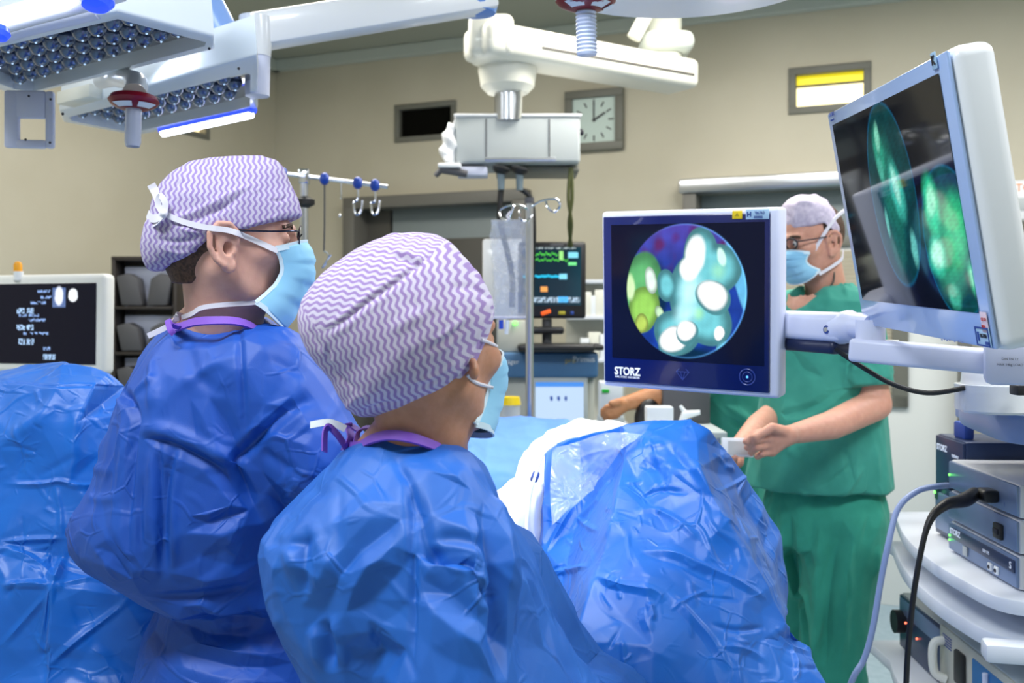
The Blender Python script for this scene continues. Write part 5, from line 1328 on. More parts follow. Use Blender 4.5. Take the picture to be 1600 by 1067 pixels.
cut = px2loc(H1, [(480, 322), (467, 332), (430, 346), (405, 354), (380, 364), (352, 362), (338, 372), (325, 388), (308, 402), (285, 416), (268, 426), (254, 431), (240, 432), (220, 440), (200, 300), (300, 200), (500, 200)], 1.63, c14)
def cap1(p):
    q = H1.loc(p); W_ = np.interp(q[..., 2], [-.06, .0, .06, .11, .14], [.080, .088, .088, .076, .06])
    s = np.clip(1-(np.abs(q[..., 1])/W_)**2.4, .02, 1)**(1/2.4); cx, cz = -.02, .03
    d = poly_sdf((q[..., 0]-cx)/s+cx, (q[..., 2]-cz)/s+cz, dome)*s
    d = np.maximum(d, (np.abs(q[..., 1])-W_))
    return smax(d, poly_sdf(q[..., 0], q[..., 2], cut), .004)
def uv1(V, fc, Q):
    q = H1.loc(V); a = np.arctan2(q[:, 0]+.02, np.abs(q[:, 1])+.03*0+1e-6)
    u = a*.105; top = H1.loc(fc)[:, 2] > 9
    uv = np.stack([q[:, 0]*.85+.012*a, q[:, 2]+.2*np.abs(q[:, 1])], 1)
    return uv[Q].reshape(-1, 2)
cap1_o = cap_mesh(cap1, H1.o-[.19, .16, .12], H1.o+[.15, .16, .17], .0045, uv1, M['cap'], s1, strokes=[
    ([(255, 342), (290, 336), (330, 318), (370, 298), (415, 285)], .004, .0035, 'sharp'), ([(262, 350), (300, 345), (340, 330), (375, 312)], .005, -.004, 'ridge'),
    ([(320, 336), (350, 322), (385, 300)], .004, -.003), ([(420, 250), (435, 285), (450, 320)], .004, .0015, 'sharp'), ([(262, 306), (275, 290), (295, 278)], .003, -.0025),
    ([(240, 372), (275, 378), (320, 372)], .004, -.003), ([(245, 385), (280, 396), (315, 388)], .004, .003), ([(238, 400), (270, 412), (300, 400)], .003, -.0025), ([(270, 352), (300, 362), (335, 366)], .004, .003), ([(355, 362), (410, 345), (462, 326)], .002, .0012, 'sharp')],
    crump=((26, .05, .005, .0016, 5), (20, .02, .003, .0012, 6)))
# mask, straps
mk1, G1 = mask_part(H1, s1, w=.066, top=-.002, bot=-.146, puff=.009, lift=.042)
def strap(name, pts, w, parent, wd=(0, 0, 1), t=.0016, m=None):
    a, b = ribbon(cr(pts, 7), wd, w, t); return mesh_obj(name, a, b, m or M['strap'], parent)
def on_surface(objs, pxs, off=.0025, n=9):
    VV, QQ, k = [], [], 0
    for o in objs:
        b = np.array(root_of(o)); me = o.data
        VV += [tuple(np.array(v.co)+b) for v in me.vertices]; QQ += [[i+k for i in p.vertices] for p in me.polygons]; k = len(VV)
    bv = BVHTree.FromPolygons(VV, QQ); out = []
    for q in cr([(x, y, 0) for x, y in pxs], n):
        d = Vector(((q[0]-800)/F, 1, -(q[1]-HZ)/F)).normalized(); h = bv.ray_cast(CAMP, d)
        out.append(np.array(h[0]-d*off) if h[0] is not None else None)
    for i, o in enumerate(out):
        if o is None:
            j = min((j for j in range(len(out)) if out[j] is not None), key=lambda j: abs(j-i)); q = cr([(x, y, 0) for x, y in pxs], n)[i]; out[i] = P(q[0], q[1], out[j][1])
    out = np.array(out); 
    for _ in range(3): out[1:-1] = .25*out[:-2]+.5*out[1:-1]+.25*out[2:]
    return out
def strap_on(name, objs, pxs, w, parent, off=.003, m=None, t=.0016, wd=(0, 0, 1)):
    a, b = ribbon(on_surface(objs, pxs, off), wd, w, t); return mesh_obj(name, a, b, m or M['strap'], parent)
strap_on('mask_strap', [s1b, cap1_o], [(434, 392), (410, 381), (385, 370), (358, 360), (320, 355), (285, 346), (256, 334)], .0088, mk1, .004)
strap_on('mask_strap', [s1b], [(416, 470), (392, 473), (362, 475), (330, 478), (312, 482), (300, 490), (284, 496)], .0078, mk1, .004)
for pts, wd_, w_ in (([P(256, 334, 1.525), P(250, 318, 1.53), P(244, 302, 1.56), P(236, 288, 1.56)], (1, .2, .4), .013), ([P(256, 334, 1.525), P(247, 320, 1.525), P(250, 306, 1.525), P(258, 316, 1.525), P(257, 332, 1.525)], (1, .2, 0), .009),
                    ([P(256, 335, 1.525), P(245, 341, 1.53), P(234, 340, 1.56), P(231, 334, 1.57)], (0, .2, 1), .013), ([P(256, 336, 1.525), P(247, 347, 1.53), P(237, 352, 1.56)], (.4, .2, 1), .010)):
    a, b = ribbon(cr(pts, 6), wd_, w_, .0015); mesh_obj('strap_bow', a, b, M['strap'], mk1)
MB().ball(P(256, 334, 1.522), .0055, 10).build('strap_knot', M['strap'], mk1)
for pts in ([P(286, 492, 1.64), P(274, 500, 1.63), P(262, 510, 1.62), P(231, 525, 1.61)], [P(286, 494, 1.64), P(276, 492, 1.63), P(276, 502, 1.63)]):
    a, b = ribbon(cr(pts, 6), (.3, .2, 1), .009, .0015); mesh_obj('strap_bow', a, b, M['strap'], mk1)
# spectacles
gl = bpy.data.objects.new('spectacles', None); gl.location = Vector(H1.w(.09, 0, 0))-Vector(s1.location); link(gl, s1)
gm = mat('gunmetal', (.06, .06, .08), .25, 1.)
for s in (1, -1):
    c = H1.w(.106, .032*s, .004)
    ring_ = [H1.w(.107-abs(.028*math.cos(t))*.10-(.012 if False else 0), .033*s+.026*math.cos(t), .004+.019*math.sin(t)) for t in np.linspace(0, 2*math.pi, 24, endpoint=False)]
    MB().tube(ring_, .0011, 8, True).build('rim', gm, gl)
    V_ = [H1.w(.106, .033*s, .004)]+ring_; Q_ = [(0, i+1, (i+1) % 24+1) for i in range(24)]
    MB().raw(V_, Q_).build('lens', M['glass_lens'], gl, smooth=False)
    MB().tube(cr([H1.w(.104, .059*s, .012), H1.w(.094, .073*s, .011), H1.w(.06, .080*s, .008), H1.w(.0, .083*s, .006)], 5), .0014, 8).build('temple', gm, gl)
MB().tube(cr([H1.w(.107, .007, .008), H1.w(.110, 0, .012), H1.w(.107, -.007, .008)], 4), .0012, 8).build('bridge', gm, gl)
for s in (1, -1):
    MB().ball(H1.w(.0795, .031*s, -.001), .0105, 14).build('eye', M['eye'], s1)
    MB().ball(H1.w(.0885, .030*s, -.001), .0042, 10, (.5, 1, 1)).build('iris', M['iris'], s1)
    a, b = ribbon(cr([H1.w(.092, .014*s, .0195), H1.w(.092, .032*s, .0235), H1.w(.078, .049*s, .018)], 5), H1.R[:, 2], .006, .003); mesh_obj('eyebrow', a, b, M['hair'], s1)

rows1 = [(491, 288, 412, .095), (502, 264, 428, .115), (522, 247, 446, .14), (545, 228, 478, .19), (575, 208, 504, .215), (610, 188, 528, .225), (650, 173, 545, .23), (700, 158, 548, .23), (745, 145, 545, .23), (775, 124, 545, .23), (800, 110, 545, .225), (820, 106, 545, .22), (845, 112, 545, .215), (870, 134, 540, .205), (892, 168, 535, .20), (910, 192, 530, .20), (921, 212, 525, .195), (927, 250, 500, .150), (948, 246, 495, .148), (1000, 222, 505, .175), (1067, 205, 515, .19), (1200, 180, 530, .21), (1500, 160, 550, .24), (1690, 160, 550, .24)]
def g1(p):
    d = view_loft(p, rows1, 320, 1.72, 0, 2.15)
    arm_ = chain(p, [P(410, 600, 1.60), P(500, 720, 1.56), P(600, 770, 1.60), P(720, 775, 1.78)], [.095, .078, .066, .052])
    d = smin(d, arm_, .02)
    return d
gs1 = [([(222, 928), (262, 934), (330, 930), (412, 914)], .008, -.010, 'ridge'), ([(262, 905), (330, 902), (405, 890)], .012, .012), ([(212, 683), (247, 683), (277, 695), (316, 713), (346, 733), (368, 757), (395, 787)], .012, -.012, 'fold'),
       ([(215, 672), (250, 672), (282, 683), (322, 700), (352, 720), (374, 742)], .009, .009, 'ridge'),
       ([(480, 621), (425, 663), (390, 698), (368, 723), (380, 757), (410, 817)], .007, -.010, 'sharp'), ([(470, 612), (418, 652), (383, 686)], .010, .006),
       ([(277, 693), (262, 747), (257, 817), (259, 905)], .005, -.008, 'sharp'), ([(285, 693), (272, 760), (270, 830), (272, 905)], .006, .006), ([(249, 683), (249, 760), (250, 830), (251, 905)], .004, -.006, 'sharp'), ([(240, 690), (236, 770), (230, 850)], .006, .005), ([(222, 740), (217, 800), (222, 880)], .005, -.006),
       ([(188, 604), (212, 650), (206, 700), (202, 760), (199, 846), (214, 905)], .006, -.009, 'sharp'), ([(176, 612), (196, 640), (194, 700), (185, 770), (178, 840)], .012, .010),
       ([(306, 619), (318, 655), (340, 700), (372, 735)], .016, .012), ([(335, 620), (350, 655), (372, 690)], .012, -.009), ([(290, 600), (296, 640), (310, 690)], .012, -.007),
       ([(291, 821), (330, 818), (372, 802), (397, 792)], .010, -.012, 'fold'), ([(285, 835), (330, 840), (380, 825)], .012, .008),
       ([(346, 760), (372, 775), (396, 790)], .010, -.010), ([(375, 720), (400, 745), (425, 790), (440, 830)], .012, .010),
       ([(373, 505), (376, 560), (380, 620), (384, 690)], .004, -.004, 'sharp'), ([(415, 555), (445, 572), (480, 590)], .008, -.006), ([(405, 650), (440, 640), (500, 620)], .008, -.007), ([(400, 700), (430, 720), (470, 745)], .008, -.007), ([(410, 680), (445, 690), (500, 700)], .010, .006),
       ([(267, 940), (300, 960), (360, 968), (430, 960)], .014, -.012, 'fold'), ([(272, 1010), (330, 1035), (380, 1042), (460, 1046)], .012, -.012, 'fold'), ([(262, 985), (330, 1010), (400, 1022), (462, 1020)], .012, .010), ([(240, 950), (250, 1000), (280, 1050)], .012, -.009), ([(330, 985), (390, 990), (440, 980)], .012, -.008),
       ([(160, 700), (150, 760), (140, 810)], .010, -.007), ([(140, 730), (170, 735), (195, 725)], .006, .004), ([(135, 775), (165, 780), (195, 770)], .006, .004), ([(150, 850), (180, 870), (205, 905)], .010, -.010, 'fold'),
       ([(230, 560), (240, 590), (238, 640)], .008, .005), ([(260, 530), (262, 580), (255, 630)], .010, -.005), ([(320, 520), (330, 560), (345, 600)], .010, .006), ([(205, 620), (225, 600), (250, 590)], .006, .005)]
gown1 = gown_mesh(g1, (-1.05, 1.42, .19), (.02, 2.02, 1.46), .010, gs1, ((70, .13, .008, .0035, 3, (0, 0, 1)), (50, .05, .004, .0022, 4)), M['gown'], s1)
# back seam line and belt fold under the blouse
rp = [P(279, 511, 1.60), P(305, 503, 1.565), P(335, 501, 1.55), P(368, 502, 1.552), P(392, 509, 1.575), P(414, 523, 1.62), P(416, 528, 1.70), P(385, 512, 1.77), P(335, 503, 1.79), P(290, 505, 1.75), P(270, 510, 1.67)]
c_ = cr(rp, 6, True); cc_ = c_.mean(0); wdir = np.stack([(c_[:, 0]-cc_[0])*.5, (c_[:, 1]-cc_[1])*.5, -np.full(len(c_), .07)], 1)
a, b = ribbon(c_, wdir, .014, .004, True); mesh_obj('collar_binding', a, b, M['purple'], gown1)
for pts in ([P(281, 512, 1.585), P(268, 508, 1.57), P(262, 500, 1.575), P(266, 515, 1.56), P(272, 522, 1.56)],):
    a, b = ribbon(cr(pts, 5), (1, 0, .5), .009, .002); mesh_obj('collar_tie', a, b, M['purple'], gown1)

# ------------------------------------------------------------------ surgeon in front, seen from behind
s2 = thing('person', 'surgeon seen from behind in blue gown with large bouffant purple cap, front centre', 'person', (P(650, 0, 1.30)[0], 1.30, 0))
H2 = Head(P(668, 540, 1.25), 55, 4, 0)
Vh, Qh = body_head(H2, [P(662, 672, 1.25), P(640, 735, 1.27)], [.060, .058, .08], h=.003, low=.26, jaw=1.0, ears=(), lobe=P(741, 581, 1.187))
lower2 = surface(lambda p: smin(smin(view_loft(p, [(740, 560, 700, .10), (820, 520, 760, .12), (1000, 520, 780, .11), (1250, 520, 780, .11)], 640, 1.30, 0), chain(p, [(-.16, 1.38, .80), (-.15, 1.38, .45), (-.16, 1.38, .09)], [.08, .06, .045]), .04), chain(p, [(-.08, 1.24, .80), (-.07, 1.24, .45), (-.08, 1.24, .09)], [.08, .06, .045]), .04), (-.45, 1.1, .03), (.15, 1.55, 1.25), .02)
V_, Q_ = joined([(Vh, Qh), lower2]); s2b = mesh_obj('body', V_, Q_, M['skin_tan'], s2)
for q in ((-.13, 1.41), (-.05, 1.27)): MB().ball((q[0], q[1], .05), .05, 16, (2.2, 1.6, 1)).build('clog', M['shoe'], s2)
k2 = 1.25/F; C2 = P(622, 505, 1.255)
out2 = [((x-622)*k2, -(y-505)*k2) for x, y in [(773, 492), (771, 468), (757, 440), (742, 420), (722, 395), (702, 376), (680, 365), (645, 362), (615, 366), (585, 375), (555, 390), (520, 415), (492, 442), (474, 468), (467, 495), (470, 520), (482, 548), (500, 572), (518, 592), (530, 618), (545, 640), (562, 651), (590, 650), (618, 652), (650, 646), (680, 634), (708, 615), (730, 594), (745, 572), (755, 545), (765, 520)]]
th2 = math.atan((622-800)/F)
def cap2(p):
    q = p-C2.astype(np.float32); x = q[..., 0]*math.cos(th2)-q[..., 1]*math.sin(th2); y = q[..., 0]*math.sin(th2)+q[..., 1]*math.cos(th2); z = q[..., 2]
    W_ = .122; s = np.clip(1-(np.abs(y)/W_)**2.2, .02, 1)**(1/2.2); cx, cz = .02, -.01
    return np.maximum(poly_sdf((x-cx)/s+cx, (z-cz)/s+cz, out2)*s, np.abs(y)-W_)
seam = np.array([(470, 478), (500, 520), (530, 505), (575, 470), (620, 440), (665, 405), (700, 372)])
def uv2(V, fc, Q):
    def pxy(A): return 800+A[:, 0]/A[:, 1]*F, HZ-(A[:, 2]-EYE)/A[:, 1]*F
    fx_, fy_ = pxy(fc); q = V-C2
    # plane through the seam, containing the view depth axis
    ln = np.interp(fx_, seam[:, 0], seam[:, 1]); crown = (fy_ < ln) & (fx_ < 702)
    ca, sa = math.cos(.30), math.sin(.30)
    y = q[:, 1]
    uvc = np.stack([q[:, 0]*sa+q[:, 2]*ca+.35*y, q[:, 0]*ca-q[:, 2]*sa], 1); cb, sb = math.cos(.25), math.sin(.25)
    uvs = np.stack([q[:, 0]*cb+q[:, 2]*sb-.15*y, -q[:, 0]*sb+q[:, 2]*cb], 1)
    return np.where(crown[:, None, None], uvc[Q], uvs[Q]).reshape(-1, 2)
cap2_o = cap_mesh(cap2, C2-[.16, .14, .15], C2+[.16, .14, .15], .0045, uv2, M['cap_big'], s2, strokes=[
    ([(500, 520), (530, 506), (575, 472), (620, 441), (665, 406), (692, 383)], .0030, -.0035, 'sharp'), ([(498, 512), (530, 497), (572, 464), (617, 433), (660, 400)], .004, .0025),
    ([(510, 528), (540, 512), (582, 480), (626, 449)], .004, .0018), ([(772, 480), (760, 520), (742, 560), (715, 590), (685, 612), (630, 632)], .003, -.003, 'sharp'), ([(766, 475), (752, 515), (733, 553), (706, 582), (672, 604), (630, 620)], .005, .0025),
    ([(662, 548), (700, 528), (735, 500)], .005, -.0035), ([(668, 540), (700, 520), (730, 495)], .005, .003), ([(640, 600), (690, 582), (722, 556)], .004, .0025), ([(610, 398), (640, 408), (658, 424)], .006, -.004), ([(615, 390), (645, 400), (668, 414)], .006, .004),
    ([(500, 560), (530, 588), (560, 612)], .005, -.003), ([(515, 535), (512, 560), (525, 580)], .004, -.003), ([(540, 640), (560, 620), (600, 610)], .004, .002), ([(560, 648), (590, 632), (630, 628)], .003, -.003), ([(600, 520), (640, 500), (690, 470)], .007, .002)],
    crump=((34, .06, .006, .0015, 7), (40, .02, .003, .0010, 8)), seed=5)
mk2, G2 = mask_part(H2, s2, w=.060, top=-.018, bot=-.128, puff=.008, back=.030)
for px_ in ([(752, 531), (762, 534), (776, 541)], [(730, 586), (742, 597), (757, 602), (771, 606)]):
    q_ = on_surface([s2b, cap2_o], px_, .002, 6); MB().tube(q_, .0022, 8).build('ear_loop', M['strap'], mk2)
rows2 = [(668, 585, 690, .075), (682, 552, 718, .105), (702, 526, 735, .125), (728, 504, 748, .145), (755, 480, 766, .17), (785, 455, 785, .185), (812, 430, 800, .19), (832, 413, 812, .195), (850, 414, 822, .195), (880, 420, 838, .195), (930, 424, 852, .19), (970, 438, 866, .19), (1010, 454, 884, .19), (1067, 472, 915, .19), (1150, 480, 930, .20), (1400, 470, 930, .22), (2050, 460, 960, .24)]
def g2(p):
    d = view_loft(p, rows2, 640, 1.29, 0, 2.15)
    d = smin(d, chain(p, [P(690, 800, 1.20), P(705, 900, 1.14), P(700, 1080, 1.10)], [.075, .072, .064]), .03)
    d = smin(d, chain(p, [P(700, 1080, 1.10), P(860, 1130, 1.25), P(960, 1090, 1.50)], [.064, .06, .05]), .03)
    d = smin(d, chain(p, [P(790, 900, 1.42), P(850, 1010, 1.42), P(950, 1100, 1.48)], [.07, .06, .05]), .03)
    return d
gs2 = [([(620, 716), (640, 760), (645, 800), (645, 900), (645, 1064)], .004, -.0045, 'sharp'), ([(640, 756), (656, 800), (664, 848), (676, 868), (708, 908)], .006, -.006, 'sharp'),
       ([(640, 790), (600, 828), (560, 864), (520, 925), (478, 990)], .016, -.016, 'fold'), ([(642, 825), (600, 870), (560, 905), (505, 965)], .015, .012), ([(644, 870), (600, 900), (550, 940), (512, 975)], .015, -.012),
       ([(600, 760), (560, 790), (520, 840)], .012, .008), ([(585, 800), (540, 835), (500, 860)], .010, -.006), ([(575, 740), (540, 780), (500, 800)], .012, -.006),
       ([(644, 864), (688, 868), (732, 878), (760, 896)], .006, -.009, 'sharp'), ([(644, 876), (690, 882), (735, 894), (765, 915)], .010, .010), ([(720, 884), (745, 908), (770, 940)], .006, -.007, 'sharp'),
       ([(744, 785), (760, 832), (772, 896), (775, 980), (776, 1064)], .016, -.034, 'fold'), ([(790, 860), (800, 930), (805, 1040)], .012, .012), ([(735, 790), (748, 850), (756, 930), (756, 1050)], .014, .012),
       ([(504, 968), (510, 1000), (518, 1050)], .008, -.012, 'fold'), ([(648, 912), (690, 925), (735, 960), (768, 1005)], .014, -.010, 'fold'), ([(650, 940), (700, 965), (740, 1010)], .014, .010),
       ([(480, 820), (474, 880), (475, 940)], .006, -.006), ([(440, 850), (450, 900), (470, 960)], .012, -.008), ([(420, 845), (455, 850), (500, 840)], .006, -.005), ([(690, 740), (720, 752), (745, 775)], .012, .010),
       ([(665, 800), (710, 820), (745, 850)], .012, .006), ([(665, 845), (710, 840), (755, 850)], .006, -.005), ([(830, 900), (850, 960), (860, 1030)], .012, -.010), ([(810, 880), (832, 940), (845, 1000)], .010, .008), ([(800, 870), (820, 880), (838, 905)], .004, .004, 'sharp'),
       ([(540, 1000), (580, 980), (640, 990)], .016, .012), ([(540, 1040), (590, 1020), (640, 1030)], .016, -.012), ([(660, 1010), (700, 1000), (750, 1030)], .016, .010), ([(560, 940), (600, 960), (640, 965)], .012, -.008), ([(620, 712), (625, 735), (640, 755)], .004, -.003), ([(650, 700), (680, 720), (715, 745)], .008, -.004), ([(485, 760), (510, 770), (540, 745)], .008, -.005)]
gown2 = gown_mesh(g2, (-.36, 1.0, .03), (.24, 1.60, 1.33), .0095, gs2, ((70, .12, .008, .0032, 13, (-.5, 0, 1)), (60, .045, .004, .0020, 14)), M['gown2'], s2, seed=9, nf=1700)
rp = [P(538, 697, 1.29), P(560, 697, 1.235), P(581, 686, 1.205), P(607, 680, 1.185), P(637, 683, 1.178), P(667, 692, 1.185), P(697, 705, 1.205), P(724, 722, 1.245), P(733, 733, 1.31), P(705, 716, 1.37), P(640, 700, 1.39), P(575, 693, 1.36)]
c_ = cr(rp, 6, True); cc_ = c_.mean(0); wdir = np.stack([(c_[:, 0]-cc_[0])*.5, (c_[:, 1]-cc_[1])*.5, -np.full(len(c_), .07)], 1)
cb2 = mesh_obj('collar_binding', *ribbon(c_, wdir, .012, .004, True), M['purple'], gown2)
for pts, w in (([P(540, 698, 1.25), P(528, 680, 1.24), P(515, 668, 1.23), P(508, 676, 1.22), P(507, 706, 1.21)], .012), ([P(556, 697, 1.26), P(560, 678, 1.28), P(575, 668, 1.30), P(592, 676, 1.30), P(582, 690, 1.26)], .010), ([P(540, 700, 1.25), P(548, 682, 1.27), P(545, 664, 1.29), P(560, 672, 1.29)], .012)):
    a, b = ribbon(cr(pts, 6), (.25, 1, .2), w, .002); mesh_obj('collar_tie', a, b, M['purple'], gown2)
a, b = ribbon(cr([P(540, 670, 1.26), P(515, 660, 1.26), P(485, 664, 1.27)], 6), (.1, .3, 1), .009, .0015); mesh_obj('paper_tab', a, b, M['label'], gown2)

# ------------------------------------------------------------------ man in green scrubs
s3 = thing('person', 'man in green scrubs and pale cap with face mask, standing and reading a notepad', 'person', (P(1290, 0, 3.0)[0], 3.0, 0))
H3_ = Head(P(1267, 374, 2.98), 204, -12, 0)
X3 = lambda px, py, d: P(px, py, d)
rows3b = [(436, 1258, 1328, .06), (452, 1232, 1336, .10), (480, 1222, 1350, .128), (520, 1212, 1360, .13), (640, 1215, 1360, .10), (760, 1220, 1350, .09)]
arms3 = [X3(1338, 500, 2.90), X3(1368, 632, 2.86), X3(1300, 664, 2.74), X3(1236, 679, 2.66)]
arms3f = [X3(1225, 520, 3.12), X3(1222, 640, 3.05), X3(1185, 665, 2.90), X3(1152, 700, 2.76)]
Vh, Qh = body_head(H3_, [X3(1290, 450, 3.0), X3(1300, 500, 3.02)], [.058, .060, .09], h=.005, low=.30)
def hand(wr, kn, ftips, thumb, r=.0095):
    """wrist, four knuckles, finger joint lists, thumb joints"""
    def f(p):
        d = None
        for i, k_ in enumerate(kn):
            e = cap(p, wr, k_, .018, .014); d = e if d is None else smin(d, e, .016)
            d = smin(d, chain(p, [k_]+ftips[i], [.0125]+[r]*len(ftips[i])), .005)
        d = smin(d, chain(p, [wr]+thumb, [.020, .013, .0095]), .006); return d
    return f
wr = arms3[-1]; dd = 2.64
kn = [X3(1203, 674, 2.63), X3(1199, 684, 2.62), X3(1201, 695, 2.63), X3(1206, 705, 2.64)]
ft = [[X3(1182, 676, 2.60), X3(1166, 690, 2.60)], [X3(1180, 688, 2.59), X3(1168, 699, 2.62)], [X3(1182, 699, 2.60), X3(1174, 707, 2.63)], [X3(1190, 709, 2.62), X3(1184, 713, 2.65)]]
hn = surface(hand(wr, kn, ft, [X3(1206, 668, 2.60), X3(1180, 683, 2.585), ][:2]), X3(1196, 690, 2.62)-[.09, .08, .07], X3(1196, 690, 2.62)+[.11, .10, .07], .0035)
wr2 = arms3f[-1]
kn2 = [X3(1142, 716, 2.74), X3(1148, 720, 2.73), X3(1154, 722, 2.72), X3(1138, 710, 2.76)]
ft2 = [[X3(1128, 718, 2.70), X3(1126, 708, 2.68)], [X3(1136, 724, 2.69), X3(1136, 713, 2.67)], [X3(1146, 726, 2.68), X3(1148, 716, 2.66)], [X3(1122, 710, 2.72), X3(1120, 702, 2.70)]]
hn2 = surface(hand(wr2, kn2, ft2, [X3(1140, 700, 2.72), X3(1128, 699, 2.70)]), X3(1140, 708, 2.72)-[.09, .09, .08], X3(1140, 708, 2.72)+[.09, .10, .08], .0035)
def body3(p):
    d = view_loft(p, rows3b, 1290, 3.0, 0)
    d = smin(d, chain(p, arms3, [.05, .046, .040, .026]), .02); d = smin(d, chain(p, arms3f, [.05, .044, .036, .025]), .02)
    for a in ((X3(1310, 780, 2.95), X3(1305, 1000, 2.92), X3(1308, 1235, 2.92)), (X3(1250, 780, 3.08), X3(1262, 1000, 3.10), X3(1268, 1210, 3.12))): d = smin(d, chain(p, list(a), [.08, .055, .045]), .03)
    return d
V_, Q_ = joined([(Vh, Qh), hn, hn2, surface(body3, (.55, 2.55, .02), (1.25, 3.3, 1.5), .010)]); mesh_obj('body', V_, Q_, M['skin_arm'], s3)
for q in (X3(1295, 1258, 2.88), X3(1258, 1232, 3.08)): MB().ball((q[0]-.03, q[1], .05), .05, 16, (2.5, 1.1, 1)).build('clog', M['shoe'], s3)
C3 = X3(1265, 342, 2.99); k3 = 2.99/F
out3 = [((x-1265)*k3, -(y-342)*k3) for x, y in [(1221, 362), (1219, 340), (1224, 320), (1235, 309), (1248, 304), (1268, 306), (1286, 314), (1298, 328), (1305, 345), (1309, 362), (1306, 374), (1300, 370), (1297, 358), (1286, 351), (1270, 355), (1250, 361)]]
def cap3(p):
    q = p-C3.astype(np.float32); s = np.clip(1-(np.abs(q[..., 1])/.098)**2.3, .02, 1)**(1/2.3); cz = -.02
    return np.maximum(poly_sdf(q[..., 0]/s, (q[..., 2]-cz)/s+cz, out3)*s, np.abs(q[..., 1])-.098)
V_, Q_ = surface(cap3, C3-[.11, .12, .10], C3+[.11, .12, .10], .005); V_, Q_ = subdiv(smooth_mesh(V_, Q_, 2), Q_, 1); N_ = normals(V_, Q_); h_ = np.zeros(len(V_)); crumple(V_, N_, h_, 26, .07, .007, .0035, 5); mesh_obj('surgical_cap', V_+N_*h_[:, None], Q_, M['cap_plain'], s3)
mk3, G3 = mask_part(H3_, s3, w=.064, top=-.016, bot=-.118, puff=.006)
hd = 2.90
strap('mask_strap', [H3_.w(.048, .064, -.028), H3_.w(.02, .080, .012), H3_.w(-.015, .088, .045), H3_.w(-.05, .085, .062), H3_.w(-.08, .075, .068)], .010, mk3, t=.003)
strap('mask_strap', [H3_.w(.045, .062, -.10), H3_.w(.0, .072, -.085), H3_.w(-.04, .072, -.07), H3_.w(-.07, .05, -.05)], .009, mk3, t=.003)
gl = bpy.data.objects.new('spectacles', None); gl.location = Vector(H3_.w(.09, 0, 0))-Vector(s3.location); link(gl, s3)
for s in (1, -1):
    MB().tube([H3_.w(.106-.006*abs(math.cos(t)), .032*s+.025*math.cos(t), .002+.017*math.sin(t)) for t in np.linspace(0, 2*math.pi, 20, endpoint=False)], .0026, 6, True).build('rim', M['ink_black'], gl)
    MB().tube([H3_.w(.100, .058*s, .008), H3_.w(.06, .078*s, .006), H3_.w(.0, .082*s, .004)], .0022, 6).build('temple', M['ink_black'], gl)
MB().tube([H3_.w(.106, .008, .006), H3_.w(.108, -.008, .006)], .002, 6).build('bridge', M['ink_black'], gl)
for s in (1, -1):
    MB().ball(H3_.w(.0815, .031*s, .001), .0108, 12).build('eye', M['eye'], s3); MB().ball(H3_.w(.0905, .030*s, .0), .0045, 10, (.7, 1, 1)).build('iris', M['iris'], s3)
    a, b = ribbon(cr([H3_.w(.092, .014*s, .0185), H3_.w(.092, .032*s, .0225), H3_.w(.078, .049*s, .017)], 5), H3_.R[:, 2], .008, .003); mesh_obj('eyebrow', a, b, M['hair'], s3)
def hair3(p):
    q = H3_.loc(p); d = ell(q, (-.012, 0, .020), (.102, .079, .094)); d = np.maximum(d, -(q[..., 2]+.05)); return np.maximum(d, q[..., 0]-.012)
V_, Q_ = surface(hair3, H3_.o-[.15, .15, .15], H3_.o+[.15, .15, .15], .005); mesh_obj('hair', V_, Q_, M['hair'], s3)
MB().tube(cr([H3_.w(-.02, .055, -.095), X3(1302, 441, 2.93), X3(1288, 455, 2.93), X3(1282, 470, 2.93)], 5), .0025).build('lanyard', M['door_dark'], s3)
rows3 = [(438, 1262, 1326, .05), (452, 1240, 1342, .09), (470, 1216, 1356, .125), (500, 1204, 1366, .145), (560, 1194, 1378, .15), (620, 1188, 1384, .155), (690, 1178, 1390, .16), (750, 1166, 1397, .165), (762, 1164, 1398, .165)]
def shirt3(p):
    d = view_loft(p, rows3, 1290, 3.0, 0, 2.2)
    sl = chain(p, [X3(1335, 490, 2.93), X3(1356, 590, 2.87)], [.075, .078]); a = X3(1356, 590, 2.87)
    sl = np.maximum(sl, -((p[..., 2]-a[2])+.05*(p[..., 0]-a[0])+.02))
    d = smin(d, sl, .03)
    sl2 = np.maximum(chain(p, [X3(1240, 490, 3.1), X3(1222, 600, 3.08)], [.075, .07]), -(p[..., 2]-X3(0, 590, 3.08)[2])); d = smin(d, sl2, .03)
    # V neckline
    vz = poly_sdf(p[..., 0], p[..., 2], [((x-800)/F*2.9, EYE-(y-HZ)/F*2.9) for x, y in ((1222, 450), (1243, 487), (1270, 468), (1312, 430), (1300, 400), (1215, 400))]); d = smax(d, -np.maximum(vz, p[..., 1]-2.98), .004)
    q = p-X3(1291, 462, 2.90).astype(np.float32); vn = np.maximum(np.abs(q[..., 0]+.0*q[..., 2])-np.clip(q[..., 2]+.04, 0, 1)*.42, q[..., 1]-.06)
    n_ = np.maximum(chain(p, [X3(1290, 430, 3.0), X3(1292, 470, 3.0)], [.066, .072]), 0*d-1)
    return smax(d, -n_, .006)
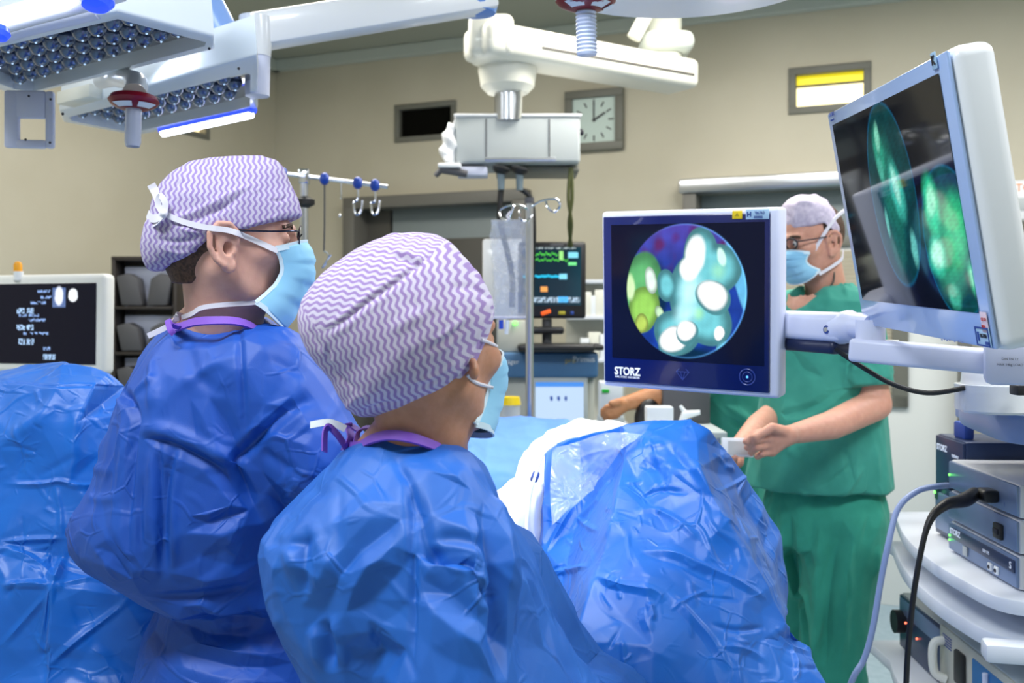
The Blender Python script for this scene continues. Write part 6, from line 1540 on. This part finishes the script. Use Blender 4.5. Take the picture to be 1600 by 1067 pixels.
ss3 = [([(1300, 620), (1260, 640), (1215, 650)], .012, -.010, 'fold'), ([(1330, 600), (1290, 640), (1240, 665)], .014, .010), ([(1345, 640), (1290, 670), (1225, 690)], .014, -.012, 'fold'), ([(1340, 480), (1335, 530), (1325, 590)], .010, -.014, 'fold'), ([(1320, 700), (1330, 730), (1330, 760)], .010, -.008), ([(1370, 690), (1372, 760)], .012, .008), ([(1260, 700), (1262, 760)], .014, -.008), ([(1225, 690), (1220, 755)], .012, .008), ([(1232, 540), (1260, 580), (1300, 590)], .012, -.008), ([(1348, 690), (1350, 760)], .010, -.008)]
gown_mesh(shirt3, (.62, 2.60, .85), (1.32, 3.32, 1.60), .010, ss3, ((40, .12, .010, .005, 23), (24, .05, .006, .003, 24)), M['scrub'], s3, name='scrub_shirt', und=.004, nf=900, sm=10)
a, b = ribbon(cr([X3(1276, 440, 2.90), X3(1283, 455, 2.86), X3(1290, 470, 2.85), X3(1302, 455, 2.87), X3(1318, 441, 2.92)], 5), (0, 0, 1), .012, .004)
def pants3(p):
    d = view_loft(p, [(715, 1205, 1372, .11), (800, 1190, 1385, .14), (850, 1200, 1378, .14)], 1290, 3.0, 0)
    d = smin(d, chain(p, [X3(1322, 820, 2.95), X3(1308, 940, 2.93), X3(1300, 1067, 2.92), X3(1306, 1225, 2.92)], [.118, .105, .095, .09]), .03)
    return smin(d, chain(p, [X3(1250, 820, 3.10), X3(1262, 960, 3.12), X3(1264, 1067, 3.12), X3(1268, 1205, 3.13)], [.118, .10, .09, .085]), .02)
gown_mesh(pants3, (.62, 2.70, .03), (1.30, 3.40, 1.0), .012, [([(1236, 790), (1238, 870), (1258, 960), (1264, 1060)], .014, -.040, 'fold'), ([(1255, 790), (1262, 870), (1282, 960)], .012, .010), ([(1320, 800), (1300, 880), (1290, 980), (1285, 1060)], .016, -.028), ([(1345, 800), (1325, 890), (1318, 1000), (1312, 1060)], .014, .024), ([(1280, 800), (1278, 900), (1276, 1060)], .014, .020), ([(1220, 800), (1222, 860), (1235, 930)], .012, .012), ([(1365, 800), (1345, 850)], .01, -.01)],
          ((40, .18, .012, .006, 33, (0, 0, 1)),), M['scrub_dark'], s3, name='scrub_trousers', und=.005, nf=800, sm=12)
book = MB(frame(P(1152, 699, 2.67), (1, .15, -.05), z=(.35, .25, 1))).box((0, 0, 0), (.088, .012, .050), .002).build('notepad', M['label'], None, label='small white notepad held in both hands by the man in green scrubs', cat='notepad')
MB(frame(P(1152, 699, 2.67), (1, .15, -.05), z=(.35, .25, 1))).box((0.006, -.0065, -.002), (.068, .001, .036)).build('note_window', M['greyplastic'], book)

# ------------------------------------------------------------------ second person in green, mostly hidden by the monitor
s4 = thing('person', 'second person in green scrubs almost hidden behind the central monitor, forearm out to the left', 'person', (P(1145, 0, 3.5)[0], 3.55, 0))
H4 = Head(P(1140, 425, 3.5), 170, -18)
Vh, Qh = body_head(H4, [P(1142, 488, 3.52), P(1145, 520, 3.54)], [.056, .058, .08], h=.007, low=.26)
a4 = [P(1105, 540, 3.42), P(1085, 612, 3.40), P(1030, 617, 3.38), P(976, 631, 3.36)]
def body4(p):
    d = view_loft(p, [(500, 1115, 1180, .08), (560, 1100, 1185, .11), (760, 1100, 1185, .11)], 1145, 3.54, 0)
    d = smin(d, chain(p, a4, [.05, .045, .038, .026]), .02)
    for x, y in ((1125, 3.55), (1165, 3.6)): d = smin(d, chain(p, [P(x, 760, y), P(x, 1000, y), np.array([P(x, 0, y)[0], y, .09])], [.07, .05, .045]), .03)
    return d
hw = a4[-1]
h4 = surface(hand(hw, [P(958, 634, 3.35), P(957, 639, 3.35), P(959, 644, 3.35), P(962, 648, 3.36)], [[P(948, 636, 3.34), P(942, 642, 3.35)], [P(947, 642, 3.34), P(942, 648, 3.35)], [P(950, 648, 3.34), P(946, 653, 3.35)], [P(954, 652, 3.35), P(951, 656, 3.36)]], [P(966, 628, 3.33), P(955, 630, 3.32)]), hw-[.14, .09, .09], hw+[.07, .09, .07], .0045)
V_, Q_ = joined([(Vh, Qh), h4, surface(body4, (.28, 3.2, .03), (1.0, 3.8, 1.45), .014)]); mesh_obj('body', V_, Q_, skin('skin_warm', (.46, .20, .09), (.52, .25, .12)), s4)
mask_part(H4, s4)
V_, Q_ = surface(lambda p: np.maximum(ell(H4.loc(p), (-.02, 0, .03), (.115, .09, .10)), -(H4.loc(p)[..., 2]-.03)), H4.o-[.15, .15, .15], H4.o+[.15, .15, .16], .008); mesh_obj('surgical_cap', V_, Q_, M['cap_plain'], s4)
gown_mesh(lambda p: smin(view_loft(p, [(478, 1125, 1165, .06), (500, 1105, 1185, .11), (560, 1092, 1195, .14), (700, 1086, 1198, .15), (780, 1084, 1200, .15)], 1145, 3.54, 0), chain(p, [P(1110, 520, 3.45), P(1092, 590, 3.42)], [.07, .075]), .03), (.45, 3.2, .75), (1.05, 3.85, 1.55), .014, [([(1120, 640), (1150, 660), (1180, 690)], .014, -.012, 'fold'), ([(1130, 630), (1160, 650), (1185, 670)], .014, .012), ([(1115, 680), (1130, 720), (1160, 740)], .014, .01)], ((30, .14, .012, .006, 43),), M['scrub'], s4, name='scrub_shirt', und=.006, nf=500, lvl=3)
gown_mesh(lambda p: smin(chain(p, [P(1122, 770, 3.55), P(1125, 1120, 3.55)], [.10, .085]), chain(p, [P(1168, 770, 3.58), P(1165, 1120, 3.6)], [.10, .085]), .02), (.5, 3.3, .03), (1.05, 3.8, .95), .016, [], ((20, .2, .014, .006, 44, (0, 0, 1)),), M['scrub_dark'], s4, name='scrub_trousers', nf=300, lvl=3)
for x, y in ((1122, 3.5), (1168, 3.55)): MB().ball((P(x, 0, y)[0]-.02, y, .05), .05, 12, (2.2, 1.3, 1)).build('clog', M['shoe'], s4)

# gloved hands at the sleeve ends of the two surgeons
def glove(w, d, parent):
    w = np.array(w); d = np.array(d)/np.linalg.norm(d); s = np.cross(d, [0, 0, 1]); s /= np.linalg.norm(s); u = np.cross(s, d)
    kn = [w+d*.085+s*o for o in (-.030, -.010, .010, .030)]
    ft = [[k_+d*l*.5-u*.006, k_+d*l*.85-u*.028] for k_, l in zip(kn, (.068, .078, .074, .058))]
    V_, Q_ = surface(hand(w-d*.03, kn, ft, [w+d*.04-s*.040, w+d*.085-s*.052-u*.012]), w+d*.06-.16, w+d*.06+.16, .004); mesh_obj('glove', V_, Q_, M['glove'], parent)
glove(P(722, 777, 1.79), P(745, 790, 1.95)-P(722, 777, 1.79), s1)
glove(P(962, 1092, 1.51), P(985, 1080, 1.66)-P(962, 1092, 1.51), s2)

# =================================================================== drapes
def sheet(name, pts, outline, edges, lvl, m, strokes=(), crump=(), parent=None, smooth=10, skirt=(0, .25, -.28), und=.0015, seed=1, fw=.12, fa_=.006, **k):
    """cloth with flat facets: pts {name: (px, py, depth)}; outline ring of names; edges = fold lines"""
    names = list(pts); idx = {n: i for i, n in enumerate(names)}; co = [Vector((pts[n][0], pts[n][1])) for n in names]
    E = [(idx[a], idx[b]) for l in edges for a, b in zip(l, l[1:])]
    r = delaunay_2d_cdt(co, E, [[idx[n] for n in outline]], 1, 1e-4)
    vs, tri, orig = r[0], r[2], r[3]
    V = []
    for v, o in zip(vs, orig):
        if o: V.append(P(*pts[names[o[0]]]))
        else:
            dsts = [((Vector(v)-c).length, i) for i, c in enumerate(co)]; dsts.sort(); w = [(1/(d+1), i) for d, i in dsts[:3]]
            V.append(P(v[0], v[1], sum(a*pts[names[i]][2] for a, i in w)/sum(a for a, i in w)))
    V = np.array(V)
    if skirt is not None:
        ec = {}
        for t in tri:
            for a, b in zip(t, list(t[1:])+[t[0]]): ec[tuple(sorted((a, b)))] = (ec.get(tuple(sorted((a, b))), (0,))[0]+1, (a, b))
        bd = [e for c, e in ec.values() if c == 1]; bv = sorted({i for e in bd for i in e}); mp = {b: len(V)+i for i, b in enumerate(bv)}
        V = np.concatenate([V, V[bv]+np.array(skirt)]); tri = [list(t) for t in tri]+[[b, a, mp[a]] for a, b in bd]+[[b, mp[a], mp[b]] for a, b in bd]
    V, Q = subdiv(V, tri, lvl, simple=True) if True else None
    V = smooth_mesh(V, Q, smooth, .6); N = normals(V, Q)
    if N[:, 1].mean() > 0: N = -N; Q = Q[:, ::-1]
    H = und*vnoise(V, 22, seed); facets(V, H, fw, fa_, 7, seed, (1, 1, 1))
    for c in crump: crumple(V, N, H, *c)
    px_strokes(V, Q, N, H, strokes)
    V = V+N*H[:, None]; V = smooth_mesh(V, Q, 1, .4)
    return mesh_obj(name, V, Q, m, parent, **k)
cp_ = dict(O0=(852, 697, 2.16), O1=(846, 780, 2.08), O2=(845, 850, 2.02), O3=(850, 930, 1.95), O4=(850, 1010, 1.88), O5=(850, 1110, 1.80),
    A0=(905, 680, 2.18), A1=(975, 664, 2.10), A2=(1030, 657, 2.04), A3=(1076, 655, 2.00), A4=(1108, 674, 1.98), A5=(1138, 706, 2.00), A6=(1166, 746, 2.02), A7=(1198, 794, 2.04), A8=(1221, 836, 2.05), A9=(1228, 890, 2.03), A10=(1230, 948, 2.00),
    R1=(1092, 730, 1.86), R2=(1130, 800, 1.80), R3=(1172, 868, 1.76), R4=(1204, 918, 1.73), R5=(1226, 975, 1.72), R5b=(1250, 995, 1.76), R6=(1272, 1010, 1.76), R7=(1296, 1075, 1.68), R8=(1310, 1120, 1.64),
    L0=(976, 706, 1.97), L1=(958, 800, 1.84), L2=(928, 900, 1.74), L3=(896, 1000, 1.64), L4=(872, 1110, 1.56),
    N1=(1040, 735, 1.90), N2=(1058, 850, 1.77), N3=(1010, 905, 1.70), N4=(1100, 880, 1.74), N5=(1160, 945, 1.69), N6=(1070, 960, 1.66), N7=(975, 965, 1.67), N8=(1020, 1110, 1.56), N9=(1120, 1110, 1.57), N10=(1200, 1110, 1.58), N11=(930, 1110, 1.59), N12=(1010, 780, 1.87), N13=(1190, 1000, 1.68), N14=(1150, 1040, 1.62), N15=(1020, 1010, 1.61), N16=(1060, 690, 1.95),
    V0=(958, 720, 2.10), V1=(922, 770, 2.08), V2=(900, 830, 2.02), V3=(886, 900, 1.94), V4=(872, 960, 1.87), V5=(905, 725, 2.16), V6=(868, 800, 2.05),
    B1=(1140, 745, 1.97), B2=(1175, 810, 1.97), B3=(1205, 860, 1.96), B4=(1215, 910, 1.90), T1=(1090, 690, 1.94))
dr = sheet('surgical_drape', cp_, ['O0', 'A0', 'A1', 'A2', 'A3', 'A4', 'A5', 'A6', 'A7', 'A8', 'A9', 'A10', 'R5', 'R5b', 'R6', 'R7', 'R8', 'N10', 'N9', 'N8', 'N11', 'L4', 'O5', 'O4', 'O3', 'O2', 'O1'],
    [['A3', 'N16', 'R1', 'R2', 'R3', 'R4', 'R5'], ['A2', 'L0', 'L1', 'L2', 'L3', 'L4'], ['L0', 'V0', 'V1', 'V2', 'V3', 'V4'], ['N3', 'N6', 'N5', 'R4'], ['N3', 'N15', 'N8'], ['N1', 'N2', 'N3'], ['N2', 'N4', 'R3'], ['A4', 'T1', 'R1'], ['A5', 'B1', 'B2', 'B3', 'B4'], ['N5', 'N14', 'N9'], ['N5', 'N13', 'R7'], ['V0', 'V5', 'V6']],
    6, M['drape'], strokes=[([(1000, 858), (1040, 862), (1085, 880), (1140, 905), (1200, 935)], .006, .010, 'sharp'), ([(1000, 868), (1040, 874), (1085, 893), (1140, 918)], .010, -.008), ([(930, 900), (970, 915), (1020, 925), (1040, 940)], .007, .008, 'sharp'), ([(1000, 780), (1030, 765), (1075, 770)], .006, -.007), ([(990, 800), (1025, 798), (1060, 815), (1100, 850)], .006, .006, 'sharp'),
    ([(1040, 925), (1075, 960), (1110, 1000), (1140, 1050)], .007, .010, 'sharp'), ([(1015, 940), (1020, 960), (1020, 970)], .005, .008, 'sharp'), ([(1120, 1010), (1160, 1015), (1200, 1035)], .006, .007, 'sharp'), ([(1110, 975), (1150, 985), (1195, 980)], .005, -.006), ([(1120, 770), (1150, 755), (1165, 745)], .004, .005, 'sharp'), ([(1040, 690), (1070, 730), (1095, 760)], .010, -.010), ([(1005, 715), (1025, 730), (1040, 760)], .012, -.012, 'fold'),
    ([(850, 895), (880, 893), (920, 885)], .005, .007, 'sharp'), ([(850, 868), (865, 840), (890, 800), (905, 790)], .005, .006, 'sharp'), ([(895, 800), (915, 820), (935, 830)], .005, .006, 'sharp'), ([(900, 770), (925, 750), (950, 720)], .008, -.008), ([(960, 745), (925, 790), (890, 830)], .008, .008), ([(1165, 845), (1185, 840)], .004, .004), ([(960, 690), (968, 705), (965, 720)], .004, .004, 'sharp'), ([(1200, 990), (1230, 1010), (1270, 1015)], .005, .006, 'sharp'), ([(1215, 1030), (1245, 1045), (1285, 1040)], .005, -.006), ([(1235, 1010), (1245, 1040), (1240, 1067)], .005, .006)],
    crump=((60, .07, .005, .0030, 51), (60, .03, .003, .0016, 52)), smooth=22, seed=4, label='large bright blue surgical drape tented over the patient\'s raised knee, front centre', cat='surgical drape')
# clear pouch film on the drape
fl = dict(a=(862, 700, 2.12), b=(905, 688, 2.13), c=(975, 672, 2.04), d=(1005, 680, 1.98), e=(972, 702, 1.935), f=(945, 745, 2.02), g=(905, 785, 2.03), h=(862, 822, 1.99), i=(858, 760, 2.05), j=(910, 735, 2.09))
sheet('clear_film', fl, list('abcdefghi'), [['a', 'j', 'e'], ['j', 'g']], 5, M['film'], strokes=[([(880, 720), (920, 712), (960, 700)], .005, .006, 'sharp'), ([(905, 700), (915, 735), (900, 770)], .005, .007, 'sharp'), ([(870, 760), (890, 790), (870, 810)], .004, .006, 'sharp')], crump=((40, .04, .003, .003, 61),), parent=dr, smooth=4, skirt=None)
td = dict(a=(700, 690, 2.35), b=(730, 662, 2.55), c=(765, 650, 2.75), d=(820, 646, 2.76), e=(895, 652, 2.74), f=(935, 662, 2.7), g=(930, 700, 2.45), h=(850, 760, 2.30), i=(800, 850, 2.15), j=(700, 850, 2.15), k=(810, 690, 2.55), l=(760, 730, 2.35))
sheet('patient_drape', td, list('abcdefghij'), [['b', 'l', 'i'], ['d', 'k', 'h']], 5, M['drape_far'], crump=((30, .08, .008, .003, 71),), skirt=(0, .03, -.5), smooth=14, label='soft blue drape over the patient\'s chest, beyond the white towel', cat='surgical drape')
tw = dict(a=(908, 650, 2.62), b=(945, 652, 2.56), c=(985, 660, 2.42), d=(978, 676, 2.3), e=(905, 692, 2.26), f=(862, 706, 2.21), g=(852, 760, 2.13), h=(849, 840, 2.07), i=(846, 900, 2.02), j=(810, 900, 1.98), k=(775, 850, 1.96), l=(745, 790, 1.98), m=(765, 765, 2.03), n=(802, 742, 2.12), o=(812, 705, 2.28), p=(850, 676, 2.42), q=(880, 660, 2.52), r=(828, 790, 2.04), s=(870, 680, 2.36))
sheet('white_drape', tw, list('abcdefghijklmnopq'), [['n', 'r', 'j'], ['q', 's', 'f']], 5, M['towel'], strokes=[([(905, 660), (935, 664), (970, 668)], .005, .005, 'sharp'), ([(880, 672), (915, 672), (950, 678)], .005, .005, 'sharp'), ([(835, 760), (830, 810), (835, 860)], .006, .006)], crump=((30, .05, .006, .003, 81),), skirt=(0, .03, -.45), smooth=12, label='brightly lit white sterile cloth between the two blue patient drapes', cat='surgical drape')
tb = thing('irrigation_tube', 'thin white tube with dark blue clip running down the bright white cloth', 'tube', P(832, 780, 1.98))
MB().tube(cr([P(868, 694, 2.12), P(850, 708, 2.08), P(841, 730, 2.05), P(833, 755, 2.02), P(826, 790, 2.0), P(823, 830, 1.96), P(838, 880, 1.94)], 7), .0035, 10).build('tube', mat('tube_white', (.7, .78, .95), .3), tb)
MB().tube([P(838, 740, 2.045), P(834, 750, 2.03)], .008).build('clip', M['ink'], tb)
ot = thing('operating_table', 'operating table hidden beneath the blue and white drapes', 'table', (P(930, 0, 2.4)[0], 2.45, 0))
MB().box((.10, 2.36, .84), (.44, .60, .10), .03).build('table_top', M['darkgrey'], ot); MB().box((.10, 2.36, .41), (.26, .30, .8), .02).build('column', M['steel'], ot); MB().box((.10, 2.32, .03), (.5, .6, .06), .02).build('base', M['steel'], ot)

# drape over the table at the left
ld = dict(a=(-60, 590, 2.20), b=(0, 576, 2.16), c=(50, 567, 2.12), d=(100, 562, 2.08), e=(140, 570, 2.08), f=(170, 582, 2.08), g=(196, 602, 2.08), h=(225, 640, 2.06), i=(262, 760, 2.0), j=(285, 900, 1.93), k=(300, 1110, 1.85), l=(180, 1110, 1.80), m=(70, 1110, 1.78), n=(-80, 1110, 1.78),
    o=(-80, 755, 1.93), p=(0, 598, 2.02), q=(90, 602, 1.96), r=(150, 600, 1.98), s=(120, 660, 1.94), t=(60, 660, 1.93), u=(20, 680, 1.93), v=(110, 755, 1.91), w=(0, 755, 1.92), x=(82, 915, 1.83), y=(0, 845, 1.88), z=(215, 845, 1.90), aa=(70, 1020, 1.82), ab=(190, 930, 1.86), ac=(100, 870, 1.88), ad=(0, 915, 1.83), ae=(150, 1000, 1.84), af=(-80, 610, 2.04))
sheet('table_drape', ld, ['a', 'b', 'c', 'd', 'e', 'f', 'g', 'h', 'i', 'j', 'k', 'l', 'm', 'n', 'o', 'af'],
    [['af', 'p', 'q', 'r', 'g'], ['d', 'q', 's', 'v', 'ac', 'x', 'aa'], ['o', 'w', 'v', 'z'], ['y', 'ac', 'z'], ['ad', 'x', 'ab'], ['x', 'm']], 6, M['drape_left'],
    strokes=[([(-20, 592), (40, 597), (90, 603), (140, 602), (195, 606)], .004, -.005, 'sharp'), ([(0, 755), (60, 757), (95, 752), (130, 760), (215, 752)], .005, .008, 'sharp'), ([(0, 848), (50, 843), (105, 842)], .005, .007, 'sharp'), ([(0, 915), (40, 912), (82, 914)], .006, .010, 'sharp'), ([(100, 845), (95, 880), (82, 915), (70, 980), (60, 1020)], .006, .009, 'sharp'),
    ([(85, 755), (95, 800), (98, 845)], .005, .004), ([(10, 860), (45, 870), (75, 890)], .006, .007, 'sharp'), ([(82, 915), (140, 905), (215, 908)], .005, .006, 'sharp'), ([(82, 918), (60, 945), (20, 990), (0, 1010)], .006, .007, 'sharp'), ([(70, 1045), (120, 1000), (180, 955), (212, 925)], .006, .008, 'sharp'), ([(100, 870), (150, 860), (200, 870)], .006, -.005), ([(70, 880), (85, 905), (95, 870)], .005, .008, 'sharp'), ([(20, 680), (60, 650), (95, 620)], .02, .010), ([(130, 620), (120, 680), (118, 740)], .016, .008), ([(40, 700), (30, 730), (20, 750)], .01, -.006)],
    crump=((50, .08, .005, .003, 91), (40, .03, .003, .0015, 92)), smooth=16, seed=6, skirt=(0, .3, -.35), label='bright blue drape with star-shaped creases over the table at the left edge', cat='surgical drape')
it = thing('instrument_table', 'table carrying the creased blue drape at the left edge', 'table', (-.95, 2.25, 0))
MB().box((-1.0, 2.35, 1.20), (.45, .28, .05), .01).build('table_top', M['steel'], it)
for x in (-1.18, -.85):
    for y in (2.26, 2.44): MB().cyl((x, y, 0), (x, y, 1.19), .014).build('leg', M['steel'], it)
